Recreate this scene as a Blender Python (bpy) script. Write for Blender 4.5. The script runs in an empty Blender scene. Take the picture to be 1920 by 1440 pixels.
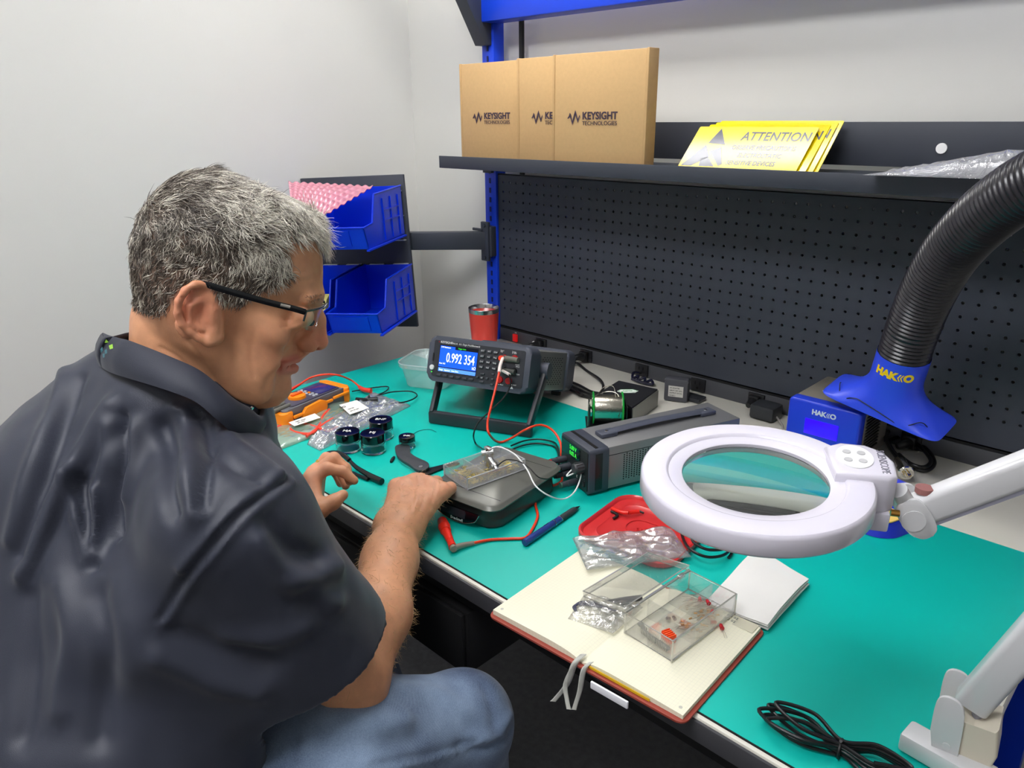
import bpy, bmesh, math, random
import numpy as np
from mathutils import Matrix, Vector, noise
from mathutils.bvhtree import BVHTree
random.seed(7); rng = np.random.default_rng(7)
SC = bpy.context.scene; COL = SC.collection
PI = math.pi

# ---------------------------------------------------------------- camera
FPX = 1409.4                                   # focal length in pixels of the 1920 wide frame
CAM = Vector((1.5171, -1.5105, 1.3872))
RT = Vector((0.7142311, 0.69983736, -0.0100798)); UP = Vector((-0.22889938, 0.24716839, 0.94154812)); FW = Vector((-0.66142196, 0.67017569, -0.33672769))
cam_d = bpy.data.cameras.new('camera'); cam_o = bpy.data.objects.new('camera', cam_d); COL.objects.link(cam_o)
cam_d.sensor_width = 36.0; cam_d.sensor_fit = 'HORIZONTAL'; cam_d.lens = FPX / 1920 * 36; cam_d.clip_start = 0.02
cam_o.matrix_world = Matrix(((RT.x, UP.x, -FW.x, CAM.x), (RT.y, UP.y, -FW.y, CAM.y), (RT.z, UP.z, -FW.z, CAM.z), (0, 0, 0, 1)))
SC.camera = cam_o
# ---------------------------------------------------------------- world, exposure
w = bpy.data.worlds.new('world'); SC.world = w; w.use_nodes = True
w.node_tree.nodes['Background'].inputs[0].default_value = (0.9, 0.95, 1.0, 1); w.node_tree.nodes['Background'].inputs[1].default_value = 0.15
SC.view_settings.view_transform = 'Standard'; SC.view_settings.look = 'None'; SC.view_settings.gamma = 1; SC.view_settings.use_curve_mapping = False
SC.view_settings.exposure = 0.04
SC.cycles.max_bounces = 10; SC.cycles.transparent_max_bounces = 24; SC.cycles.transmission_bounces = 8
SC.cycles.sample_clamp_indirect = 6.0
TUBE_POWER = 8.6                               # emission strength of the ceiling tubes
BENCH_POWER = 30.0                             # emission strength of the light over the bench
# fixtures: centre x, y, length along x
FIXTURES = [(0.95, -1.95, 4.2), (0.2, -0.42, 0.9), (2.7, -2.6, 0.25), (0.6, -3.5, 0.9), (2.4, -4.2, 0.25)]       # and brightness factor

# ---------------------------------------------------------------- rays through the photograph's pixels, used to find places on real planes
def ray(px, py): return FW + RT * ((px - 960) / FPX) + UP * ((720 - py) / FPX)
def at(px, py, t): return CAM + ray(px, py) * t
def onz(px, py, z):
    d = ray(px, py); return CAM + d * ((z - CAM.z) / d.z)
def ony(px, py, y):
    d = ray(px, py); return CAM + d * ((y - CAM.y) / d.y)
def onx(px, py, x):
    d = ray(px, py); return CAM + d * ((x - CAM.x) / d.x)
def V(*a): return Vector(a)

# ---------------------------------------------------------------- materials
def srgb(r, g, b):
    f = lambda c: (c / 255 / 12.92) if c / 255 <= 0.04045 else ((c / 255 + 0.055) / 1.055) ** 2.4
    return (f(r), f(g), f(b), 1)
MATS = {}
def mat(name, col, rough=0.5, metal=0.0, bump=0.0, bscale=200.0, var=0.0, vscale=20.0, spec=0.5, coat=0.0, emit=None, estr=1.0, sheen=0.0, sss=0.0, trans=0.0, ior=1.45, alpha=1.0):
    if name in MATS: return MATS[name]
    m = bpy.data.materials.new(name); m.use_nodes = True; MATS[name] = m
    nt = m.node_tree; N = nt.nodes; L = nt.links; b = N['Principled BSDF']
    c = srgb(*col) if len(col) == 3 else col
    b.inputs['Base Color'].default_value = c; b.inputs['Roughness'].default_value = rough; b.inputs['Metallic'].default_value = metal
    b.inputs['Specular IOR Level'].default_value = spec; b.inputs['IOR'].default_value = ior
    b.inputs['Coat Weight'].default_value = coat; b.inputs['Coat Roughness'].default_value = 0.08
    b.inputs['Sheen Weight'].default_value = sheen; b.inputs['Transmission Weight'].default_value = trans; b.inputs['Alpha'].default_value = alpha
    if sss: b.inputs['Subsurface Weight'].default_value = sss; b.inputs['Subsurface Radius'].default_value = (0.006, 0.0025, 0.0012); b.inputs['Subsurface Scale'].default_value = 1.0
    if emit: b.inputs['Emission Color'].default_value = srgb(*emit); b.inputs['Emission Strength'].default_value = estr
    tc = N.new('ShaderNodeTexCoord')
    if var:
        n = N.new('ShaderNodeTexNoise'); n.inputs['Scale'].default_value = vscale; n.inputs['Detail'].default_value = 5; L.new(tc.outputs['Object'], n.inputs['Vector'])
        r = N.new('ShaderNodeMapRange'); r.inputs['From Min'].default_value = 0.3; r.inputs['From Max'].default_value = 0.7; r.inputs['To Min'].default_value = 1 - var; r.inputs['To Max'].default_value = 1 + var
        L.new(n.outputs['Fac'], r.inputs['Value'])
        mx = N.new('ShaderNodeVectorMath'); mx.operation = 'SCALE'; mx.inputs[0].default_value = c[:3]; L.new(r.outputs[0], mx.inputs['Scale']); L.new(mx.outputs[0], b.inputs['Base Color'])
    if bump:
        n = N.new('ShaderNodeTexNoise'); n.inputs['Scale'].default_value = bscale; n.inputs['Detail'].default_value = 3; L.new(tc.outputs['Object'], n.inputs['Vector'])
        bp = N.new('ShaderNodeBump'); bp.inputs['Strength'].default_value = bump; bp.inputs['Distance'].default_value = 0.001; L.new(n.outputs['Fac'], bp.inputs['Height']); L.new(bp.outputs[0], b.inputs['Normal'])
    return m
def film(name, tint=(1, 1, 1), fac=0.12, edge=0.4, rough=0.08, haze=0.0, hazecol=(0.8, 0.85, 0.85), wrinkle=0.0, wscale=60, frost=0.0):
    """thin clear plastic: mostly transparent, a glossy film over it, and a little diffuse haze"""
    if name in MATS: return MATS[name]
    m = bpy.data.materials.new(name); m.use_nodes = True; MATS[name] = m
    nt = m.node_tree; N = nt.nodes; L = nt.links; N.remove(N['Principled BSDF']); out = N['Material Output']
    tr = N.new('ShaderNodeBsdfTransparent'); tr.inputs[0].default_value = (*tint, 1)
    gl = N.new('ShaderNodeBsdfGlossy'); gl.inputs['Roughness'].default_value = rough
    df = N.new('ShaderNodeBsdfDiffuse'); df.inputs[0].default_value = (*hazecol, 1)
    lw = N.new('ShaderNodeLayerWeight'); lw.inputs['Blend'].default_value = 0.35
    mr = N.new('ShaderNodeMapRange'); mr.inputs['To Min'].default_value = fac; mr.inputs['To Max'].default_value = min(1, fac + edge); L.new(lw.outputs['Facing'], mr.inputs['Value'])
    m1 = N.new('ShaderNodeMixShader'); m1.inputs[0].default_value = haze; L.new(tr.outputs[0], m1.inputs[1]); L.new(df.outputs[0], m1.inputs[2])
    m2 = N.new('ShaderNodeMixShader'); L.new(mr.outputs[0], m2.inputs[0]); L.new(m1.outputs[0], m2.inputs[1]); L.new(gl.outputs[0], m2.inputs[2]); L.new(m2.outputs[0], out.inputs['Surface'])
    if wrinkle:
        tc = N.new('ShaderNodeTexCoord'); n = N.new('ShaderNodeTexNoise'); n.inputs['Scale'].default_value = wscale; n.inputs['Detail'].default_value = 4; n.inputs['Distortion'].default_value = 1.5
        L.new(tc.outputs['Object'], n.inputs['Vector']); bp = N.new('ShaderNodeBump'); bp.inputs['Strength'].default_value = wrinkle; bp.inputs['Distance'].default_value = 0.01
        L.new(n.outputs['Fac'], bp.inputs['Height']); L.new(bp.outputs[0], gl.inputs['Normal']); L.new(bp.outputs[0], df.inputs['Normal'])
    return m

# ---------------------------------------------------------------- object helpers
FRAME = {}
def props(o, label=None, cat=None, group=None, kind=None):
    if label: o['label'] = label
    if cat: o['category'] = cat
    if group: o['group'] = group
    if kind: o['kind'] = kind
    return o
def thing(name, label, cat, loc=(0, 0, 0), rotz=0.0, group=None, M=None):
    o = bpy.data.objects.new(name, None); COL.objects.link(o); o.empty_display_size = 0.02
    m = M if M is not None else Matrix.Translation(Vector(loc)) @ Matrix.Rotation(rotz, 4, 'Z')
    o.matrix_world = m; FRAME[o.name] = m.copy(); props(o, label, cat, group); return o
def frame_of(o):
    while o is not None:
        if o.name in FRAME: return FRAME[o.name]
        o = o.parent
    return Matrix.Identity(4)
def axes(o, x, y, z):
    """matrix from an origin and three axis vectors"""
    return Matrix(((x[0], y[0], z[0], o[0]), (x[1], y[1], z[1], o[1]), (x[2], y[2], z[2], o[2]), (0, 0, 0, 1)))
def look(o, zdir, xhint=(1, 0, 0)):
    z = Vector(zdir).normalized(); x = Vector(xhint); x = (x - z * x.dot(z))
    if x.length < 1e-5: x = Vector((0, 1, 0)) - z * z.y
    x.normalize(); return axes(o, x, z.cross(x), z)
def catmull(pts, per=8, closed=False):
    P = [Vector(p) for p in pts]; n = len(P); out = []
    if n < 3 and not closed:
        return [P[0].lerp(P[-1], i / per) for i in range(per + 1)]
    rngi = range(n) if closed else range(n - 1)
    for i in rngi:
        g = (lambda k: P[k % n]) if closed else (lambda k: P[max(0, min(n - 1, k))])
        a, b, c, d = g(i - 1), g(i), g(i + 1), g(i + 2)
        for j in range(per):
            t = j / per
            out.append(0.5 * ((2 * b) + (c - a) * t + (2 * a - 5 * b + 4 * c - d) * t * t + (3 * b - a - 3 * c + d) * t ** 3))
    if not closed: out.append(P[-1].copy())
    return out
class B:
    def __init__(s): s.bm = bmesh.new(); s.M = Matrix.Identity(4)
    def _mark(s): return set(s.bm.verts)
    def _xf(s, vs, M): bmesh.ops.transform(s.bm, matrix=s.M @ M, verts=vs)
    def box(s, c, d, bev=0.0, M=None, seg=2):
        r = bmesh.ops.create_cube(s.bm, size=1.0); vs = r['verts']
        bmesh.ops.transform(s.bm, matrix=Matrix.Diagonal((*d, 1)), verts=vs)
        if bev:
            es = {e for v in vs for e in v.link_edges}
            rr = bmesh.ops.bevel(s.bm, geom=list(es), offset=min(bev, min(d) * 0.49), segments=seg, affect='EDGES', profile=0.5); 
            fs = set(rr['faces']); allv = set(rr['verts'])
            # collect whole island
            st = list(allv); seen = set(st)
            while st:
                v = st.pop()
                for e in v.link_edges:
                    o = e.other_vert(v)
                    if o not in seen: seen.add(o); st.append(o)
            vs = list(seen)
        s._xf(vs, (M or Matrix.Identity(4)) @ Matrix.Translation(Vector(c))); return s
    def ring_loft(s, rings, cap0=True, cap1=True, closed=True):
        n = len(rings[0]); R = [[s.bm.verts.new(s.M @ Vector(p)) for p in r] for r in rings]
        for a, b in zip(R, R[1:]):
            for i in range(n if closed else n - 1):
                j = (i + 1) % n
                try: s.bm.faces.new((a[i], a[j], b[j], b[i]))
                except ValueError: pass
        if cap0 and closed: s.bm.faces.new(list(reversed(R[0])))
        if cap1 and closed: s.bm.faces.new(R[-1])
        return s
    def lathe(s, prof, n=32, M=None, cap0=True, cap1=True):
        M = M or Matrix.Identity(4)
        return s.ring_loft([[M @ Vector((r * math.cos(2 * PI * i / n), r * math.sin(2 * PI * i / n), z)) for i in range(n)] for r, z in prof], cap0, cap1)
    def cyl(s, p0, p1, r0, r1=None, n=20):
        p0 = Vector(p0); p1 = Vector(p1); M = look(p0, p1 - p0); L = (p1 - p0).length
        return s.lathe([(r0, 0), (r1 if r1 is not None else r0, L)], n, M)
    def tube(s, pts, r, n=8, per=8, closed=False, flat=None, raw=False):
        """round (or flat: (half width, half thickness)) tube along smooth points; r may be a function of 0..1"""
        P = pts if raw else catmull(pts, per, closed); m = len(P); rings = []; prev = None
        for i, p in enumerate(P):
            a = P[(i - 1) % m] if closed or i > 0 else P[0]; b = P[(i + 1) % m] if closed or i < m - 1 else P[-1]
            t = (Vector(b) - Vector(a)); t = t.normalized() if t.length > 1e-9 else Vector((0, 0, 1))
            if prev is None:
                u = t.cross(Vector((0, 0, 1)));
                if u.length < 1e-3: u = t.cross(Vector((0, 1, 0)))
            else: u = prev - t * prev.dot(t)
            u.normalize(); prev = u; v = t.cross(u); rr = r(i / max(1, m - 1)) if callable(r) else r
            if flat: rings.append([Vector(p) + u * flat[0] * math.cos(2 * PI * k / n) + v * flat[1] * math.sin(2 * PI * k / n) for k in range(n)])
            else: rings.append([Vector(p) + (u * math.cos(2 * PI * k / n) + v * math.sin(2 * PI * k / n)) * rr for k in range(n)])
        if closed:
            # match the last ring to the first
            best = min(range(n), key=lambda q: (rings[-1][q] - rings[0][0]).length); rings[-1] = rings[-1][best:] + rings[-1][:best]
            return s.ring_loft(rings + [rings[0]], False, False)
        return s.ring_loft(rings)
    def prism(s, poly, z0, z1, M=None, bev=0.0, seg=2):
        M = M or Matrix.Identity(4)
        a = [s.bm.verts.new((p[0], p[1], z0)) for p in poly]; b = [s.bm.verts.new((p[0], p[1], z1)) for p in poly]; n = len(poly)
        fs = [s.bm.faces.new(list(reversed(a))), s.bm.faces.new(b)] + [s.bm.faces.new((a[i], a[(i + 1) % n], b[(i + 1) % n], b[i])) for i in range(n)]
        vs = a + b
        if bev:
            es = list(set(fs[0].edges) | set(fs[1].edges))
            rr = bmesh.ops.bevel(s.bm, geom=es, offset=bev, segments=seg, affect='EDGES', profile=0.5)
            st = list(rr['verts']); seen = set(st)
            while st:
                v = st.pop()
                for e in v.link_edges:
                    o = e.other_vert(v)
                    if o not in seen: seen.add(o); st.append(o)
            vs = list(seen)
        s._xf(vs, M); return s
    def sphere(s, c, r, u=16, v=12, sc=(1, 1, 1), M=None):
        q = bmesh.ops.create_uvsphere(s.bm, u_segments=u, v_segments=v, radius=r)
        s._xf(q['verts'], (M or Matrix.Identity(4)) @ Matrix.Translation(Vector(c)) @ Matrix.Diagonal((*sc, 1))); return s
    def mesh(s, vf):
        vs = [s.bm.verts.new(s.M @ Vector(v)) for v in vf[0]]
        for f in vf[1]:
            try: s.bm.faces.new([vs[i] for i in f])
            except ValueError: pass
        return s
    def sheet(s, fn, nu, nv, thick=0.0):
        """a curved sheet fn(u,v)->point over 0..1, with real thickness"""
        P = [[Vector(fn(i / nu, j / nv)) for j in range(nv + 1)] for i in range(nu + 1)]
        g = lambda i, j: P[max(0, min(nu, i))][max(0, min(nv, j))]
        top = []; bot = []
        for i in range(nu + 1):
            for j in range(nv + 1):
                nrm = (g(i + 1, j) - g(i - 1, j)).cross(g(i, j + 1) - g(i, j - 1)); nrm = nrm.normalized() if nrm.length > 1e-12 else Vector((0, 0, 1))
                top.append(s.bm.verts.new(s.M @ P[i][j])); 
                if thick: bot.append(s.bm.verts.new(s.M @ (P[i][j] - nrm * thick)))
        k = lambda i, j: i * (nv + 1) + j
        for i in range(nu):
            for j in range(nv):
                s.bm.faces.new((top[k(i, j)], top[k(i + 1, j)], top[k(i + 1, j + 1)], top[k(i, j + 1)]))
                if thick: s.bm.faces.new((bot[k(i, j)], bot[k(i, j + 1)], bot[k(i + 1, j + 1)], bot[k(i + 1, j)]))
        if thick:
            edge = [(i, 0) for i in range(nu)] + [(nu, j) for j in range(nv)] + [(i, nv) for i in range(nu, 0, -1)] + [(0, j) for j in range(nv, 0, -1)]
            for a, b in zip(edge, edge[1:] + edge[:1]):
                s.bm.faces.new((top[k(*a)], bot[k(*a)], bot[k(*b)], top[k(*b)]))
        return s
    def done(s, name, m, parent=None, ws=False, ang=35, smooth=True, **kw):
        if ws and parent is not None: bmesh.ops.transform(s.bm, matrix=frame_of(parent).inverted(), verts=s.bm.verts)
        bmesh.ops.recalc_face_normals(s.bm, faces=s.bm.faces)
        me = bpy.data.meshes.new(name); s.bm.to_mesh(me); s.bm.free()
        if smooth: me.shade_smooth(); me.set_sharp_from_angle(angle=math.radians(ang))
        for x in (m if isinstance(m, (list, tuple)) else [m]): me.materials.append(x)
        o = bpy.data.objects.new(name, me); COL.objects.link(o)
        if parent is not None: o.parent = parent
        return props(o, **kw) if kw else o
def text_geo(s, size, off=0.0, ext=0.0002, align='LEFT', xs=1.0, sp=1.0, shear=0.0):
    cu = bpy.data.curves.new('t', 'FONT'); cu.body = s; cu.size = size; cu.offset = off; cu.extrude = ext; cu.align_x = align; cu.align_y = 'CENTER'; cu.resolution_u = 3; cu.space_character = sp; cu.shear = shear
    o = bpy.data.objects.new('t', cu); COL.objects.link(o); dg = bpy.context.evaluated_depsgraph_get(); dg.update(); me = bpy.data.meshes.new_from_object(o.evaluated_get(dg))
    v = [(a.co.x * xs, a.co.y, a.co.z) for a in me.vertices]; f = [list(p.vertices) for p in me.polygons]
    bpy.data.objects.remove(o); bpy.data.curves.remove(cu); bpy.data.meshes.remove(me); return v, f
def letter(b, s, M, size, **k):
    v, f = text_geo(s, size, **k); b.mesh(([M @ Vector(p) for p in v], f)); return b
def rrect(w, h, r, n=5, cx=0, cy=0):
    """rounded rectangle polygon"""
    o = []
    for (sx, sy, a0) in ((1, 1, 0), (-1, 1, 90), (-1, -1, 180), (1, -1, 270)):
        for i in range(n + 1):
            a = math.radians(a0 + 90 * i / n); o.append((cx + sx * (w / 2 - r) + r * math.cos(a), cy + sy * (h / 2 - r) + r * math.sin(a)))
    return o
def copy_tree(o, parent=None):
    c = o.copy(); COL.objects.link(c); c.parent = parent
    for ch in list(o.children): copy_tree(ch, c)
    return c
# ================================================================ the room
WALLW = mat('wall_paint', (222, 221, 216), 0.85, bump=0.08, bscale=250, var=0.012, vscale=3)
FLOORM = mat('floor_carpet', (92, 92, 94), 0.95, bump=0.6, bscale=400, var=0.15, vscale=60)
CEILM = mat('ceiling_tile', (225, 225, 220), 0.9, bump=0.2, bscale=300)
X0, X1, Y0, Y1, H = -0.455, 3.6, -5.0, 0.06, 2.7
def struct(name, b, m): o = b.done(name, m, smooth=False); o['kind'] = 'structure'; return o
struct('floor', B().box(((X0 + X1) / 2, (Y0 + Y1) / 2, -0.05), (X1 - X0, Y1 - Y0, 0.1)), FLOORM)
struct('wall_back', B().box(((X0 + X1) / 2, Y1 + 0.05, H / 2), (X1 - X0 + 0.2, 0.1, H)), WALLW)
struct('wall_left', B().box((X0 - 0.05, (Y0 + Y1) / 2, H / 2), (0.1, Y1 - Y0, H)), WALLW)
struct('wall_right', B().box((X1 + 0.05, (Y0 + Y1) / 2, H / 2), (0.1, Y1 - Y0, H)), WALLW)
struct('wall_front', B().box(((X0 + X1) / 2, Y0 - 0.05, H / 2), (X1 - X0 + 0.2, 0.1, H)), WALLW)
struct('ceiling', B().box(((X0 + X1) / 2, (Y0 + Y1) / 2, H + 0.05), (X1 - X0 + 0.2, Y1 - Y0 + 0.2, 0.1)), CEILM)
struct('baseboard_left', B().box((X0 + 0.006, (Y0 + Y1) / 2, 0.05), (0.012, Y1 - Y0, 0.1)), mat('base_trim', (70, 70, 74), 0.6))
struct('baseboard_back', B().box(((X0 + X1) / 2, Y1 - 0.006, 0.05), (X1 - X0 - 0.03, 0.012, 0.1)), MATS['base_trim'])
for i, (fx, fy, fk) in enumerate(FIXTURES):
    TUBEM = mat('tube_glow_%d' % i, (255, 255, 255), 0.5, emit=(252, 252, 255), estr=TUBE_POWER * fk)
    t = thing('ceiling_light', ['recessed tube light in the ceiling above the seated man', 'recessed tube light in the ceiling above the corner of the bench', 'recessed tube light in the ceiling above the right end of the bench', 'recessed tube light in the ceiling at the back of the room, left', 'recessed tube light in the ceiling at the back of the room, right'][i], 'ceiling light', (fx, fy, H))
    B().box((0, 0, -0.006), (1.24, 0.64, 0.012), 0.003).done('frame', mat('fixture_white', (235, 235, 235), 0.4), t)
    for k in range(4): B().box((0, -0.225 + 0.15 * k, -0.018), (1.16, 0.07, 0.012), 0.003).done('tube', TUBEM, t)

# ================================================================ workbench
DARK = mat('charcoal_powder_coat', (56, 60, 70), 0.48, bump=0.25, bscale=900)
DARK2 = mat('charcoal_strip', (70, 71, 76), 0.5, bump=0.15, bscale=900)
BLUE = mat('blue_frame_paint', (18, 62, 205), 0.35)
LAM = mat('grey_white_laminate', (226, 222, 210), 0.4, var=0.01)
BLK = mat('black_plastic', (22, 22, 24), 0.4)
BLKM = mat('black_matte', (14, 14, 16), 0.8)
EDGE = mat('edge_band', (62, 62, 66), 0.5)
STEEL = mat('bright_steel', (200, 200, 200), 0.22, 1.0)
wb = thing('workbench', 'long steel-framed workbench with pale top, charcoal pegboard back and blue uprights', 'workbench', (0.85, -0.45, 0))
LX, RX = -0.088, 1.436; FY = -0.9025
B().box(((LX + RX) / 2, (FY + 0.02) / 2, 0.745), (RX - LX, 0.02 - FY, 0.03), 0.002).done('worktop', LAM, wb, ws=True)
eb = B().box(((LX + RX) / 2, FY - 0.002, 0.7435), (RX - LX, 0.004, 0.027), 0.001).done('edge_trim', EDGE, wb, ws=True)
B().box(((LX + RX) / 2, FY + 0.05, 0.705), (RX - LX - 0.06, 0.04, 0.048), 0.002).done('apron', BLKM, wb, ws=True)
B().box(((LX + RX) / 2, -0.02, 0.705), (RX - LX - 0.06, 0.04, 0.048), 0.002).done('apron', BLKM, wb, ws=True)
# uprights with slotted face
def upright(x):
    b = B().box((x, 0.012, 0.85), (0.045, 0.04, 1.7), 0.003)
    o = b.done('upright', BLUE, wb, ws=True)
    s = B()
    for k in range(34): s.box((x, -0.0085, 0.80 + 0.026 * k), (0.006, 0.002, 0.014))
    s.done('slot', mat('slot_dark', (8, 20, 80), 0.6), o, ws=True); return o
upright(-0.043); upright(1.402)
for x in (-0.043, 1.402):
    B().box((x, -0.45, 0.715), (0.05, 0.86, 0.028), 0.003).box((x, -0.82, 0.36), (0.05, 0.05, 0.7), 0.003).done('leg_frame', BLUE, wb, ws=True)
    B().box((x, -0.42, 0.02), (0.05, 0.9, 0.04), 0.003).done('foot_rail', BLUE, wb, ws=True)
B().box((0.68, -0.012, 1.655), (1.49, 0.06, 0.085), 0.004).done('top_beam', BLUE, wb, ws=True)
B().box((0.045, 0.03, 1.2), (0.01, 0.01, 0.9)).done('cable_conduit', BLK, wb, ws=True)
# cantilever bracket
def bracket(x):
    pr = [(-0.03, 1.56), (0.0, 1.56), (0.0, 1.72), (-0.34, 2.11), (-0.36, 2.09), (-0.36, 2.06), (-0.13, 1.72)]
    M = axes((x, 0, 0), (0, 1, 0), (0, 0, 1), (1, 0, 0))
    return B().prism(pr, -0.02, 0.02, M, 0.002).done('light_bracket', DARK, wb, ws=True)
bracket(-0.048); bracket(1.402)
ol_ = thing('overhead_light', 'long bench light carried by the charcoal brackets above the workbench', 'light', (0.68, -0.33, 2.03))
B().box((0, 0, 0.03), (1.36, 0.22, 0.045), 0.004).done('housing', MATS['fixture_white'], ol_)
BTM = mat('bench_tube_glow', (255, 255, 255), 0.5, emit=(255, 253, 248), estr=BENCH_POWER)
for k in range(3): B().box((-0.33, -0.06 + 0.06 * k, 0.003), (0.62, 0.028, 0.008), 0.002).done('tube', BTM, ol_)
# pegboard with real round recesses
PX0, PX1, PZ0, PZ1 = -0.022, 1.382, 0.803, 1.235
def pegboard():
    b = B(); bm = b.bm; p = 0.0254; nx = 54; nz = 15; ox, oz = 0.0, 1.213 - 14 * p
    q = 8
    def cell(cx, cz):
        a = p / 2; outer = [(a, a), (0, a), (-a, a), (-a, 0), (-a, -a), (0, -a), (a, -a), (a, 0)]
        o = [bm.verts.new((cx + x, 0, cz + z)) for x, z in outer]
        r = 0.0032; h = [bm.verts.new((cx + r * math.cos(PI / 4 + 2 * PI * i / 8), 0, cz + r * math.sin(PI / 4 + 2 * PI * i / 8))) for i in range(8)]
        g = [bm.verts.new((v.co.x, 0.0035, v.co.z)) for v in h]
        for i in range(8):
            j = (i + 1) % 8; bm.faces.new((o[i], o[j], h[j], h[i])); bm.faces.new((h[i], h[j], g[j], g[i]))
    for i in range(nx):
        for k in range(nz): cell(ox + i * p, oz + k * p)
    bmesh.ops.remove_doubles(bm, verts=bm.verts, dist=0.0001)
    a = p / 2; gx0, gx1, gz0, gz1 = -a, (nx - 1) * p + a, oz - a, oz + (nz - 1) * p + a
    def rect(x0, x1, z0, z1):
        if x1 > x0 and z1 > z0: bm.faces.new([bm.verts.new(v) for v in ((x0, 0, z0), (x1, 0, z0), (x1, 0, z1), (x0, 0, z1))])
    rect(PX0, gx0, PZ0, PZ1); rect(gx1, PX1, PZ0, PZ1); rect(gx0, gx1, PZ0, gz0); rect(gx0, gx1, gz1, PZ1)
    # rolled edges behind the face
    b.box(((PX0 + PX1) / 2, 0.009, PZ1 - 0.001), (PX1 - PX0, 0.018, 0.002)); b.box(((PX0 + PX1) / 2, 0.009, PZ0 + 0.001), (PX1 - PX0, 0.018, 0.002)); b.box((PX0 + 0.001, 0.009, 1.02), (0.002, 0.018, PZ1 - PZ0))
    me = b.done('pegboard', DARK, wb, ws=True, smooth=False); return me
pegboard()
B().box(((PX0 + PX1) / 2, 0.004, 0.799), (PX1 - PX0, 0.004, 0.006)).done('seam_strip', BLKM, wb, ws=True)
B().box(((PX0 + PX1) / 2, 0.0065, 0.778), (PX1 - PX0, 0.013, 0.036), 0.001).done('power_strip', DARK2, wb, ws=True)
# upper riser panel and shelf
B().box((0.68, 0.006, 1.33), (1.41, 0.012, 0.078), 0.001).done('riser_panel', DARK, wb, ws=True)
sh = B().box((0.685, -0.097, 1.279), (1.43, 0.206, 0.006), 0.001).box((0.685, -0.2, 1.276), (1.43, 0.004, 0.03), 0.001).done('shelf', DARK, wb, ws=True)
B().box((-0.045, -0.012, 1.262), (0.035, 0.012, 0.05), 0.002).cyl((-0.045, -0.018, 1.262), (-0.045, -0.023, 1.262), 0.006).done('shelf_bracket', DARK, wb, ws=True)
B().cyl((1.09, -0.001, 1.325), (1.09, -0.004, 1.325), 0.009).done('round_sticker', mat('white_sticker', (240, 240, 240), 0.6), wb, ws=True)
# outlets and switch on the power strip
def outlet(x):
    o = B().box((x, -0.003, 0.779), (0.038, 0.006, 0.03), 0.001).done('outlet', mat('outlet_black', (30, 30, 33), 0.35), wb, ws=True)
    s = B()
    for dx in (-0.006, 0.006): s.box((x + dx, -0.0065, 0.784), (0.002, 0.001, 0.008))
    s.cyl((x, -0.0062, 0.772), (x, -0.007, 0.772), 0.003, n=10); s.done('socket_slot', mat('slot_black', (3, 3, 3), 0.8), o, ws=True)
for x in (0.147, 0.309, 0.489, 0.651, 0.80, 1.127, 1.30): outlet(x)
sw = B().box((0.044, -0.003, 0.776), (0.016, 0.006, 0.022), 0.001).done('power_switch', mat('switch_red', (190, 20, 24), 0.3, emit=(255, 30, 30), estr=0.25), wb, ws=True)
B().cyl((0.118, 0, 0.777), (0.118, -0.006, 0.777), 0.004).done('breaker_button', mat('button_white', (235, 235, 235), 0.4), wb, ws=True)
lt = B(); letter(lt, 'ON', axes((0.044, -0.0005, 0.7905), (1, 0, 0), (0, 0, 1), (0, -1, 0)), 0.005, align='CENTER'); lt.done('lettering', MATS['button_white'], wb, ws=True)
B().box((1.49, -0.42, 0.60), (0.05, 0.95, 0.05), 0.003).box((1.49, -0.62, 0.35), (0.05, 0.05, 0.5), 0.003).done('side_rail', BLUE, wb, ws=True)
B().tube([(1.44, -0.72, 0.66), (1.50, -0.64, 0.665), (1.60, -0.52, 0.66), (1.7, -0.45, 0.5)], 0.007, n=10).done('mains_cable', BLK, wb, ws=True)
# swing arm with tilting panel for the bins
B().box((-0.043, -0.018, 1.05), (0.042, 0.022, 0.085), 0.003).box((-0.043, -0.03, 1.05), (0.03, 0.01, 0.11), 0.002).cyl((-0.043, -0.034, 1.095), (-0.043, -0.039, 1.095), 0.006).cyl((-0.043, -0.034, 1.005), (-0.043, -0.039, 1.005), 0.006).done('arm_clamp', DARK, wb, ws=True)
PA = Vector((-0.20, -0.165, 0))
A0 = Vector((-0.055, -0.03, 1.052)); A1 = Vector((PA.x, PA.y + 0.0, 1.052))
d = (A1 - A0); M = look(A0, d, (0, 0, 1)); L = d.length
B().box((0, 0, L / 2), (0.05, 0.028, L + 0.03), 0.003, M=M).done('swing_arm', DARK, wb, ws=True)
ck = B(); ck.box((-0.07, -0.035, 1.082), (0.04, 0.006, 0.008), 0.002); ck.done('arm_lock_lever', DARK, wb, ws=True)

# green mat
MATG = mat('green_rubber_mat', (0, 186, 172), 0.42, bump=0.12, bscale=1500, var=0.02, vscale=8, spec=0.4)
b = B(); b.box((0.672, -0.588, 0.7612), (1.52, 0.616, 0.0024), 0.0008); em = b.done('esd_mat', MATG, ang=30)
props(em, 'teal green rubber work mat covering the front of the bench top', 'mat')
b = B(); b.box((0.672, -0.8965, 0.7610), (1.52, 0.0015, 0.002)); b.done('mat_edge', BLKM, em)
# drawer box under the bench
dr = thing('drawer_box', 'black drawer box hung under the left half of the workbench', 'drawer', (0.42, -0.83, 0.56))
B().box((0.42, -0.825, 0.6245), (0.76, 0.12, 0.111), 0.003).done('body', BLKM, dr, ws=True)
B().box((0.42, -0.889, 0.6245), (0.75, 0.008, 0.105), 0.002).done('drawer_front', BLKM, dr, ws=True)
B().box((0.42, -0.9, 0.65), (0.12, 0.014, 0.012), 0.003).done('handle', DARK, dr, ws=True)
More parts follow.
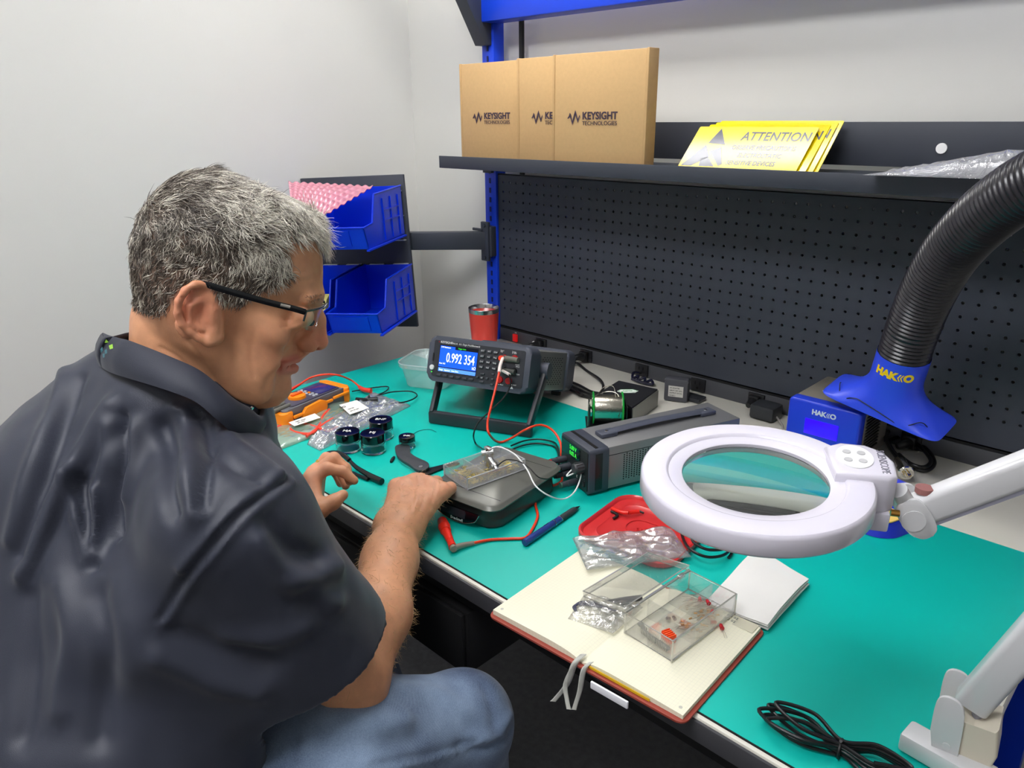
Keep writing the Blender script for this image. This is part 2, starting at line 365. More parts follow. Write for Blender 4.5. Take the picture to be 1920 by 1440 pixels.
# ================================================================ cardboard boxes on the shelf
CARD = mat('kraft_cardboard', (205, 168, 118), 0.8, bump=0.15, bscale=500, var=0.03, vscale=120)
CARD2 = mat('kraft_cardboard_edge', (196, 160, 112), 0.85, var=0.04, vscale=80)
INK = mat('printed_ink', (62, 48, 66), 0.7)
def wave_logo(b, M, s):
    pts = [(-1.0, -0.1), (-0.8, 0.1), (-0.62, 0.55), (-0.45, 0.1), (-0.25, -0.95), (-0.02, 0.0), (0.22, 1.0), (0.45, 0.1), (0.62, -0.55), (0.8, 0.05), (0.88, 0.42), (1.0, -0.1)]
    w2 = [0.03, 0.14, 0.26, 0.28, 0.24, 0.34, 0.26, 0.28, 0.24, 0.16, 0.1, 0.03]
    up = [M @ Vector((x * s, (y * 0.62 + h) * s, 0)) for (x, y), h in zip(pts, w2)]; dn = [M @ Vector((x * s, (y * 0.62 - h) * s, 0)) for (x, y), h in zip(pts, w2)]
    vs = up + dn; n = len(pts); b.mesh((vs, [(i, n + i, n + i + 1, i + 1) for i in range(n - 1)]))
def kbox(x0, yf, w, h, th, label, rot=0.0):
    M = Matrix.Translation((x0, yf, 1.2825)) @ Matrix.Rotation(rot, 4, 'Y')
    t = thing('cardboard_box', label, 'box', M=M, group='printed mailer boxes on the shelf')
    b = B(); b.box((w / 2, th / 2, h / 2), (w - 0.0125, th - 0.002, h), 0.0012); b.done('body', CARD, t)
    for s in (0, 1):
        b = B(); b.box((0.003 + s * (w - 0.006), th / 2, h / 2 + 0.0005), (0.006, th, h + 0.001), 0.0012); b.done('side_flap', CARD2, t)
    F = axes((0, 0.0002, 0), (1, 0, 0), (0, 0, 1), (0, -1, 0))
    b = B(); wave_logo(b, F @ Matrix.Translation((w * 0.25, h * 0.435, 0.0006)), 0.018)
    letter(b, 'KEYSIGHT', F @ Matrix.Translation((w * 0.33 + 0.003, h * 0.45, 0.0006)), 0.0205, off=0.0006, xs=1.0); letter(b, 'TECHNOLOGIES', F @ Matrix.Translation((w * 0.33 + 0.003, h * 0.385, 0.0006)), 0.0118, xs=1.06)
    b.done('printed_logo', INK, t, smooth=False)
    return t
kbox(0.0005 - 0.045, -0.11, 0.262, 0.2285, 0.036, 'kraft cardboard box with printed wave logo, leftmost on the shelf')
kbox(0.2005, -0.15, 0.262, 0.2275, 0.036, 'kraft cardboard box wedged in the middle, mostly covered by its right neighbour')
kbox(0.3475, -0.19, 0.250, 0.225, 0.034, 'kraft cardboard box frontmost and rightmost, its whole logo and front showing')
# ================================================================ yellow warning signs
YEL = mat('sign_yellow', (250, 222, 0), 0.12, spec=1.0, coat=1.0)
SGR = mat('sign_grey_print', (70, 70, 84), 0.14, spec=1.0, coat=1.0)
def sign(k, dx, dz, label, dy=0.081):
    o = Vector((0.6214 + dx, -0.1035 + k * 0.0045, 1.2832)); xa = Vector((1, -0.05, 0)).normalized(); top = Vector((-0.006, dy, 0.077 + dz)); ya = top.normalized(); za = xa.cross(ya).normalized()
    M = axes(o, xa, za.cross(xa), za); W, Hh = 0.262, top.length
    t = thing('warning_sign', label, 'sign', M=M, group='yellow static warning signs')
    b = B(); b.prism(rrect(W, Hh, 0.003, 3, W / 2, Hh / 2), -0.0016, 0); b.done('plate', YEL, t)
    b = B(); T = lambda x, y: Matrix.Translation((x, y, 0.0002))
    letter(b, 'ATTENTION', T(0.112, Hh * 0.76), 0.030, off=0.0003, xs=0.86)
    letter(b, 'OBSERVE PRECAUTIONS', T(0.102, Hh * 0.50), 0.0145, off=0.0003, xs=0.86); letter(b, 'ELECTROSTATIC', T(0.124, Hh * 0.32), 0.0145, off=0.0002, xs=0.86); letter(b, 'SENSITIVE DEVICES', T(0.108, Hh * 0.14), 0.0145, off=0.0003, xs=0.86)
    # triangle cut by a slanted bar
    tri = [[(0.055, 0.112), (0.083, 0.066), (0.042, 0.07)], [(0.04, 0.064), (0.062, 0.030), (0.03, 0.004), (0.006, 0.004)], [(0.078, 0.058), (0.100, 0.012), (0.094, 0.006), (0.058, 0.046)], [(0.044, 0.026), (0.06, 0.03), (0.085, 0.004), (0.05, 0.004)]]
    for q in tri: b.prism([(x, y * Hh / 0.118) for x, y in q], 0.0, 0.0003)
    b.done('printed_text', SGR, t, smooth=False)
sign(0, 0, 0.0, 'yellow static warning sign at the front of the leaning stack, its text showing', 0.073)
sign(1, 0.016, 0.004, 'yellow static warning sign directly behind the front one')
sign(2, 0.028, 0.008, 'yellow static warning sign third in the leaning stack')
sign(3, 0.036, 0.011, 'yellow static warning sign rearmost, leaning on the riser panel')
# ================================================================ clear bag on the shelf
CLEAR = film('clear_bag_film', fac=0.10, rough=0.12, haze=0.12, hazecol=(0.85, 0.86, 0.9), wrinkle=0.9, wscale=45)
def pillow_bag(name, label, corners, hfun, m, thick=0.0004, nu=36, nv=24, seed=1, cat='bag', crink=0.003, fr=14.0):
    """a bag lying flat: corners a,b,c,d; hfun(u,v) height of its top film above the bottom one"""
    a, b_, c, d = [Vector(p) for p in corners]; t = thing(name, label, cat, a)
    def base(u, v): return (a * (1 - u) + b_ * u) * (1 - v) + (d * (1 - u) + c * u) * v
    def topf(u, v):
        p = base(u, v); e = min(u, 1 - u, v, 1 - v); k = min(1, e / 0.12)
        n = noise.noise(Vector((u * fr + seed, v * fr, seed))) + 0.6 * noise.noise(Vector((u * fr * 2.3, v * fr * 2.3 + seed, 3)))
        return p + Vector((0, 0, 0.0012 + hfun(u, v) * k ** 0.5 + crink * abs(n) * (0.3 + k)))
    B().sheet(topf, nu, nv, thick).done('top_film', m, t, ws=True, ang=180)
    B().sheet(lambda u, v: base(u, v) + Vector((0, 0, 0.0008)), 6, 6, 0.0003).done('bottom_film', m, t, ws=True)
    return t
sc = [onz(1618, 329, 1.2925), Vector((1.345, -0.205, 1.293)), Vector((1.36, -0.06, 1.2835)), Vector((1.06, -0.03, 1.2835))]
bg = pillow_bag('plastic_bag', 'clear plastic bag with white parts lying on the charcoal shelf', sc, lambda u, v: 0.042 * min(1, u * 1.6) * (1 - 0.5 * v), film('shelf_bag', fac=0.14, rough=0.14, haze=0.22, hazecol=(0.85, 0.86, 0.92), wrinkle=1.0, wscale=30), seed=4, crink=0.004)
b = B(); b.box((1.20, -0.12, 1.297), (0.16, 0.07, 0.022), 0.006); b.box((1.13, -0.14, 1.291), (0.09, 0.04, 0.012), 0.004); b.done('white_contents', mat('white_parts', (235, 235, 240), 0.4), bg, ws=True)

# ================================================================ bin panel and bins
BP = Vector((-0.184, -0.202, 0)); bd = Vector((-0.85, -0.52, 0)).normalized()   # along the panel to the left, and out of it
BM = axes((BP.x, BP.y, 0.81), -bd, Vector((0, 0, 1)), (-bd).cross(Vector((0, 0, 1)))) @ Matrix.Translation((0, 0.43, 0)) @ Matrix.Rotation(math.radians(2.5), 4, 'Z') @ Matrix.Translation((0, -0.43, 0))          # x to the right along the panel, y up, z out
pan = B(); pan.box((-0.155, 0.213, -0.006), (0.31, 0.43, 0.012), 0.002, M=BM); pan.done('louvre_panel', DARK, wb, ws=True)
for r in range(6):
    for c in range(4): B().box((-0.03 - 0.072 * c, 0.05 + 0.067 * r, 0.006), (0.045, 0.003, 0.011), 0.001, M=BM).done('louvre', mat('louvre_edge', (190, 192, 198), 0.35, 0.3), wb, ws=True)
BINB = mat('bin_blue_plastic', (0, 52, 215), 0.32, spec=0.5)
def make_bin(label, x_right, ybase, wd=0.14, dp=0.27, hb=0.132):
    """open fronted stacking bin hung on the louvres; local x right, y up, z out of the panel"""
    M = BM @ Matrix.Translation((x_right - wd, ybase, 0.012)); t = thing('storage_bin', label, 'bin', M=M, group='blue plastic bins on the louvred panel')
    th = 0.0028; hf = 0.055; zf = dp * 0.56
    b = B()
    side = [(0.0, 0.0), (dp - 0.015, 0.0), (dp, hf), (zf + 0.012, hf + 0.004), (zf, hf + 0.02), (0.0, hb)]
    side = [(0.0, 0.0), (dp - 0.018, 0.0), (dp, hf), (dp * 0.80, hf + 0.004), (dp * 0.70, hb * 0.96), (0.0, hb)]
    for x0 in (0.0, wd - th):
        MS = Matrix(((0, 0, 1, x0), (0, 1, 0, 0), (1, 0, 0, 0), (0, 0, 0, 1))); b.prism(side, 0, th, M=MS)
    b.box((wd / 2, th / 2, (dp - 0.018) / 2), (wd, th, dp - 0.018)); b.box((wd / 2, hb / 2, th / 2), (wd, hb, th))
    # slanting front wall
    b.mesh(([(0, 0, dp - 0.018 - th), (wd, 0, dp - 0.018 - th), (wd, hf, dp - th), (0, hf, dp - th), (0, 0, dp - 0.018), (wd, 0, dp - 0.018), (wd, hf, dp), (0, hf, dp)], [(0, 1, 2, 3), (5, 4, 7, 6), (0, 4, 5, 1), (3, 2, 6, 7), (0, 3, 7, 4), (1, 5, 6, 2)]))
    b.done('body', BINB, t, ang=25)
    r = B(); q = 0.004
    r.tube([(0, hb, 0), (0, hb * 0.96, dp * 0.70), (0, hf + 0.004, dp * 0.80), (0, hf, dp), (wd, hf, dp), (wd, hf + 0.004, dp * 0.80), (wd, hb * 0.96, dp * 0.70), (wd, hb, 0)], q * 0.6, n=6, raw=True)
    r.box((wd + 0.003, -0.002, dp / 2), (0.008, 0.004, dp - 0.01)); r.box((-0.003, -0.002, dp / 2), (0.008, 0.004, dp - 0.01)); r.done('rim', BINB, t)
    r = B()
    for k in range(3):
        z = dp * (0.12 + 0.2 * k); r.box((wd + 0.0015, hb * 0.45, z), (0.003, hb * 0.8, 0.004))
    r.box((wd + 0.0015, hb * 0.62, dp * 0.32), (0.003, 0.003, dp * 0.4)); r.box((wd + 0.0015, hb * 0.42, dp * 0.32), (0.003, 0.003, dp * 0.4)); r.done('stiffening_rib', BINB, t)
    r = B(); r.mesh(([(wd * 0.12, 0.008, dp - 0.0125), (wd * 0.80, 0.008, dp - 0.0125), (wd * 0.80, hf - 0.008, dp + 0.0), (wd * 0.12, hf - 0.008, dp + 0.0), (wd * 0.12, 0.008, dp - 0.0155), (wd * 0.80, 0.008, dp - 0.0155), (wd * 0.80, hf - 0.008, dp - 0.003), (wd * 0.12, hf - 0.008, dp - 0.003)], [(0, 1, 2, 3), (5, 4, 7, 6), (0, 4, 5, 1), (3, 2, 6, 7), (0, 3, 7, 4), (1, 5, 6, 2)])); r.done('label_slot', BINB, t)
    return t
make_bin('upper blue bin with the pink bubble bag lying across it', -0.006, 0.268, wd=0.21)
make_bin('lower right blue bin, empty and wide open in front', 0.004, 0.052)
make_bin('lower left blue bin partly hidden behind the nose, yellow rolls inside', -0.153, 0.052)
yb = B(); yb.cyl(BM @ Vector((-0.165, 0.098, 0.19)), BM @ Vector((-0.215, 0.098, 0.19)), 0.04, n=20); tp = yb.done('tape_roll', mat('tape_yellow', (214, 205, 120), 0.5)); props(tp, 'yellowish tape roll lying in the lower left blue bin', 'tape')
# pink bubble wrap
PINK = film('pink_bubble_film', tint=(1.0, 0.62, 0.72), fac=0.16, rough=0.16, haze=0.6, hazecol=(0.95, 0.32, 0.45))
def bub(u, v):
    # a sagging pouch lying over the bin top
    q = [at(541, 344, 2.00), at(700, 352, 2.03), at(606, 408, 1.86), at(546, 380, 1.90)]
    p = (q[0] * (1 - u) + q[1] * u) * (1 - v) + (q[3] * (1 - u) + q[2] * u) * v
    s = (0.5 + 0.5 * math.cos(u * 44 * PI / 2)) * (0.5 + 0.5 * math.cos(v * 30 * PI / 2)); return p + Vector((0, 0, 0.012 * math.sin(PI * v) * math.sin(PI * u) + 0.0045 * s))
bt = B().sheet(bub, 132, 90, 0.0025).done('bubble_bag', PINK, ang=180); props(bt, 'pink antistatic bubble wrap pouch draped over the upper blue bin', 'bubble bag')
# ================================================================ instruments on the bench
DT = 0.7625      # top of the mat
DW = 0.7602      # top of the bare worktop
def fr(a, b, z, z2=None, tilt=0.0):
    """frame at pixel a looking along x to pixel b on the level z: returns matrix (x along ab, y away from the viewer, z up) and the width"""
    A = onz(*a, z); Bp = onz(*b, z if z2 is None else z2); x = (Bp - A); wdt = x.length; x.normalize(); y = Vector((0, 0, 1)).cross(x).normalized()
    M = axes(A, x, y, x.cross(y))
    return M, wdt
GRY = mat('instrument_charcoal', (72, 76, 88), 0.5, bump=0.1, bscale=1200)
GRY2 = mat('instrument_face', (44, 46, 52), 0.45)
GRYM = mat('instrument_steel_grey', (120, 120, 118), 0.45, 0.3)
BTN = mat('key_grey', (60, 62, 68), 0.4)
WHT = mat('print_white', (225, 225, 225), 0.5)
REDP = mat('lead_red', (235, 62, 30), 0.35)
REDJ = mat('jack_red', (165, 18, 24), 0.35)
BLKR = mat('lead_black', (18, 18, 20), 0.35)
SCRN = mat('screen_blue', (20, 80, 230), 0.2, emit=(20, 92, 245), estr=0.75)
SCRD = mat('screen_dark', (6, 10, 30), 0.2)
SCRW = mat('screen_white_digits', (255, 255, 255), 0.3, emit=(255, 255, 255), estr=0.9)
SCRG = mat('screen_green', (60, 220, 60), 0.3, emit=(60, 230, 70), estr=0.6)
SCRL = mat('screen_light_blue', (90, 150, 255), 0.3, emit=(90, 150, 255), estr=0.6)
# ---- bench multimeter
M0, mw = fr((801, 712), (990, 741), 0.847)
TL = math.radians(17.5)
MM = M0 @ Matrix.Rotation(-TL, 4, 'X')
mw_, mh, md = mw, 0.098, 0.262
dm = thing('bench_multimeter', 'charcoal bench multimeter with blue screen, propped up on its handle', 'multimeter', M=MM)
b = B(); b.box((mw_ / 2, md / 2, mh / 2), (mw_ - 0.012, md - 0.02, mh - 0.012), 0.003); b.done('case', GRYM, dm)
# front bumper: rounded frame
def bumper(y0, y1, rin=None):
    b = B(); out = rrect(mw_, mh, 0.016, 5, mw_ / 2, mh / 2)
    M = Matrix(((1, 0, 0, 0), (0, 0, 1, 0), (0, 1, 0, 0), (0, 0, 0, 1)))
    b.prism(out, y0, y1, M=M, bev=0.006, seg=3); return b.done('bumper', GRY, dm)
bumper(-0.006, 0.048); bumper(md - 0.042, md + 0.004)
M = Matrix(((1, 0, 0, 0), (0, 0, -1, 0), (0, 1, 0, 0), (0, 0, 0, 1)))   # x, height, outwards
fp = B(); fp.prism(rrect(mw_ - 0.026, mh - 0.02, 0.004, 3, mw_ / 2, mh / 2 + 0.001), 0.0, 0.0075, M=M); fpo = fp.done('front_panel', GRY2, dm)
F = lambda x, y, z=0.0078: M @ Matrix.Translation((x * mw_, y * mh, z))
def fbox(x0, x1, y0, y1, z, h, m, name, parent, bev=0.0):
    b = B(); b.box(((x0 + x1) / 2 * mw_, (y0 + y1) / 2 * mh, z + h / 2), ((x1 - x0) * mw_, (y1 - y0) * mh, h), bev, M=M); return b.done(name, m, parent)
scr = fbox(0.115, 0.50, 0.23, 0.82, 0.0074, 0.0008, SCRD, 'screen', dm)
fbox(0.12, 0.495, 0.34, 0.74, 0.0082, 0.0003, SCRN, 'screen_window', scr); fbox(0.12, 0.27, 0.74, 0.80, 0.0082, 0.0003, SCRN, 'screen_tab', scr); fbox(0.12, 0.495, 0.24, 0.32, 0.0082, 0.0003, SCRL, 'softkey_bar', scr)
b = B(); letter(b, '0.992 354', F(0.19, 0.545, 0.0087), 0.0285, off=0.0001, xs=0.60); letter(b, 'kΩ', F(0.455, 0.39, 0.0087), 0.009, xs=0.8); letter(b, 'Auto 1kΩ', F(0.125, 0.415, 0.0087), 0.0045, xs=0.8); letter(b, '2-W Resistance', F(0.13, 0.77, 0.0087), 0.0045, xs=0.8); letter(b, 'Range   Aperture   Auto Zero', F(0.13, 0.275, 0.0087), 0.0048, xs=0.8); b.done('readout', SCRW, scr, smooth=False)
b = B(); letter(b, 'Trigger Auto', F(0.30, 0.775, 0.0087), 0.0045, xs=0.8); b.done('status_text', SCRG, scr, smooth=False)
b = B(); letter(b, 'KEYSIGHT', F(0.115, 0.875), 0.0065, off=0.0001); letter(b, '34461A  6½ Digit Multimeter', F(0.215, 0.872), 0.0055); letter(b, 'Truevolt', F(0.43, 0.872), 0.0055)
letter(b, 'Input', F(0.71, 0.86), 0.004); letter(b, 'VΩ', F(0.71, 0.83), 0.004); letter(b, 'Sense', F(0.82, 0.86), 0.004); letter(b, 'Ω 4W', F(0.82, 0.83), 0.004); letter(b, 'HI', F(0.78, 0.66), 0.004); letter(b, '1000V', F(0.86, 0.60), 0.004); letter(b, 'MAX', F(0.87, 0.56), 0.004); letter(b, '750V', F(0.88, 0.40), 0.004); letter(b, 'Front Rear', F(0.70, 0.14), 0.004); letter(b, 'CAT II 300V', F(0.81, 0.17), 0.004)
b.prism([(0.84 * mw_, 0.085 * mh), (0.87 * mw_, 0.085 * mh), (0.855 * mw_, 0.14 * mh)], 0.0078, 0.008, M=M); b.done('printed_legend', WHT, dm, smooth=False)
b = B(); b.prism([(0.095 * mw_, 0.86 * mh), (0.10 * mw_, 0.895 * mh), (0.105 * mw_, 0.86 * mh)], 0.0078, 0.0082, M=M); b.done('red_mark', REDJ, dm, smooth=False)
def key(x, y, wx=0.026, hy=0.026, m=BTN, label=None):
    b = B(); b.box((x * mw_, y * mh, 0.0088), (wx * mw_ * 1.6, hy * mh * 2.4, 0.004), 0.0012, M=M); k = b.done('key', m, dm)
    if label:
        b = B(); letter(b, label, F(x, y, 0.0109), 0.0042, align='CENTER', xs=0.85); b.done('key_legend', WHT, k, smooth=False)
for r, (yy, row) in enumerate([(0.80, ('DCV', 'DCI', 'Ω2W')), (0.685, ('ACV', 'ACI', 'Freq')), (0.57, ('Cont', 'Diod', 'Temp')), (0.455, ('Disp', 'Null', 'Math'))]):
    for c, tx in enumerate(row): key(0.545 + 0.063 * c + (0 if r < 5 else 0), yy, label=tx)
for i in range(6): key(0.135 + 0.065 * i, 0.155, 0.027, 0.022)
for dx, dy in ((0, 0), (0.047, 0), (-0.047, 0), (0, 0.085), (0, -0.085)): key(0.565 + dx, 0.225 + dy, 0.017 if dy == 0 else 0.026, 0.02, label='Sel' if (dx, dy) == (0, 0) else None)
for yy in (0.33, 0.22, 0.11): key(0.665, yy, 0.018, 0.02)
b = B(); b.lathe([(0.0055, 0.0), (0.0055, 0.002), (0.0045, 0.003)], 20, F(0.055, 0.30)); b.done('power_button', WHT, dm)
b = B(); b.lathe([(0.0015, 0), (0.0015, 0.001)], 10, F(0.055, 0.20)); b.done('power_led', SCRG, dm)
fbox(0.05, 0.064, 0.44, 0.62, 0.0074, 0.001, BLK, 'usb_port', dm)
JK = [(0.735, 0.24), (0.82, 0.24), (0.755, 0.70), (0.85, 0.72), (0.77, 0.44), (0.855, 0.46)]
for i, (x, y) in enumerate(JK):
    b = B(); b.lathe([(0.0036, 0.003), (0.0036, 0.004), (0.0066, 0.004), (0.0075, 0.0), (0.0078, 0.0)], 22, F(x, y)); b.lathe([(0.0036, 0.0005), (0.0001, 0.0005)], 22, F(x, y)); b.done('input_jack', REDJ if i < 4 else BLK, dm)
# side perforations drawn as real little recessed holes on the right side
b = B()
for i in range(16):
    for j in range(14):
        if (i + j) % 2 == 0: b.box((mw_ - 0.0058, 0.075 + 0.0078 * i, 0.02 + 0.0045 * j), (0.0006, 0.005, 0.0018))
b.done('vent_grille', mat('vent_dark', (38, 38, 40), 0.7), dm, kind='stuff')
# handle: U with a base bar
H0 = onz(803, 794, DT); H1 = onz(996, 822, DT); hx = (H1 - H0).normalized(); hy = Vector((0, 0, 1)).cross(hx)
pvL = MM @ Vector((-0.004, 0.075, mh * 0.52)); pvR = MM @ Vector((mw_ + 0.004, 0.075, mh * 0.52))
def hbar(p, q, wx, wy, name='handle_arm'):
    d = Vector(q) - Vector(p); b = B(); b.box((0, 0, d.length / 2), (wx, wy, d.length), 0.003, M=look(p, d, hx)); return b
bb = hbar(H0 + hx * 0.0 + V(0, 0, 0.014), H1 + V(0, 0, 0.014), 0.012, 0.012)
bar = B(); L_ = (H1 - H0).length; bar.box((L_ / 2, 0.007, 0.0145), (L_, 0.014, 0.028), 0.004, M=axes(H0, hx, hy, V(0, 0, 1))); 
bb.bm.free(); bar.done('handle_bar', GRY2, dm, ws=True)
for P0, pv, s in ((H0, pvL, 1), (H1, pvR, -1)):
    lo = P0 + hx * 0.007 * s + hy * 0.007 + V(0, 0, 0.02); top = Vector(pv) 
    b = hbar(lo, top, 0.010, 0.024); b.done('handle_arm', GRY2, dm, ws=True)
    out = hx * (-0.002 * s); b = B(); b.cyl(pv + out * 4, pv - out * 6, 0.018, n=28); b.done('handle_pivot', GRY, dm, ws=True)
for x in (0.03, mw_ - 0.03): B().box((x, md - 0.02, -0.004), (0.02, 0.02, 0.012), 0.003).done('rear_foot', BLK, dm)
# test leads plugged into it
PJr = MM @ (F(0.755, 0.70, 0.0).to_translation()); PJb = MM @ (F(0.77, 0.44, 0.0).to_translation())
oN = (MM.to_3x3() @ Vector((0, -1, 0))).normalized(); oX = (MM.to_3x3() @ Vector((1, 0, 0))).normalized(); oZ = (MM.to_3x3() @ Vector((0, 0, 1))).normalized()
def lead(name, label, pj, plugdir, pts, m, plugm, r=0.0022, cat='cable', grp=None):
    t = thing(name, label, cat, pts[-1], group=grp)
    c = B().tube(pts, r, n=8, per=10).done('wire', m, t, ws=True)
    return t
pr0 = PJr + oN * 0.022
t = thing('test_lead', 'orange-red test lead plugged into the upper jack of the bench multimeter', 'test lead', PJr)
b = B(); b.cyl(PJr + oN * 0.002, PJr + oN * 0.014, 0.0062, n=18); b.cyl(PJr + oN * 0.010 + oX * 0.004, PJr + oN * 0.014 + oX * 0.034, 0.0064, 0.0056, n=18); b.done('plug_body', mat('plug_grey', (98, 96, 88), 0.5), t, ws=True)
b = B(); b.cyl(PJr + oN * 0.004 - oX * 0.004, PJr + oN * 0.018 - oX * 0.004, 0.0055, n=18); b.done('plug_ring', REDP, t, ws=True)
b = B(); q0 = PJr + oN * 0.016; q1 = at(936, 698, 1.50); q2 = at(932, 712, 1.49); b.tube([q0, q0.lerp(q1, 0.5) + oN * 0.004, q1], 0.0034, n=10); b.done('strain_relief', mat('lead_white_sleeve', (235, 220, 215), 0.4), t, ws=True)
lp = [q1, at(930, 725, 1.49), at(920, 765, 1.48), at(914, 795, 1.475), at(918, 815, 1.47), onz(935, 829, DT + 0.004), onz(958, 822, DT + 0.010), onz(985, 806, DT + 0.036), onz(1012, 797, DT + 0.040), onz(1035, 806, DT + 0.030), onz(1050, 828, DT + 0.016), onz(1052, 850, DT + 0.010), onz(1046, 880, DT + 0.02)]
B().tube(lp, 0.0024, n=10, per=10).done('wire', REDP, t, ws=True)
t = thing('test_lead', 'thin black test lead plugged into the lower jack of the bench multimeter', 'test lead', PJb)
b = B(); b.cyl(PJb + oN * 0.002, PJb + oN * 0.016, 0.0062, n=18); b.cyl(PJb + oN * 0.012, PJb + oN * 0.014 + oX * 0.026, 0.0062, 0.0056, n=18); b.done('plug_body', mat('plug_dark', (62, 64, 60), 0.5), t, ws=True)
q1 = at(955, 702, 1.5); b = B(); b.tube([PJb + oN * 0.017, q1], 0.0030, n=10); b.done('strain_relief', MATS['lead_white_sleeve'], t, ws=True)
lp = [q1, at(957, 722, 1.5), at(945, 745, 1.5), at(920, 770, 1.49), at(897, 792, 1.485), at(888, 815, 1.48), onz(892, 832, DT + 0.004), onz(902, 840, DT + 0.03), onz(912, 846, DT + 0.085)]
B().tube(lp, 0.0017, n=8, per=10).done('wire', BLKR, t, ws=True)

# ---- red tumbler
tc = onz(908, 652, DW); tc = Vector((0.0205, -0.135, DW)); tc = onz(909, 664, DW)
t = thing('tumbler', 'coral red insulated tumbler with bare steel rim behind the bench multimeter', 'cup', tc)
TH = 0.133
b = B(); b.lathe([(0.0305, 0.0), (0.0325, 0.002), (0.0345, 0.03), (0.0415, TH - 0.012), (0.0418, TH - 0.011)], 48); b.done('body', mat('coral_powder_coat', (226, 62, 52), 0.28, coat=0.3), t)
b = B(); b.lathe([(0.0416, TH - 0.0115), (0.0425, TH), (0.0418, TH + 0.001), (0.0405, TH - 0.002), (0.038, TH - 0.03), (0.033, 0.02), (0.001, 0.012)], 48, cap0=False); b.done('steel_rim', STEEL, t)

# ---- power supply
PZ = DT + 0.087
Mp, pw = fr((1053, 809), (1106, 847), PZ); Mp.translation.z = DT + 0.003
Pend = onz(1330, 757, PZ); pdp = min(0.33, abs((Mp.inverted() @ Pend).y)); pdp = 0.30; ph = 0.084; pw = max(pw, 0.085)
ps = thing('power_supply', 'grey bench power supply with top strap and green readout beside the magnifier', 'power supply', M=Mp)
b = B(); b.box((pw / 2, 0.03 + pdp / 2, ph / 2 + 0.001), (pw - 0.004, pdp, ph - 0.004), 0.002); b.done('case', mat('psu_grey', (128, 128, 130), 0.42, 0.35, bump=0.05), ps)
b = B(); b.prism(rrect(pw, ph, 0.006, 3, pw / 2, ph / 2), 0, 0.040, M=Matrix(((1, 0, 0, 0), (0, 0, 1, 0), (0, 1, 0, 0), (0, 0, 0, 1))), bev=0.002); b.done('bezel', mat('psu_bezel', (62, 66, 78), 0.45), ps)
b = B(); b.box((pw + 0.0003, 0.019, ph / 2), (0.0012, 0.014, ph - 0.016), 0.0004); b.box((pw / 2, 0.018, ph + 0.0001), (pw - 0.012, 0.006, 0.0012)); b.done('bezel_groove', BLK, ps)
Mf = Matrix(((1, 0, 0, 0), (0, 0, -1, 0), (0, 1, 0, 0), (0, 0, 0, 1)))
b = B(); b.prism(rrect(pw - 0.008, ph - 0.010, 0.003, 3, pw / 2, ph / 2), 0, 0.002, M=Mf); b.done('front_panel', mat('psu_face', (36, 42, 44), 0.35), ps)
b = B(); b.box((pw * 0.40, ph * 0.76, 0.0025), (pw * 0.62, ph * 0.30, 0.001), 0, M=Mf); so = b.done('display_window', mat('psu_window', (16, 48, 44), 0.1), ps)
b = B(); letter(b, '5.00 V', Mf @ Matrix.Translation((pw * 0.36, ph * 0.83, 0.0032)), 0.011, off=0.0002, xs=0.8); letter(b, '0.02 A', Mf @ Matrix.Translation((pw * 0.36, ph * 0.70, 0.0032)), 0.011, off=0.0002, xs=0.8); b.done('green_digits', SCRG, so, smooth=False)
b = B(); b.lathe([(0.0095, 0), (0.009, 0.016), (0.0075, 0.018), (0.0001, 0.018)], 24, Mf @ Matrix.Translation((pw * 0.80, ph * 0.56, 0.002)));
for k in range(12): a = k * PI / 6; b.box((pw * 0.80 + 0.0095 * math.cos(a), ph * 0.56 + 0.0095 * math.sin(a), 0.010), (0.0015, 0.0015, 0.014), M=Mf)
b.done('voltage_knob', mat('knob_grey', (56, 58, 62), 0.4), ps)
for i, (x, y, m_) in enumerate([(0.20, 0.42, REDJ), (0.36, 0.33, REDJ), (0.22, 0.25, BLK), (0.38, 0.18, BLK), (0.60, 0.08, mat('post_green', (70, 110, 95), 0.4))]):
    b = B(); L = 0.030; T = Mf @ Matrix.Translation((pw * x, ph * y + 0.004, 0.002)); b.lathe([(0.0062, 0), (0.0062, L * 0.6), (0.0055, L * 0.62), (0.0055, L)], 16, T); o = b.done('binding_post', mat('post_body', (56, 58, 66), 0.4), ps)
    b = B(); b.lathe([(0.0050, L), (0.0050, L + 0.003), (0.002, L + 0.003)], 16, T); b.done('post_cap', m_, o)
for k in range(5): b = B(); b.box((pw * 0.86, ph * (0.16 + 0.058 * k), 0.003), (0.006, 0.003, 0.003), 0.0008, M=Mf); b.done('key', MATS['knob_grey'], ps)
b = B(); letter(b, 'BK PRECISION', Mf @ Matrix.Translation((pw * 0.62, ph * 0.12, 0.0022)) @ Matrix.Rotation(PI / 2, 4, 'Z'), 0.006); b.done('printed_legend', WHT, ps, smooth=False)
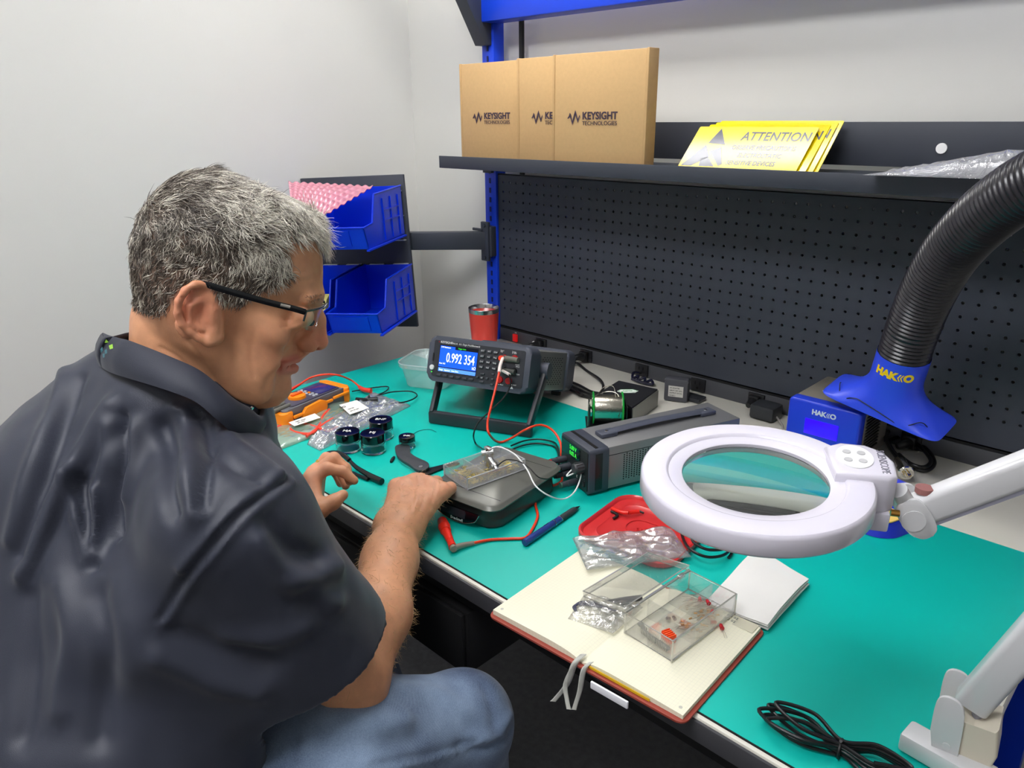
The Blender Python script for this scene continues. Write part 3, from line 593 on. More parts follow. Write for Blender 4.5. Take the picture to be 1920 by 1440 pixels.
# strap handle
b = B(); b.tube([(pw * 0.5, 0.062, ph + 0.004), (pw * 0.5, 0.09, ph + 0.006), (pw * 0.5, 0.17, ph + 0.008), (pw * 0.5, 0.25, ph + 0.006), (pw * 0.5, 0.285, ph + 0.004)], 1, n=10, flat=(0.010, 0.0028)); b.done('strap', mat('strap_grey', (74, 78, 92), 0.45), ps)
for y in (0.064, 0.285):
    b = B(); b.box((pw * 0.5, y, ph + 0.003), (0.024, 0.034, 0.008), 0.002); o = b.done('strap_end', MATS['strap_grey'], ps)
    b = B(); b.lathe([(0.0035, 0), (0.003, 0.0012)], 14, Matrix.Translation((pw * 0.5, y, ph + 0.007))); b.done('screw', STEEL, o)
b = B()
for i in range(12):
    for j in range(12):
        x = 0.072 + 0.0056 * i; z = 0.016 + 0.0042 * j + (0.0021 if i % 2 else 0)
        b.lathe([(0.0014, 0), (0.0014, 0.0005)], 6, Matrix(((0, 0, 1, pw - 0.0022), (1, 0, 0, x), (0, 1, 0, z), (0, 0, 0, 1))))
b.done('vent_hole', BLKM, ps, kind='stuff')
b = B(); b.box((pw - 0.0018, 0.03 + pdp / 2, ph * 0.80), (0.0006, pdp - 0.004, 0.0008)); b.done('panel_seam', BLKM, ps)
# leads at the binding posts
def psp(x, y, z=0.03): return Mp @ (Mf @ Vector((pw * x, ph * y + 0.004, z)))
t = thing('hookup_wire', 'white wire arching from the power supply to the clip on the clear case', 'wire', psp(0.22, 0.25))
wp = [psp(0.62, 0.40, 0.012), psp(0.75, 0.36, 0.03), at(1089, 885, 1.31), at(1080, 918, 1.27), onz(1060, 935, DT + 0.012), onz(1035, 932, DT + 0.045), onz(1005, 912, DT + 0.064), onz(988, 880, DT + 0.070), onz(965, 852, DT + 0.080), onz(935, 838, DT + 0.088), onz(916, 843, DT + 0.088)]
B().tube(wp, 0.0013, n=8, per=10).done('wire', mat('wire_white', (235, 235, 235), 0.4), t, ws=True)
t = thing('hookup_wire', 'thin black wire from the clear case back to the power supply', 'wire', psp(0.2, 0.42))
wp = [onz(933, 873, DT + 0.066), onz(950, 862, DT + 0.078), onz(975, 866, DT + 0.076), onz(993, 878, DT + 0.068), onz(1012, 896, DT + 0.056), onz(1035, 896, DT + 0.03), psp(0.22, 0.25, 0.03)]
B().tube(wp, 0.0010, n=6, per=8).done('wire', BLKR, t, ws=True)
for k, (za, off, lb) in enumerate([(0.006, 0, 'black lead looping behind the scale, the upper strand'), (0.004, 8, 'black lead looping behind the scale, the lower strand')]):
    t = thing('test_lead', lb, 'test lead', psp(0.36, 0.33))
    wp = [onz(958, 836 + off, DT + za), onz(985, 826 + off, DT + za), onz(1015, 824 + off, DT + za), onz(1042, 832 + off, DT + za), at(1048, 858 + off, 1.36), psp(0.20 + 0.16 * k, 0.42 - 0.1 * k, 0.03)]
    B().tube(wp, 0.0017, n=8, per=10).done('wire', BLKR, t, ws=True)
t = thing('test_lead', 'orange lead lying from the power supply around the scale to the red probe', 'test lead', psp(0.2, 0.42))
wp = [psp(0.38, 0.2, 0.02), onz(1052, 903, DT + 0.012), onz(1030, 914, DT + 0.006), onz(1008, 925, DT + 0.003), onz(1004, 945, DT + 0.003), onz(1008, 968, DT + 0.003), onz(998, 992, DT + 0.003), onz(985, 1008, DT + 0.003), onz(960, 1010, DT + 0.003), onz(920, 1012, DT + 0.003), onz(888, 1018, DT + 0.004)]
B().tube(wp, 0.0023, n=10, per=10).done('wire', REDP, t, ws=True)
b = B(); b.tube([onz(888, 1018, DT + 0.0045), onz(868, 1022, DT + 0.006), onz(850, 1027, DT + 0.008)], lambda u: 0.0032 + 0.0015 * u, n=12); b.done('strain_relief', mat('sleeve_grey', (140, 130, 118), 0.5), t, ws=True)
b = B(); b.cyl(onz(849, 1026, DT + 0.008), onz(844, 1014, DT + 0.0085), 0.0065, 0.0055, n=20); b.cyl(onz(844, 1014, DT + 0.0085), onz(836, 996, DT + 0.009), 0.0058, 0.0075, n=20)
b.cyl(onz(836, 996, DT + 0.009), onz(833, 988, DT + 0.010), 0.0085, 0.0098, n=20); b.cyl(onz(833, 988, DT + 0.010), onz(829, 976, DT + 0.0105), 0.0098, 0.0075, n=20); b.done('probe_handle', mat('probe_red', (235, 45, 28), 0.35), t, ws=True)
b = B(); b.cyl(onz(851, 1030, DT + 0.008), onz(847, 1022, DT + 0.008), 0.0052, n=20); b.done('probe_collar', MATS['sleeve_grey'], t, ws=True)
# ================================================================ kitchen scale with the clear case
SCG = mat('scale_grey', (112, 112, 106), 0.35, 0.2, bump=0.05)
SCD = mat('scale_dark_plastic', (52, 54, 54), 0.22)
_x = Vector((0.991, 0.135, 0)).normalized(); Ms = axes((0.6235, -0.817, DT), _x, V(0, 0, 1).cross(_x), (0, 0, 1))
sd = 0.205; sw_ = 0.148; sh_ = 0.0475
sc_ = thing('kitchen_scale', 'grey digital kitchen scale under the man\'s right hand', 'scale', M=Ms)
Msc = Ms
def taper_slab(b, w0, d0, w1, d1, z0, z1, r, cx, cy, bulge=0.0, M=None, n=6, steps=5):
    rings = []
    for k in range(steps + 1):
        f = k / steps; ww = w0 + (w1 - w0) * f ** (1 + bulge); dd = d0 + (d1 - d0) * f ** (1 + bulge); rings.append([(M or Matrix.Identity(4)) @ Vector((p[0], p[1], z0 + (z1 - z0) * f)) for p in rrect(ww, dd, r, n, cx, cy)])
    b.ring_loft(rings)
b = B(); taper_slab(b, sw_ - 0.012, sd - 0.02, sw_ - 0.022, sd - 0.014, 0.004, 0.034, 0.028, sw_ / 2, sd / 2, 0.4); b.done('body', SCD, sc_)
b = B(); taper_slab(b, sw_ - 0.004, sd - 0.008, sw_, sd, 0.0365, 0.0405, 0.022, sw_ / 2, sd / 2); taper_slab(b, sw_, sd, sw_ - 0.010, sd - 0.010, 0.0405, sh_, 0.022, sw_ / 2, sd / 2, steps=3); b.done('weighing_plate', SCG, sc_, ang=60)
b = B(); 
for y in (0.030, sd - 0.030): b.box((sw_ / 2, y, sh_ + 0.00005), (sw_ - 0.02, 0.0009, 0.0004))
b.done('plate_groove', BLKM, sc_)
b = B(); pr = [(0.02 + (sw_ - 0.05) * i / 14, 0.006 + 0.024 * (1 - (2 * i / 14 - 1) ** 2) ** 0.5) for i in range(15)]
Md_ = axes((0, 0.0, 0), (1, 0, 0), (0, 0.10, 0.99), (0, -0.99, 0.10)); b.prism([(x, 0.034 - y) for x, y in pr], 0.001, 0.003, M=Md_); dp_ = b.done('display_panel', mat('scale_display', (14, 14, 22), 0.12), sc_)
b = B(); b.box((sw_ * 0.42, 0.020, 0.0034), (0.055, 0.014, 0.0006), M=Md_); b.done('lcd_window', mat('lcd_grey', (48, 48, 56), 0.2), dp_)
b = B(); letter(b, 'Brecknell', Md_ @ Matrix.Translation((sw_ * 0.40, 0.0085, 0.0033)), 0.007); b.done('printed_name', WHT, dp_, smooth=False)
b = B(); b.tube([(x, (Md_ @ Vector((x, 0.034 - y, 0.003))).y, (Md_ @ Vector((x, 0.034 - y, 0.003))).z) for x, y in pr], 0.0008, n=6); b.done('display_trim', STEEL, dp_)
b = B()
for x in (0.03, sw_ - 0.03):
    for y in (0.04, sd - 0.04): b.lathe([(0.008, 0.0), (0.008, 0.005)], 12, Matrix.Translation((x, y, 0)))
b.done('foot', BLK, sc_)
# clear compartment case on the scale
CLP = film('clear_case_plastic', fac=0.08, rough=0.06, haze=0.10, hazecol=(0.9, 0.92, 0.92))
EDG = film('clear_case_edge', fac=0.30, rough=0.15, haze=0.40, hazecol=(0.85, 0.87, 0.85))
ZS = DT + sh_ + 0.0006
def clear_case(name, label, a, b_, depth, h, z, nx, ny, wall=0.0016, mf=CLP, me_=EDG, cat='case', wd=None, tray=True):
    M, wq = fr(a, b_, z); wq = wd or wq; t = thing(name, label, cat, M=M)
    q = B(); q.box((wq / 2, depth / 2, wall / 2), (wq, depth, wall)); q.done('base', mf, t)
    for nm, c, d in (('wall', (wq / 2, wall / 2, h / 2), (wq, wall, h)), ('wall', (wq / 2, depth - wall / 2, h / 2), (wq, wall, h)), ('wall', (wall / 2, depth / 2, h / 2), (wall, depth, h)), ('wall', (wq - wall / 2, depth / 2, h / 2), (wall, depth, h))):
        B().box(c, d, 0.0004).done(nm, mf, t)
    for i in range(1, nx): B().box((wq * i / nx, depth / 2, h * 0.48), (wall, depth, h * 0.92)).done('divider', mf, t)
    for j in range(1, ny): B().box((wq / 2, depth * j / ny, h * 0.48), (wq, wall, h * 0.92)).done('divider', mf, t)
    q = B()
    for zz in (h, 0.001): q.tube([(0, 0, zz), (wq, 0, zz), (wq, depth, zz), (0, depth, zz)], 0.0011, n=6, closed=True, raw=True)
    for x, y in ((0, 0), (wq, 0), (wq, depth), (0, depth)): q.cyl((x, y, 0), (x, y, h), 0.0012, n=6)
    q.done('moulded_edge', me_, t); return t, M, wq
cc, Mc, cw = clear_case('parts_case', 'small clear plastic case of yellowish bits standing on the kitchen scale', (833, 891), (880, 921), 0.120, 0.020, ZS, 2, 3, mf=film('frosted_case', fac=0.08, rough=0.15, haze=0.22, hazecol=(0.72, 0.74, 0.78)), me_=film('frosted_edge', fac=0.2, rough=0.2, haze=0.6, hazecol=(0.78, 0.8, 0.85)), wd=0.070)
b = B()
for i in range(420):
    x = random.uniform(0.005, cw - 0.005); y = random.uniform(0.005, 0.115)
    if x < cw * 0.45 and y > 0.04 and random.random() < 0.8: continue
    a = random.uniform(0, 2 * PI); L_ = random.uniform(0.003, 0.008); z = 0.0025 + random.random() * 0.004
    b.tube([(x, y, z), (min(cw - .003, max(.003, x + math.cos(a) * L_)), min(.117, max(.003, y + math.sin(a) * L_)), z + random.uniform(0, 0.002))], 0.0007, n=4, per=1)
b.done('brass_pins', mat('pin_yellow', (205, 185, 105), 0.35, 0.5), cc, kind='stuff')
# chrome clip with wires standing in the case
cl = thing('spring_clip', 'bright metal connector clip standing up out of the clear case', 'clip', onz(916, 870, DT + .055))
P0 = at(910, 852, 1.33)
b = B(); b.cyl(onz(916, 872, DT + .058), onz(916, 848, DT + .082), 0.0078, n=16); b.cyl(onz(903, 850, DT + .080), onz(925, 847, DT + .082), 0.0052, n=12); b.box(tuple(onz(915, 842, DT + .086)), (0.013, 0.010, 0.009), 0.002); b.done('clip_body', STEEL, cl, ws=True)
b = B(); b.cyl(onz(918, 860, DT + .072), onz(932, 881, DT + .060), 0.0055, 0.0042, n=14); b.cyl(onz(926, 872, DT + .064), onz(929, 877, DT + .062), 0.0066, n=14); b.done('clip_barrel', STEEL, cl, ws=True)
# ================================================================ jars
GLS = mat('jar_glass', (235, 245, 245), 0.03, trans=1.0, ior=1.45)
LIDM = mat('jar_lid_black', (10, 11, 16), 0.12, coat=0.4)
def jar(px, py, r, hg, hl, label, mark, parent_mat=GLS):
    p = onz(px, py, DT + 0.0002); t = thing('glass_jar', label, 'jar', p, math.radians(38), group='little jars with black lids')
    b = B(); b.lathe([(r * 0.9, 0), (r, 0.002), (r, hg * 0.72), (r * 0.94, hg * 0.76), (r * 0.93, hg), (r * 0.84, hg), (r * 0.84, hg * 0.74), (r * 0.90, hg * 0.68), (r * 0.90, 0.005), (r * 0.01, 0.004)], 40, cap1=True); b.done('glass', parent_mat, t)
    b = B(); z = hg * 0.80; b.lathe([(r * 0.955, z), (r * 0.99, z + 0.0005), (r * 0.99, z + hl - 0.001), (r * 0.96, z + hl), (r * 0.9, z + hl + 0.0002)], 40); l = b.done('lid', LIDM, t)
    b = B(); letter(b, mark, Matrix.Translation((0.0, 0, z + hl + 0.0004)), r * 0.5, align='CENTER', off=0.0002); b.done('lid_mark', WHT, l, smooth=False)
    return t
jar(654, 843, 0.0245, 0.029, 0.017, 'black-lidded glass jar, left of the two front jars by the left hand', 'MA')
jar(701, 846, 0.0245, 0.029, 0.017, 'black-lidded glass jar, right of the two front jars', 'MJ')
jar(716, 820, 0.0245, 0.029, 0.017, 'black-lidded glass jar behind the two front jars, touching the plastic bag', 'BNF')
jar(764, 838, 0.0165, 0.018, 0.010, 'smallest jar, black lid with white rim, behind the folding knife', 'INK')
# ================================================================ folding knife
kn = thing('folding_knife', 'folding knife with black carbon-textured handle and open blade left of the scale', 'knife', onz(770, 865, DT))
def on_path(pts, z): return [onz(x, y, z) for x, y in pts]
ko = [(741, 842), (750, 838), (765, 838), (770, 846), (768, 852), (778, 860), (790, 866), (803, 872), (804, 880), (796, 886), (782, 886), (768, 876), (752, 866), (744, 856)]
kc = catmull(on_path(ko, DT + 0.004), 4, True)
MK = Matrix.Identity(4)
for z0, z1, nm, m_ in ((DT + 0.0005, DT + 0.0045, 'liner', STEEL), (DT + 0.0050, DT + 0.0098, 'handle_scale', mat('carbon_weave', (58, 60, 64), 0.4, bump=0.5, bscale=900, var=0.25, vscale=700))):
    b = B(); b.prism([(p.x, p.y) for p in kc], z0, z1, bev=0.001); b.done(nm, m_, kn, ws=True)
b = B(); p = onz(789, 875, DT + 0.0099); b.lathe([(0.0042, 0), (0.0038, 0.001), (0.002, 0.001), (0.0018, 0.0004), (0.0001, 0.0004)], 16, Matrix.Translation(p)); 
b.done('pivot_screw', STEEL, kn, ws=True)
b = B(); bl = on_path([(790, 884), (800, 879), (830, 872), (858, 866), (862, 869), (835, 877), (815, 885), (797, 893), (786, 896)], DT + 0.003)
b.prism([(p.x, p.y) for p in bl], DT + 0.002, DT + 0.0042, bev=0.0006); b.done('blade', mat('black_blade', (26, 27, 30), 0.3, 0.5), kn, ws=True)
cp = thing('plastic_clip', 'tiny black plastic piece lying left of the folding knife', 'plastic piece', onz(737, 862, DT))
B().tube([onz(733, 866, DT + 0.0025), onz(736, 861, DT + 0.003), onz(739, 857, DT + 0.0025)], lambda u: 0.0022 + 0.0012 * math.sin(PI * u), n=10).done('shell', BLK, cp, ws=True)
# fine bent wire behind the small jar
b = B(); b.tube([onz(772, 816, DT + 0.001), onz(785, 808, DT + 0.001), onz(805, 805, DT + 0.001), onz(818, 810, DT + 0.001)], 0.0006, n=6); wq = b.done('wire_scrap', mat('wire_dull', (20, 110, 110), 0.5)); props(wq, 'thin bent wire scrap lying behind the smallest jar', 'wire')
# black clamp tool under the left hand
tl = thing('clamp_tool', 'black long-handled clamp tool lying under the raised left hand', 'tool', onz(660, 880, DT))
b = B(); b.tube([onz(693, 893, DT + 0.006), onz(716, 903, DT + 0.0065)], 0.0062, n=12); b.tube([onz(655, 863, DT + 0.012), onz(668, 876, DT + 0.010), onz(690, 890, DT + 0.0075), onz(712, 901, DT + 0.0065)], lambda u: 0.0032 + 0.003 * u, n=12); b.done('upper_arm', mat('tool_black', (16, 17, 20), 0.25), tl, ws=True)
b = B(); b.tube([onz(640, 875, DT + 0.004), onz(662, 887, DT + 0.004), onz(690, 899, DT + 0.004)], lambda u: 0.0032, n=10); b.done('lower_arm', MATS['tool_black'], tl, ws=True)
b = B(); b.tube([onz(607, 862, DT + 0.012), onz(612, 852, DT + 0.016), onz(628, 849, DT + 0.018), onz(643, 853, DT + 0.018), onz(655, 863, DT + 0.013)], 0.0048, n=12); b.done('jaw_loop', MATS['tool_black'], tl, ws=True)
# ================================================================ handheld meter, orange holster
ORG = mat('holster_orange', (255, 142, 10), 0.42, bump=0.1)
MTG = mat('meter_grey', (98, 98, 104), 0.42)
MTF = mat('meter_face_grey', (70, 66, 82), 0.4)
Mo, _ = fr((548, 803), (676, 748), DT)
# x runs along the meter's length, y away; local width measured backwards
ol, ow, oh = 0.200, 0.092, 0.034
hm = thing('handheld_multimeter', 'orange and grey handheld multimeter lying on the bagged leads by the chin', 'multimeter', M=Mo @ Matrix.Translation((-0.02, 0, 0.004)))
def slab(b, x0, x1, y0, y1, z0, z1, r, bev): b.prism(rrect(x1 - x0, y1 - y0, r, 5, (x0 + x1) / 2, (y0 + y1) / 2), z0, z1, bev=bev, seg=3); return b
slab(B(), 0.01, ol - 0.008, 0.006, ow - 0.006, 0.002, oh + 0.002, 0.01, 0.004).done('body', MTG, hm)
slab(B(), 0.0, 0.034, 0.0, ow, 0.0, oh - 0.002, 0.014, 0.005).done('holster_end', ORG, hm)
slab(B(), ol - 0.02, ol, 0.0, ow, 0.0, oh + 0.003, 0.010, 0.005).done('holster_end', ORG, hm)
for y in (-0.004, ow - 0.004):
    b = B(); b.prism([(0.05, 0.002), (0.115, 0.002), (0.122, 0.012), (0.122, 0.026), (0.105, 0.034), (0.062, 0.030), (0.05, 0.018)], 0, 0.008, M=Matrix(((1, 0, 0, 0), (0, 0, -1, y + 0.008), (0, 1, 0, 0), (0, 0, 0, 1))), bev=0.002); b.done('grip', ORG, hm)
    b = B(); b.box((0.04, y + 0.004, 0.018), (0.025, 0.006, 0.008), 0.0025); b.box((0.13, y + 0.004, 0.022), (0.022, 0.006, 0.007), 0.0025); b.box((0.168, y + 0.004, 0.025), (0.05, 0.006, 0.007), 0.0025); b.done('holster_rib', ORG, hm)
slab(B(), 0.034, ol - 0.022, 0.012, ow - 0.012, oh, oh + 0.004, 0.008, 0.001).done('face', MTF, hm)
slab(B(), 0.122, ol - 0.028, 0.018, ow - 0.018, oh + 0.004, oh + 0.0048, 0.003, 0.0002).done('lcd', mat('lcd_indigo', (52, 50, 110), 0.12), hm)
b = B(); b.lathe([(0.020, 0), (0.019, 0.006), (0.012, 0.007)], 28, Matrix.Translation((0.080, ow / 2, oh + 0.004))); dl = b.done('rotary_dial', ORG, hm)
b = B(); b.box((0.080, ow / 2, oh + 0.0125), (0.030, 0.009, 0.005), 0.002); b.done('dial_pointer', mat('dial_orange', (235, 95, 10), 0.4), dl)
for i in range(5):
    for j in range(2):
        b = B(); b.lathe([(0.0034, 0), (0.003, 0.002)], 12, Matrix.Translation((0.107 + 0.008 * j, 0.022 + 0.012 * i, oh + 0.004))); b.done('button', ORG if (i, j) == (2, 1) else mat('button_pale', (196, 200, 206), 0.4), hm)
for i in range(3):
    b = B(); b.cyl((-0.004 + 0.006 * i, 0.024 + 0.018 * i, oh + 0.003), (0.040, 0.024 + 0.018 * i, oh + 0.004), 0.005, n=14); b.done('plug', mat('plug_grey', (98, 96, 88), 0.5), hm)
t = thing('test_lead', 'red test lead arching over the orange handheld multimeter', 'test lead', onz(600, 700, DT))
zt = DT + oh + 0.006
lp = [onz(543, 733, zt + 0.004), onz(560, 722, zt + 0.008), onz(583, 708, zt + 0.010), onz(610, 702, zt + 0.012), onz(636, 704, zt + 0.006), onz(660, 714, DT + 0.02), onz(676, 727, DT + 0.008)]
B().tube(lp, 0.0022, n=10).done('wire', REDP, t, ws=True)
B().tube([onz(537, 736, zt + 0.004), onz(550, 728, zt + 0.006), onz(562, 721, zt + 0.008)], lambda u: 0.0042 - 0.0014 * u, n=12).done('strain_relief', mat('relief_red', (225, 60, 45), 0.35), t, ws=True)
B().tube([onz(674, 726, DT + 0.010), onz(683, 731, DT + 0.010), onz(696, 733, DT + 0.010)], lambda u: 0.0045 + 0.002 * u, n=14).done('probe_handle', MATS['relief_red'], t, ws=True)
t = thing('test_lead', 'black test lead looping right from the orange multimeter over the plastic bag', 'test lead', onz(720, 745, DT))
B().tube([onz(660, 734, DT + 0.006), onz(700, 727, DT + 0.006), onz(727, 725, DT + 0.006), onz(724, 733, DT + 0.006), onz(706, 742, DT + 0.01), onz(735, 735, DT + 0.012), onz(770, 734, DT + 0.010), onz(782, 742, DT + 0.010), onz(765, 752, DT + 0.012), onz(730, 758, DT + 0.014), onz(707, 760, DT + 0.014)], 0.0016, n=8).done('wire', BLKR, t, ws=True)
B().tube([onz(668, 748, DT + 0.016), onz(690, 750, DT + 0.017)], 0.004, n=12).done('probe_handle', BLKR, t, ws=True)
b = B(); b.cyl(onz(690, 750, DT + 0.017), onz(708, 748, DT + 0.019), 0.0055, n=14); b.lathe([(0.0095, 0), (0.0095, 0.002)], 18, look(onz(691, 749, DT + 0.017), onz(708, 748, DT + 0.019) - onz(691, 749, DT + 0.017))); b.done('finger_guard', mat('guard_black', (34, 34, 36), 0.4), t, ws=True)
# bags under it
BGM = film('green_tinted_bag', tint=(0.90, 0.98, 0.93), fac=0.10, rough=0.16, haze=0.20, hazecol=(0.66, 0.88, 0.76), wrinkle=0.3, wscale=14)
bagA = pillow_bag('plastic_bag', 'pale green tinted plastic bag of red test leads under the orange multimeter', [onz(476, 815, DT), onz(521, 846, DT), onz(690, 780, DT), onz(640, 745, DT)], lambda u, v: 0.010, BGM, nu=30, nv=50, seed=11, crink=0.003, fr=5.0)
bagB = pillow_bag('plastic_bag', 'crinkled clear plastic bag behind the jars with a white card inside', [onz(576, 834, DT), onz(600, 846, DT), onz(770, 762, DT), onz(700, 738, DT)], lambda u, v: 0.012, film('clear_bag_film2', fac=0.16, rough=0.12, haze=0.20, hazecol=(0.8, 0.84, 0.92), wrinkle=0.8, wscale=25), nu=30, nv=50, seed=23, crink=0.008, fr=6.0)
def bag_lead(label, pts, m=REDP, r=0.0032, z=DT + 0.010):
    o = B().tube([onz(x, y, z) for x, y in pts], r, n=8).done('test_lead', m); props(o, label, 'test lead'); return o
lr = mat('bagged_lead_red', (240, 70, 50), 0.4)
bag_lead('pinkish red lead bundled inside the pale green bag, looping in its middle', [(548, 790), (545, 805), (560, 812), (585, 812), (600, 795), (606, 780), (618, 768)], lr)
bag_lead('red lead in the pale green bag running along its near edge', [(506, 818), (512, 806), (528, 798), (555, 792), (590, 800), (615, 808), (632, 800)], lr)
bag_lead('red lead in the pale green bag slanting up towards the card', [(575, 818), (600, 800), (625, 784), (650, 770)], lr, 0.003)
bag_lead('black lead coiled deep inside the crinkled clear bag', [(640, 800), (665, 795), (690, 780), (700, 768), (680, 772), (660, 785)], BLKR, 0.002)
def card(label, q, z, tx):
    P = [onz(x, y, z) for x, y in q]; b = B(); b.sheet(lambda u, v: (P[0] * (1 - u) + P[1] * u) * (1 - v) + (P[3] * (1 - u) + P[2] * u) * v, 6, 6, 0.0004); o = b.done('label_card', mat('card_white', (240, 238, 232), 0.6)); props(o, label, 'card')
    xa = (P[1] - P[0]); L_ = xa.length; xa.normalize(); ya = (P[3] - P[0]); ya = (ya - xa * ya.dot(xa)).normalized(); M = axes(P[0], xa, ya, xa.cross(ya)); hgt = (P[3] - P[0]).dot(ya)
    b = B()
    for (x, y, s, w_) in tx: letter(b, s, M @ Matrix.Translation((x * L_, y * hgt, 0.0006)), w_)
    if tx: b.done('printed_text', mat('text_black', (30, 30, 30), 0.6), o, smooth=False)
card('white label card lying in the clear bag beside the orange multimeter', [(656, 777), (692, 765), (669, 750), (636, 759)], DT + 0.021, [(0.12, 0.70, 'SO', 0.012), (0.25, 0.40, '1234 56', 0.005), (0.2, 0.2, 'QTY 10  LOT', 0.004)])
card('white printed label card in the pale green bag, nearer the collar', [(552, 799), (601, 783), (590, 775), (541, 792)], DT + 0.019, [(0.2, 0.6, 'TEST LEAD', 0.005), (0.2, 0.3, 'SET 2 PCS', 0.004)])
# ================================================================ clear food tub
TUB = film('milky_tub', tint=(0.9, 0.98, 0.98), fac=0.12, rough=0.12, haze=0.30, hazecol=(0.75, 0.85, 0.85))
tcn = onz(826, 722, DT); t = thing('food_tub', 'translucent plastic food tub left of the bench multimeter', 'tub', tcn + V(-0.03, 0.0, 0), math.radians(25))
b = B(); rings = []
for ww, dd, z, r in ((0.10, 0.10, 0.001, 0.02), (0.105, 0.105, 0.004, 0.022), (0.125, 0.125, 0.050, 0.03), (0.128, 0.128, 0.052, 0.03), (0.138, 0.138, 0.053, 0.034), (0.138, 0.138, 0.062, 0.034), (0.132, 0.132, 0.062, 0.032), (0.123, 0.123, 0.050, 0.03), (0.102, 0.102, 0.004, 0.02)):
    rings.append([Vector((*p, z)) for p in rrect(ww, dd, r, 6)])
b.ring_loft(rings); b.done('tub_body', TUB, t)
B().tube([Vector((*p, 0.0625)) for p in rrect(0.137, 0.137, 0.034, 6)], 0.0016, n=8, closed=True, raw=True).done('rolled_rim', film('tub_rim', fac=0.25, rough=0.15, haze=0.5, hazecol=(0.8, 0.9, 0.9)), t)
# ================================================================ reel, black box, adapter
SB = [onz(1160, 713, 0.803), onz(1233, 729, 0.803)]
Mb = axes((0.625, -0.178, DW), (SB[1] - SB[0]).normalized(), Vector((0, 0, 1)).cross((SB[1] - SB[0]).normalized()), (0, 0, 1))
q = [onz(1131, 731, 0.803), onz(1185, 764, 0.803), onz(1233, 729, 0.803), onz(1160, 713, 0.803)]
t = thing('black_box', 'squat black steel box with a green-edged hexagon sticker, behind the solder reel', 'box', q[0])
b = B(); b.prism([(p.x, p.y) for p in q], DW + 0.001, 0.803, bev=0.0015); b.done('case', mat('box_black', (30, 30, 34), 0.4), t, ws=True)
b = B(); cx = (q[0] + q[1] + q[2] + q[3]) / 4; xa = (q[2] - q[1]).normalized(); xa = (q[2] - q[0]).normalized(); ya = Vector((0, 0, 1)).cross(xa); MH = axes(cx + V(0, 0, 0.0002), xa, ya, (0, 0, 1)); hexp = [(0.024, 0), (0.014, 0.012), (-0.014, 0.012), (-0.024, 0), (-0.014, -0.012), (0.014, -0.012)]
b.prism(hexp, 0, 0.0004, M=MH); st = b.done('sticker', mat('sticker_pale', (225, 235, 225), 0.5), t, ws=True)
b = B(); b.tube([MH @ Vector((x * 0.9, y * 0.88, 0.0005)) for x, y in hexp], 0.0005, n=6, closed=True, raw=True); letter(b, 'ELECTRO', MH @ Matrix.Translation((0, 0, 0.0006)), 0.005, align='CENTER'); b.done('sticker_print', mat('sticker_green', (30, 130, 60), 0.5), st, ws=True)
# side plate of grey steel on its right
b = B(); e0, e1 = q[1], q[2]; nn = (e1 - e0).normalized().cross(V(0, 0, 1)); b.prism([(e0 + nn * 0.0005).to_2d(), (e1 + nn * 0.0005).to_2d(), (e1 + nn * 0.0025).to_2d(), (e0 + nn * 0.0025).to_2d()], DW + 0.002, 0.80); b.done('side_plate', mat('plate_grey', (120, 120, 116), 0.35, 0.5), t, ws=True)
t = thing('solder_reel', 'reel of bright solder wire with green flanges in a black stand', 'reel', onz(1135, 800, DW))
ra = at(1112, 770, 1.60); rb = at(1166, 778, 1.60); ra.z = rb.z = DW + 0.040; ax_ = (rb - ra).normalized()
b = B(); b.lathe([(0.0285, 0), (0.0290, 0.002), (0.0290, (rb - ra).length - 0.002), (0.0285, (rb - ra).length)], 40, look(ra, ax_)); b.done('solder_winding', mat('solder_metal', (190, 185, 172), 0.25, 1.0, bump=0.4, bscale=300), t, ws=True)
for P_ in (ra, rb):
    b = B(); b.lathe([(0.0335, -0.0015), (0.035, 0.0), (0.0335, 0.0015)], 40, look(P_, ax_)); b.lathe([(0.006, -0.003), (0.006, 0.003)], 20, look(P_, ax_)); b.done('flange', mat('flange_green', (20, 165, 60), 0.35), t, ws=True)
b = B(); sx_ = ax_; sy_ = V(0, 0, 1).cross(sx_); MS_ = axes((ra + rb) / 2, sx_, sy_, (0, 0, 1)); hl_ = (rb - ra).length / 2
b.box((0, 0, -0.034), (2 * hl_ + 0.03, 0.06, 0.004), M=MS_)
for s_ in (-1, 1): b.box((s_ * (hl_ + 0.008), 0, -0.012), (0.003, 0.05, 0.046), 0.001, M=MS_)
b.cyl(MS_ @ V(-hl_ - 0.01, 0, 0), MS_ @ V(hl_ + 0.01, 0, 0), 0.003, n=10); b.done('stand', mat('stand_black', (26, 28, 30), 0.45), t, ws=True)
b = B(); c0 = MS_ @ V(-hl_ - 0.004, 0, 0.0); b.tube([MS_ @ V(-hl_ - 0.012, -0.03, -0.03), MS_ @ V(-hl_ - 0.008, -0.02, 0.02), MS_ @ V(-hl_ * 0.3, 0.004, 0.033), MS_ @ V(hl_ * 0.6, 0.0, 0.032), MS_ @ V(hl_ * 0.8, -0.024, 0.012), MS_ @ V(hl_ * 0.7, -0.030, -0.01)], 0.0009, n=6); b.tube([MS_ @ V(-hl_ * 0.7, 0.01, 0.026), MS_ @ V(-hl_ * 0.2, 0.03, 0.036), MS_ @ V(hl_ * 0.4, 0.02, 0.04), MS_ @ V(hl_ * 0.5, -0.01, 0.028)], 0.0009, n=6); b.done('loose_solder', mat('solder_metal', (190, 185, 172), 0.25, 1.0), t, ws=True)
ad = thing('power_adapter', 'dark grey wall adapter with a printed pale label standing on the bare worktop', 'adapter', onz(1268, 750, DW), math.radians(22))
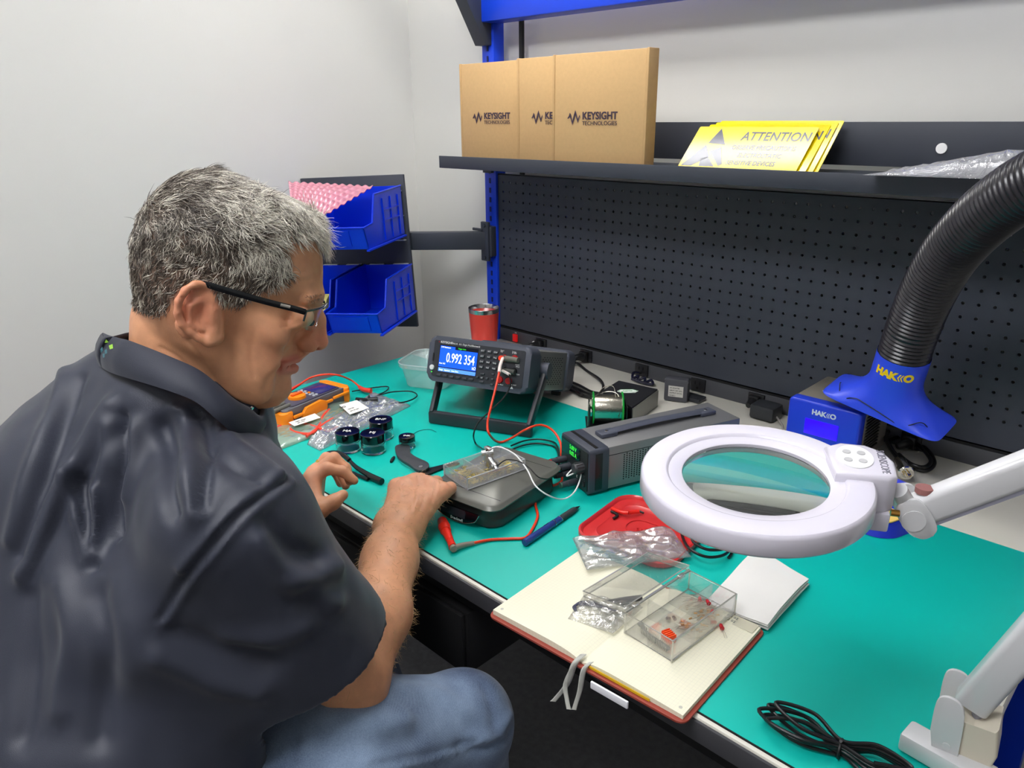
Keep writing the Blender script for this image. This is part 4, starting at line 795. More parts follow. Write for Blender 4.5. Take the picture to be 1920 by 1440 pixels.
b = B(); b.box((0, 0.0, 0.028), (0.054, 0.030, 0.055), 0.004); b.box((0, 0.003, 0.050), (0.056, 0.034, 0.004), 0.0015); b.done('case', mat('adapter_grey', (74, 74, 80), 0.45), ad)
b = B(); b.box((0, -0.0153, 0.026), (0.034, 0.0006, 0.026)); lo = b.done('rating_label', mat('label_grey', (196, 194, 188), 0.6), ad)
b = B()
for k, s_ in enumerate(('AC ADAPTER', 'INPUT 120V 60Hz', 'OUTPUT 12V DC', 'CLASS 2')): letter(b, s_, axes((-0.014, -0.0158, 0.034 - 0.006 * k), (1, 0, 0), (0, 0, 1), (0, -1, 0)), 0.0038)
b.done('label_print', MATS['text_black'], lo, smooth=False)
# plugs and cords along the strip
def plug(x, label, cord=None, style=0, r=0.0035):
    t = thing('power_plug', label, 'plug', (x, -0.008, 0.779))
    b = B(); b.box((x, -0.014, 0.779), (0.024, 0.014, 0.026), 0.003); b.tube([(x, -0.018, 0.779), (x - 0.005, -0.035, 0.780), (x - 0.012, -0.045, 0.776)] if style == 0 else [(x, -0.02, 0.779), (x, -0.04, 0.776)], lambda u: 0.011 - 0.005 * u, n=14); b.done('plug_body', BLK, t, ws=True)
    if cord: B().tube(cord, r, n=8, per=8).done('cord', BLKR, t, ws=True)
    return t
plug(0.147, 'black angled plug nearest the red power switch')
zc_ = DW + 0.0035
plug(0.309, 'black plug whose thick cord loops beside the bench multimeter', [V(0.298, -0.05, 0.776), onz(1078, 675, DW + 0.01), onz(1064, 690, zc_), onz(1062, 710, zc_), onz(1085, 735, zc_), onz(1105, 745, zc_), onz(1120, 742, zc_ + 0.004), onz(1131, 728, zc_ + 0.006), onz(1125, 712, zc_ + 0.006), onz(1100, 695, zc_), onz(1080, 680, zc_ + 0.006), onz(1066, 688, zc_ + 0.01), onz(1060, 715, zc_ + 0.008), onz(1090, 740, zc_ + 0.008)])
for k in range(3):
    t = B().tube([onz(1060, 712 + 7 * k, zc_ + 0.002 * k), onz(1085, 722 + 8 * k, zc_ + 0.002), onz(1108, 734 + 6 * k, zc_), onz(1128, 738 + 4 * k, zc_)], 0.0035, n=8).done('cord', BLKR)
    props(t, ['uppermost strand of black cord between the multimeter and the solder reel', 'middle strand of black cord between the multimeter and the solder reel', 'lowest strand of black cord between the multimeter and the solder reel'][k], 'cord')
t = thing('cable_coil', 'coiled black and blue-tinged thin cable hanging from an outlet above the black box', 'cable', (0.49, -0.03, DW))
B().tube([(0.485, -0.01, 0.772), (0.482, -0.028, 0.776), (0.488, -0.038, 0.766), (0.498, -0.03, 0.772), (0.505, -0.04, 0.767), (0.52, -0.034, 0.773), (0.53, -0.045, 0.767), (0.54, -0.035, 0.772), (0.55, -0.045, 0.7665), (0.52, -0.05, 0.7665), (0.49, -0.045, 0.7665)], 0.0035, n=8).done('cable', mat('cable_indigo', (26, 26, 48), 0.25), t, ws=True)
plug(0.80, 'large black transformer plug at the outlet behind the power supply', None, 1)
t = thing('transformer_plug', 'chunky grey-black transformer block hanging between power supply and soldering station', 'adapter', (0.83, -0.05, DW))
b = B(); b.box((0.845, -0.045, 0.778), (0.055, 0.05, 0.032), 0.006); b.done('case', mat('adapter_dark', (44, 46, 50), 0.4), t, ws=True)
b = B(); b.tube([(0.872, -0.05, 0.772), (0.895, -0.07, 0.766), (0.91, -0.09, 0.764), (0.93, -0.07, 0.764), (0.95, -0.10, 0.764)], 0.0022, n=8); b.done('cord', mat('cord_grey', (150, 145, 140), 0.5), t, ws=True)
b = B(); b.box(tuple(onz(1298, 745, DW + 0.006)), (0.055, 0.035, 0.010), 0.003, M=None); o = b.done('metal_wedge', mat('adapter_dark', (44, 46, 50), 0.4)); props(o, 'low dark block lying on the worktop between the adapter and the power supply', 'block')
# ================================================================ soldering station
HB = mat('station_blue', (34, 62, 205), 0.3)
SGY = mat('station_taupe', (120, 114, 104), 0.5, bump=0.1)
SX0, SY0, SW, SD, SH = 0.957, -0.197, 0.134, 0.165, 0.122
st = thing('soldering_station', 'blue-fronted soldering station under the fume hose hood', 'soldering station', (SX0, SY0, DW))
b = B(); b.box((SW / 2, 0.02 + (SD - 0.02) / 2, SH / 2 + 0.003), (SW - 0.006, SD - 0.02, SH - 0.006), 0.005); b.done('case', SGY, st)
b = B(); b.prism(rrect(SW, SH, 0.008, 4, SW / 2, SH / 2), 0.0, 0.028, M=Matrix(((1, 0, 0, 0), (0, 0, 1, 0), (0, 1, 0, 0), (0, 0, 0, 1))), bev=0.005, seg=3); b.done('front_bezel', HB, st)
MSf = Matrix(((1, 0, 0, 0), (0, 0, -1, 0), (0, 1, 0, 0), (0, 0, 0, 1)))
b = B(); b.box((SW * 0.50, SH * 0.60, 0.001), (0.062, 0.030, 0.002), 0.0005, M=MSf); b.done('display', mat('station_screen', (40, 10, 230), 0.2, emit=(50, 10, 240), estr=0.8), st)
def hakko(b, M, s, off=0.0004):
    """HA K<<O lettering"""
    letter(b, 'HAK', M @ Matrix.Translation((-2.05 * s, 0, 0)), s * 1.15, off=off, xs=1.0, sp=0.95)
    for k in range(2):
        x = 0.30 * s + 0.26 * s * k; b.mesh(([M @ Vector(p) for p in ((x + 0.2 * s, 0.40 * s, 0), (x, 0, 0), (x + 0.2 * s, -0.40 * s, 0), (x + 0.33 * s, -0.40 * s, 0), (x + 0.13 * s, 0, 0), (x + 0.33 * s, 0.40 * s, 0))], [(0, 1, 4, 5), (1, 2, 3, 4)]))
    letter(b, 'O', M @ Matrix.Translation((0.88 * s, 0, 0)), s * 1.15, off=off, xs=1.05)
b = B(); hakko(b, MSf @ Matrix.Translation((SW * 0.52, SH * 0.84, 0.0006)), 0.0115, off=0.0006); b.done('lettering', mat('lettering_silver', (205, 212, 225), 0.4), st, smooth=False)
b = B()
for k in range(12): b.box((SW - 0.001, 0.075 + 0.0, 0.03 + 0.0065 * k), (0.003, 0.07, 0.003), 0.0005)
b.done('cooling_fin', mat('fin_dark', (48, 46, 44), 0.5), st)
b = B(); MHx = axes((SX0 + SW * 0.42, SY0 + 0.07, DW + SH + 0.0003), (1, 0, 0), (0, 1, 0), (0, 0, 1)); b.prism([(x * 0.95, y * 0.9) for x, y in hexp], 0, 0.0004, M=MHx); s2 = b.done('sticker', mat('sticker_pale', (225, 235, 225), 0.5), st, ws=True)
b = B(); b.tube([MHx @ Vector((x * 0.86, y * 0.8, 0.0005)) for x, y in hexp], 0.0005, n=6, closed=True, raw=True); letter(b, 'ELECTRO', MHx @ Matrix.Translation((0, 0, 0.0006)), 0.005, align='CENTER'); b.done('sticker_print', mat('sticker_green', (30, 130, 60), 0.5), s2, ws=True)
# ================================================================ fume hose
HOSE = mat('hose_black', (34, 32, 38), 0.28, spec=0.6)
fh = thing('fume_hose', 'ribbed black fume extraction hose ending in a flared blue hood', 'hose', at(1692, 665, 1.27))
hp = catmull([at(1692, 674, 1.275), at(1708, 625, 1.245), at(1736, 555, 1.195), at(1780, 478, 1.12), at(1845, 408, 1.03), at(1935, 345, 0.945), at(2050, 300, 0.875), at(2180, 290, 0.83)], 60)
# resample evenly and rib it
Ls = [0.0]
for a, c in zip(hp, hp[1:]): Ls.append(Ls[-1] + (c - a).length)
tot = Ls[-1]; nrib = int(tot / 0.0078); pts = []; rad = []; N8 = nrib * 6
j = 0
for i in range(N8 + 1):
    s_ = tot * i / N8
    while j < len(Ls) - 2 and Ls[j + 1] < s_: j += 1
    f = (s_ - Ls[j]) / max(1e-9, Ls[j + 1] - Ls[j]); pts.append(hp[j].lerp(hp[j + 1], f)); ph_ = (i % 6) / 6
    rad.append(0.0385 + 0.0030 * (0.5 - 0.5 * math.cos(2 * PI * ph_)))
cnt = [0]
def rr_(u): return rad[min(len(rad) - 1, int(round(u * (len(pts) - 1))))]
B().tube(pts, rr_, n=36, raw=True).done('ribbed_tube', HOSE, fh, ws=True, ang=60)
HDB = mat('hood_blue', (48, 76, 225), 0.35)
hax = (hp[0] - hp[6]).normalized()                    # down the hose
hc = hp[0]
# hood: round collar into a wide flat rectangular mouth
mx_dir = (at(1762, 805, 1.20) - at(1545, 712, 1.32)); mx_dir = (mx_dir - hax * mx_dir.dot(hax)).normalized(); my_dir = hax.cross(mx_dir)
def hood_ring(s_, off):
    c = hc + hax * s_; out = []; n = 48
    f = max(0.0, min(1.0, (s_ - 0.030) / 0.066)) ** 2.3
    for k in range(n):
        a = 2 * PI * k / n; ca, sa = math.cos(a), math.sin(a); rc = 0.0425 + off
        e = 0.28 + 0.72 * (1 - f); sq = lambda v_: math.copysign(abs(v_) ** e, v_)
        W_, H_ = 0.104 + off, 0.050 + off
        x = (1 - f) * rc * ca + f * W_ * sq(ca); y = (1 - f) * rc * sa + f * H_ * sq(sa)
        out.append(c + mx_dir * x + my_dir * y)
    return out
b = B(); ss = [-0.012, -0.010, 0.0, 0.02, 0.034, 0.044, 0.054, 0.062, 0.070, 0.077, 0.083, 0.088, 0.092, 0.0955, 0.097]
b.ring_loft([hood_ring(s_, 0.0) for s_ in ss] + [hood_ring(s_, -0.003) for s_ in reversed(ss)], False, False); b.done('flared_hood', HDB, fh, ws=True, ang=60)
# lettering wrapped on the collar
vv, ff = [], []
tb = B(); hakko(tb, Matrix.Identity(4), 0.0165, off=0.0011)
bmesh.ops.subdivide_edges(tb.bm, edges=tb.bm.edges[:], cuts=1)
cam_dir = (CAM - hc); cam_dir = (cam_dir - hax * cam_dir.dot(hax)).normalized(); side = cam_dir.cross(hax) * 1.0
for v_ in tb.bm.verts:
    x, y, z = v_.co; a = (x - 0.004) / 0.043; v_.co = hc + hax * (0.012 - y) + (cam_dir * math.cos(a) - side * math.sin(a) * -1) * (0.0428 + z)
tb.done('lettering', mat('lettering_yellow', (250, 205, 10), 0.4), fh, ws=True, smooth=False)
b = B(); b.tube([hood_ring(0.085, 0.0012)[k % 48] + hax * (0.008 * math.sin(k * 0.8)) for k in range(2, 24)], 0.0009, n=6); b.done('tie_cord', BLKR, fh, ws=True)
# ================================================================ connector cable, iron holder
CHR = mat('chrome', (225, 222, 215), 0.12, 1.0)
cn = thing('connector_cable', 'black coiled cable with a chrome round plug lying behind the magnifier', 'cable', onz(1700, 885, DW))
c0 = at(1700, 888, 1.33); c1 = at(1672, 838, 1.42)
dc = (c0 - c1).normalized()
b = B(); b.lathe([(0.008, 0), (0.0105, 0.004), (0.0105, 0.03), (0.0135, 0.034), (0.0135, 0.048), (0.0120, 0.050), (0.0095, 0.050), (0.0095, 0.043), (0.001, 0.043)], 32, look(c0 - dc * 0.05, dc), cap1=False); b.done('plug_shell', CHR, cn, ws=True)
b = B(); lk = look(c0, dc)
for k in range(5): a = k * 1.2566; b.cyl(lk @ V(0.0045 * math.cos(a), 0.0045 * math.sin(a), -0.007), lk @ V(0.0045 * math.cos(a), 0.0045 * math.sin(a), -0.001), 0.001, n=8)
b.done('contact_pins', mat('gold_pin', (210, 180, 110), 0.3, 0.8), cn, ws=True)
q_ = c0 - dc * 0.05
cz = DW + 0.005
B().tube([q_, at(1668, 838, 1.42), onz(1660, 815, cz + 0.02), onz(1675, 808, cz + 0.018), onz(1710, 822, cz + 0.012), onz(1740, 845, cz + 0.004), onz(1752, 868, cz), onz(1738, 882, cz), onz(1715, 878, cz), onz(1690, 862, cz), onz(1672, 842, cz + 0.004), onz(1668, 826, cz + 0.01), onz(1690, 820, cz + 0.012), onz(1722, 835, cz + 0.012), onz(1745, 862, cz + 0.008), onz(1733, 876, cz + 0.007), onz(1708, 870, cz + 0.008), onz(1685, 852, cz + 0.010)], 0.0038, n=10, per=10).done('cord', BLKR, cn, ws=True)
plug(1.127, 'black plug at the outlet behind the coiled connector cable')
plug(1.30, 'glossy black round plug at the far right outlet, above the lamp arm', None, 1)
ih = thing('iron_holder', 'blue soldering iron holder with yellow sponge, half hidden under the magnifier', 'iron holder', onz(1660, 985, DT), math.radians(-10))
oM = axes(onz(1652, 975, DT), (onz(1720, 960, DT) - onz(1610, 1000, DT)).normalized(), V(0, 0, 1).cross((onz(1720, 960, DT) - onz(1610, 1000, DT)).normalized()), (0, 0, 1))
oM.translation += Vector((0.0, 0.004, 0))
b = B(); taper_slab(b, 0.13, 0.10, 0.115, 0.085, 0.0005, 0.020, 0.04, 0, 0, 0, oM, 10); taper_slab(b, 0.115, 0.085, 0.10, 0.07, 0.020, 0.022, 0.035, 0, 0, 0, oM, 10, 2); b.done('base', mat('holder_blue', (18, 44, 180), 0.28), ih, ws=True, ang=50)
sp_ = oM.inverted() @ onz(1628, 989, DT + .0245); b = B(); taper_slab(b, 0.050, 0.034, 0.050, 0.034, 0.0222, 0.0245, 0.014, max(-.02, sp_.x), max(-.022, min(.01, sp_.y)), 0, oM, 6, 1); b.done('sponge', mat('sponge_yellow', (245, 205, 110), 0.9, bump=0.6, bscale=600), ih, ws=True)
b = B(); b.box((0.022, 0.0, 0.026), (0.010, 0.07, 0.010), 0.003, M=oM); b.box((0.045, 0.01, 0.036), (0.020, 0.04, 0.034), 0.006, M=oM); b.done('cradle', mat('holder_blue_light', (70, 82, 225), 0.3), ih, ws=True)
b = B(); b.cyl(oM @ V(-0.028, -0.008, 0.0252), oM @ V(-0.012, -0.004, 0.0252), 0.0008, n=6); b.done('sponge_slit', BLK, ih, ws=True)
# small black coil of wire right of the red lid
wc = thing('wire_coil', 'springy coil of black wire on the mat under the front of the magnifier', 'wire', onz(1330, 1020, DT))
wpts = [onz(1283, 985, DT + 0.004), onz(1278, 1000, DT + 0.01), onz(1292, 1028, DT + 0.018), onz(1325, 1044, DT + 0.016), onz(1358, 1040, DT + 0.010), onz(1372, 1022, DT + 0.006), onz(1360, 1010, DT + 0.012), onz(1325, 996, DT + 0.028), onz(1300, 1000, DT + 0.032), onz(1300, 1016, DT + 0.030), onz(1325, 1030, DT + 0.026), onz(1355, 1030, DT + 0.02), onz(1370, 1024, DT + 0.012), onz(1372, 1036, DT + 0.004), onz(1366, 1046, DT + 0.003)]
B().tube(wpts, 0.0022, n=8, per=10).done('wire', BLKR, wc, ws=True)
# ================================================================ magnifier lamp
LW = mat('lamp_white', (218, 214, 226), 0.22, coat=0.3)
LW2 = mat('lamp_white_arm', (212, 212, 214), 0.25, coat=0.2)
RC = Vector((1.2507, -0.9384, 1.089))
xh = onz(1655, 915, 1.089) - RC; xh.z = 0; xh.normalize()
tocam = (CAM - RC); tocam.z = 0; tocam.normalize(); zn = (Vector((0, 0, 1)) + tocam * 0.06).normalized(); xh = (xh - zn * xh.dot(zn)).normalized()
MR = axes(RC, xh, zn.cross(xh), zn)
mg = thing('magnifier_lamp', 'white ring magnifier lamp on jointed arms over the notebook', 'magnifier lamp', M=MR)
RL, RO = 0.0622, 0.0985
b = B(); prof = [(RO - 0.0022, 0.0006), (RO - 0.0006, -0.0008), (RO, -0.003), (RO + 0.0005, -0.017), (RO - 0.001, -0.0195), (RO - 0.006, -0.0215), (RL + 0.010, -0.0235), (RL + 0.004, -0.020), (RL, -0.006), (RL, -0.0035), (RL + 0.001, -0.0028), (RL + 0.012, -0.0018), (RL + 0.0135, 0.0006), (RL + 0.015, 0.001), (RO - 0.006, 0.0012)]
n_ = 96; b.ring_loft([[Vector((r * math.cos(2 * PI * i / n_), r * math.sin(2 * PI * i / n_), z)) for i in range(n_)] for r, z in prof + [prof[0]]], False, False); b.done('ring_housing', LW, mg, ang=50)
b = B(); b.lathe([(RL + 0.012, -0.0236), (RO - 0.012, -0.0236), (RO - 0.014, -0.026), (RL + 0.014, -0.026)], 64, cap0=False, cap1=False); b.done('diffuser', mat('diffuser_white', (235, 235, 238), 0.5), mg)
# bi-convex lens
b = B(); Rr = 0.0618; hh = 0.0022; lens = []
for k in range(13): r = Rr * k / 12; lens.append((max(r, 1e-4), -0.0075 + hh * (1 - (r / Rr) ** 2) + 0.0012))
low = [(r, -0.0075 - (z + 0.0075)) for r, z in lens]
b.lathe(list(reversed(low))[::1][::-1][::-1] and [low[k] for k in range(13)] + [lens[k] for k in range(12, -1, -1)], 72); b.done('lens', mat('optical_glass', (236, 248, 244), 0.0, trans=1.0, ior=1.52), mg, ang=40)
# head block with keypad
b = B(); pr = [(0.066, 0.006), (0.107, 0.006), (0.1155, 0.012), (0.117, 0.038), (0.110, 0.056), (0.096, 0.066), (0.074, 0.066), (0.060, 0.055)]
b.prism(pr, -0.030, 0.0068, bev=0.004, seg=3); b.done('head_block', LW, mg, ang=50)
b = B(); el = [(0.084 + 0.0155 * math.cos(a), 0.038 + 0.0215 * math.sin(a)) for a in [2 * PI * k / 40 for k in range(40)]]; b.prism(el, 0.0066, 0.0076); kp = b.done('keypad', mat('keypad_white', (236, 236, 236), 0.4), mg)
for x, y in ((0.078, 0.045), (0.090, 0.045), (0.078, 0.030), (0.090, 0.030)):
    b = B(); b.lathe([(0.0036, 0.0076), (0.0034, 0.0084)], 20, Matrix.Translation((x, y, 0))); o = b.done('keypad_button', mat('keypad_key', (190, 190, 192), 0.5), kp)
b = B(); letter(b, 'SCIENSCOPE', Matrix.Translation((0.1065, 0.056, 0.0070)) @ Matrix.Rotation(-PI / 2, 4, 'Z'), 0.0095, xs=0.8); b.done('lettering', mat('lettering_grey', (120, 118, 130), 0.5), mg, smooth=False)
b = B(); b.box((0.105, 0.010, -0.037), (0.018, 0.012, 0.018), 0.002); b.done('hinge_tab', LW, mg)
b = B(); b.cyl((0.115, 0.012, -0.030), (0.122, 0.012, -0.030), 0.003, n=12); b.done('brass_screw', mat('brass', (190, 140, 70), 0.25, 1.0), mg)
# upper arm
def beam(p, q, w0, h0, nm, side_hint=(0, 0, 1), m=LW2, r=0.006):
    d = (q - p); M = look(p, d, side_hint); b = B(); L = d.length; b.prism(rrect(h0, w0, r, 4), 0, L, M=M, bev=0.001); return b.done(nm, m, mg, ws=True), M, L
A1s = at(1722, 955, 0.665); A1e = at(2130, 800, 0.60)
o, MA, LA = beam(A1s, A1e, 0.020, 0.029, 'upper_arm')
o2, _, _ = beam(A1s + (A1e - A1s).normalized() * 0.012 - V(0, 0, 0.0165), A1e - V(0, 0, 0.018), 0.0165, 0.008, 'arm_channel', m=mat('lamp_grey', (150, 150, 164), 0.3))
fwd = (A1e - A1s).normalized(); upv = V(0, 0, 1); sdv = fwd.cross(upv).normalized()
if sdv.dot(CAM - A1s) < 0: sdv = -sdv
MKn = axes(A1s - fwd * 0.002 + sdv * 0.011, fwd, (upv - fwd * upv.dot(fwd)).normalized(), fwd.cross((upv - fwd * upv.dot(fwd)).normalized()))
kp_ = [(p.x, p.y) for p in catmull([(-0.012, 0.016, 0), (0.002, 0.020, 0), (0.010, 0.013, 0), (0.011, -0.012, 0), (0.004, -0.020, 0), (-0.006, -0.019, 0), (-0.013, -0.006, 0)], 4, True)]
for s_ in (0, 1):
    M_ = MKn.copy(); M_.translation = A1s - fwd * 0.004 + sdv * (0.0135 if s_ == 0 else -0.0165); b = B(); b.prism(kp_, -0.0015, 0.0018, M=M_, bev=0.001); b.done('knuckle_plate', LW2, mg, ws=True)
b = B(); b.cyl(A1s - fwd * 0.008 + sdv * 0.016, A1s - fwd * 0.008 - sdv * 0.019, 0.010, n=24); b.cyl(MR @ V(0.120, 0.024, -0.014), A1s - fwd * 0.006, 0.008, n=20); b.done('knuckle', LW2, mg, ws=True)
b = B(); b.cyl(A1s + fwd * 0.002 + upv * 0.016, A1s + fwd * 0.002 + upv * 0.021, 0.0075, n=20); b.done('tension_knob', mat('knob_brownish', (150, 100, 96), 0.4), mg, ws=True)
# elbow and lower arm
BJ = at(1822, 1318, 0.745); A2e = at(2120, 985, 0.625)
b = B(); b.cyl(A1e + sdv * 0.02, A1e - sdv * 0.02, 0.016, n=24); b.cyl(A2e + sdv * 0.02, A2e - sdv * 0.02, 0.016, n=24); b.box((0, 0, 0), ((A1e - A2e).length + 0.01, 0.03, 0.008), 0.003, M=axes((A1e + A2e) / 2, (A1e - A2e).normalized(), sdv.cross((A1e - A2e).normalized()), sdv)); b.done('elbow', LW2, mg, ws=True)
beam(BJ, A2e, 0.026, 0.031, 'lower_arm', (0, 0, 1))
beam(BJ + V(0.004, 0.004, -0.019), A2e - V(0, 0, 0.019), 0.020, 0.010, 'arm_channel', m=MATS['lamp_grey'])
# base pillar
bd2 = (A2e - BJ); bd2.z = 0; bd2.normalize(); bs = bd2.cross(V(0, 0, 1)).normalized()
if bs.dot(CAM - BJ) < 0: bs = -bs
BB = Vector((BJ.x, BJ.y, DT))
MB = axes(BB, bd2, V(0, 0, 1), bd2.cross(V(0, 0, 1)))
hB = BJ.z - DT
pl = [(-0.020, 0.004), (0.024, 0.004), (0.030, hB * 0.5), (0.026, hB - 0.004), (0.006, hB - 0.012), (-0.012, hB - 0.006), (-0.018, hB * 0.6)]
b = B(); b.prism(pl, -0.021, 0.021, M=MB, bev=0.003, seg=3); b.done('base_pillar', mat('lamp_cream', (216, 208, 190), 0.35), mg, ws=True)
chk = [(-0.020, 0.0), (0.0, 0.0)] + [(p.x, p.y) for p in catmull([(-0.001, hB * 0.45, 0), (-0.003, hB, 0), (-0.010, hB + 0.013, 0), (-0.022, hB + 0.014, 0), (-0.028, hB + 0.004, 0), (-0.028, hB * 0.6, 0)], 4)]
for s_ in (-0.0235, 0.0235):
    M_ = MB @ Matrix.Translation((0, 0, s_)); b = B(); b.prism(chk, -0.002, 0.002, M=M_, bev=0.001); b.cyl(M_ @ V(-0.012, hB * 0.42, 0.001 if s_ > 0 else -0.001), M_ @ V(-0.012, hB * 0.42, 0.003 if s_ > 0 else -0.003), 0.004, n=14); b.done('cheek_plate', LW2, mg, ws=True)
fd = (onz(1705, 1385, DT) - onz(1775, 1425, DT)).normalized(); fs = V(0, 0, 1).cross(fd); Pm = onz(1745, 1405, DT + 0.012)
b = B(); b.box((0.0, 0.0, 0), (0.085, 0.030, 0.022), 0.004, M=axes(Pm - fd * 0.016 + V(0, 0, 0.0005), fd, fs, (0, 0, 1))); b.done('clamp_foot', LW2, mg, ws=True)
# ================================================================ tied bundle of black cord
bc = thing('cord_bundle', 'glossy black cord folded and tied in a bundle in front of the lamp base', 'cord', onz(1570, 1400, DT))
tie = Vector(onz(1575, 1405, DT + 0.008)); dl_ = (onz(1485, 1365, DT) - onz(1680, 1445, DT)).normalized(); dn_ = V(0, 0, 1).cross(dl_)
pts = []
for k in range(5):
    r1 = random.uniform(0.065, 0.085); r2 = random.uniform(0.06, 0.082); w1 = random.uniform(0.012, 0.024); w2_ = random.uniform(0.010, 0.020); z = 0.003 + 0.0035 * k; aa = random.uniform(-0.35, 0.25)
    da = dl_ * math.cos(aa) + dn_ * math.sin(aa); dna = V(0, 0, 1).cross(da)
    pts += [tie + V(0, 0, z - .008) + dn_ * 0.003, tie + da * r1 * 0.5 + dna * w1 + V(0, 0, z - .004), tie + da * r1 + V(0, 0, z - 0.004), tie + da * r1 * 0.5 - dna * w1 + V(0, 0, z - .004), tie - dn_ * 0.003 + V(0, 0, z - .008), tie - dl_ * r2 * 0.5 - dn_ * w2_ + V(0, 0, z - .005), tie - dl_ * r2 + V(0, 0, z - .005), tie - dl_ * r2 * 0.5 + dn_ * w2_ + V(0, 0, z - .005)]
for p in pts: p.z = max(p.z, DT + 0.0022)
B().tube(pts, 0.0021, n=8, per=8).done('cord', BLKR, bc, ws=True)
b = B(); b.tube([tie + (dn_ * math.cos(a) * 0.010 + V(0, 0, 1) * (math.sin(a) * 0.009 + 0.001)) for a in [2 * PI * k / 12 for k in range(12)]], 0.0016, n=6, closed=True); b.tube([tie + V(0, 0, 0.010), tie + V(0, 0, 0.016) + dn_ * 0.006], 0.0018, n=6); b.done('twist_tie', BLK, bc, ws=True)
# ================================================================ red lid
RDL = mat('lid_red', (205, 48, 50), 0.3, coat=0.25)
lc = (onz(1090, 1000, DT) + onz(1262, 985, DT)) / 2; lc = Vector((0.932, -0.622, DT)); 
rl = thing('container_lid', 'red plastic food container lid lying upside down above the notebook', 'lid', lc, math.radians(6))
b = B(); R_ = []
for ww, z in ((0.160, 0.0005), (0.170, 0.003), (0.170, 0.010), (0.165, 0.0115), (0.161, 0.0095), (0.158, 0.005), (0.128, 0.0045), (0.124, 0.006), (0.120, 0.0045), (0.085, 0.004)):
    R_.append([Vector((*p, z)) for p in rrect(ww, ww, 0.030 * ww / 0.15, 7)])
b.ring_loft(R_); b.done('lid_body', RDL, rl, ang=50)
b = B(); b.tube([Vector((*p, 0.0052)) for p in rrect(0.06, 0.045, 0.02, 6)], 0.0010, n=6, closed=True, raw=True); letter(b, 'EASY', Matrix.Translation((0, -0.002, 0.0048)) @ Matrix.Rotation(0.6, 4, 'Z'), 0.012, align='CENTER', ext=0.0006); b.done('embossing', RDL, rl)
ac = thing('alligator_clip', 'red alligator clip with black jaws lying inside the red lid', 'clip', onz(1175, 960, DT + 0.008))
b = B(); b.tube([onz(1148, 953, DT + 0.009), onz(1165, 960, DT + 0.011), onz(1178, 961, DT + 0.012)], lambda u: 0.0028 + 0.0035 * u, n=10, flat=(0.004, 0.003)); b.tube([onz(1178, 961, DT + 0.012), onz(1198, 959, DT + 0.011)], 0.0032, n=10); b.done('sleeve', mat('clip_red', (225, 40, 30), 0.3), ac, ws=True)
b = B(); b.tube([onz(1146, 959, DT + 0.007), onz(1158, 966, DT + 0.008), onz(1150, 972, DT + 0.007)], 0.0022, n=8); b.tube([onz(1198, 958, DT + 0.010), onz(1207, 962, DT + 0.009)], 0.0018, n=8); b.done('jaw', BLK, ac, ws=True)
# ================================================================ notebook
COV = mat('notebook_cover', (150, 62, 48), 0.5, bump=0.2, bscale=500)
PAGE = bpy.data.materials.new('page_paper'); PAGE.use_nodes = True
def page_grid(m):
    nt = m.node_tree; N = nt.nodes; L = nt.links; bs_ = N['Principled BSDF']; bs_.inputs['Roughness'].default_value = 0.75
    tc = N.new('ShaderNodeTexCoord'); sp = N.new('ShaderNodeSeparateXYZ'); L.new(tc.outputs['Object'], sp.inputs[0]); outs = []
    for ax in ('X', 'Y'):
        a = N.new('ShaderNodeMath'); a.operation = 'DIVIDE'; a.inputs[1].default_value = 0.005; L.new(sp.outputs[ax], a.inputs[0])
        f = N.new('ShaderNodeMath'); f.operation = 'FRACT'; L.new(a.outputs[0], f.inputs[0]); c = N.new('ShaderNodeMath'); c.operation = 'LESS_THAN'; c.inputs[1].default_value = 0.09; L.new(f.outputs[0], c.inputs[0]); outs.append(c)
    mx = N.new('ShaderNodeMath'); mx.operation = 'MAXIMUM'; L.new(outs[0].outputs[0], mx.inputs[0]); L.new(outs[1].outputs[0], mx.inputs[1])
    mc = N.new('ShaderNodeMix'); mc.data_type = 'RGBA'; mc.inputs[6].default_value = srgb(236, 232, 208); mc.inputs[7].default_value = srgb(226, 223, 202); L.new(mx.outputs[0], mc.inputs[0]); L.new(mc.outputs[2], bs_.inputs['Base Color'])
page_grid(PAGE)
NE = mat('page_edges', (225, 218, 196), 0.8, bump=0.6, bscale=1500)
nx_ = (Vector((1.193, -0.9245, 0)) - Vector((0.909, -0.939, 0))).normalized(); MN = axes((0.909, -0.9395, DT), nx_, V(0, 0, 1).cross(nx_), (0, 0, 1)); NWd, NH, SPN = 0.2855, 0.203, 0.147
nbk = thing('notebook', 'open notebook with pale gridded pages and brick-red cover at the bench edge', 'notebook', M=MN)
b = B(); b.prism(rrect(NWd + 0.006, NH + 0.006, 0.010, 5, NWd / 2, NH / 2), 0.0002, 0.0030, bev=0.001); b.done('cover', COV, nbk)
def page_block(x0, x1, hsp, hed, nm):
    b = B(); nseg = 14
    def top(u, v):
        x = x0 + (x1 - x0) * u; e = u if x1 > x0 else u
        return Vector((x, 0.003 + (NH - 0.006) * v, 0.0032 + hsp * (1 - math.exp(-u * 9)) * (1 - u) + hed * u ** 0.6 * (1 - math.exp(-u * 12)) + 0.0012))
    vsT = [[top(i / nseg, j) for j in (0, 1)] for i in range(nseg + 1)]
    rings = []
    for i in range(nseg + 1):
        a, c = vsT[i]; rings.append([Vector((a.x, a.y, 0.0031)), a, c, Vector((c.x, c.y, 0.0031))])
    b.ring_loft(rings); return b.done(nm, [PAGE], nbk, ang=30)
page_block(SPN, 0.002, 0.007, 0.0055, 'left_pages'); page_block(SPN, NWd - 0.002, 0.007, 0.0040, 'right_pages')
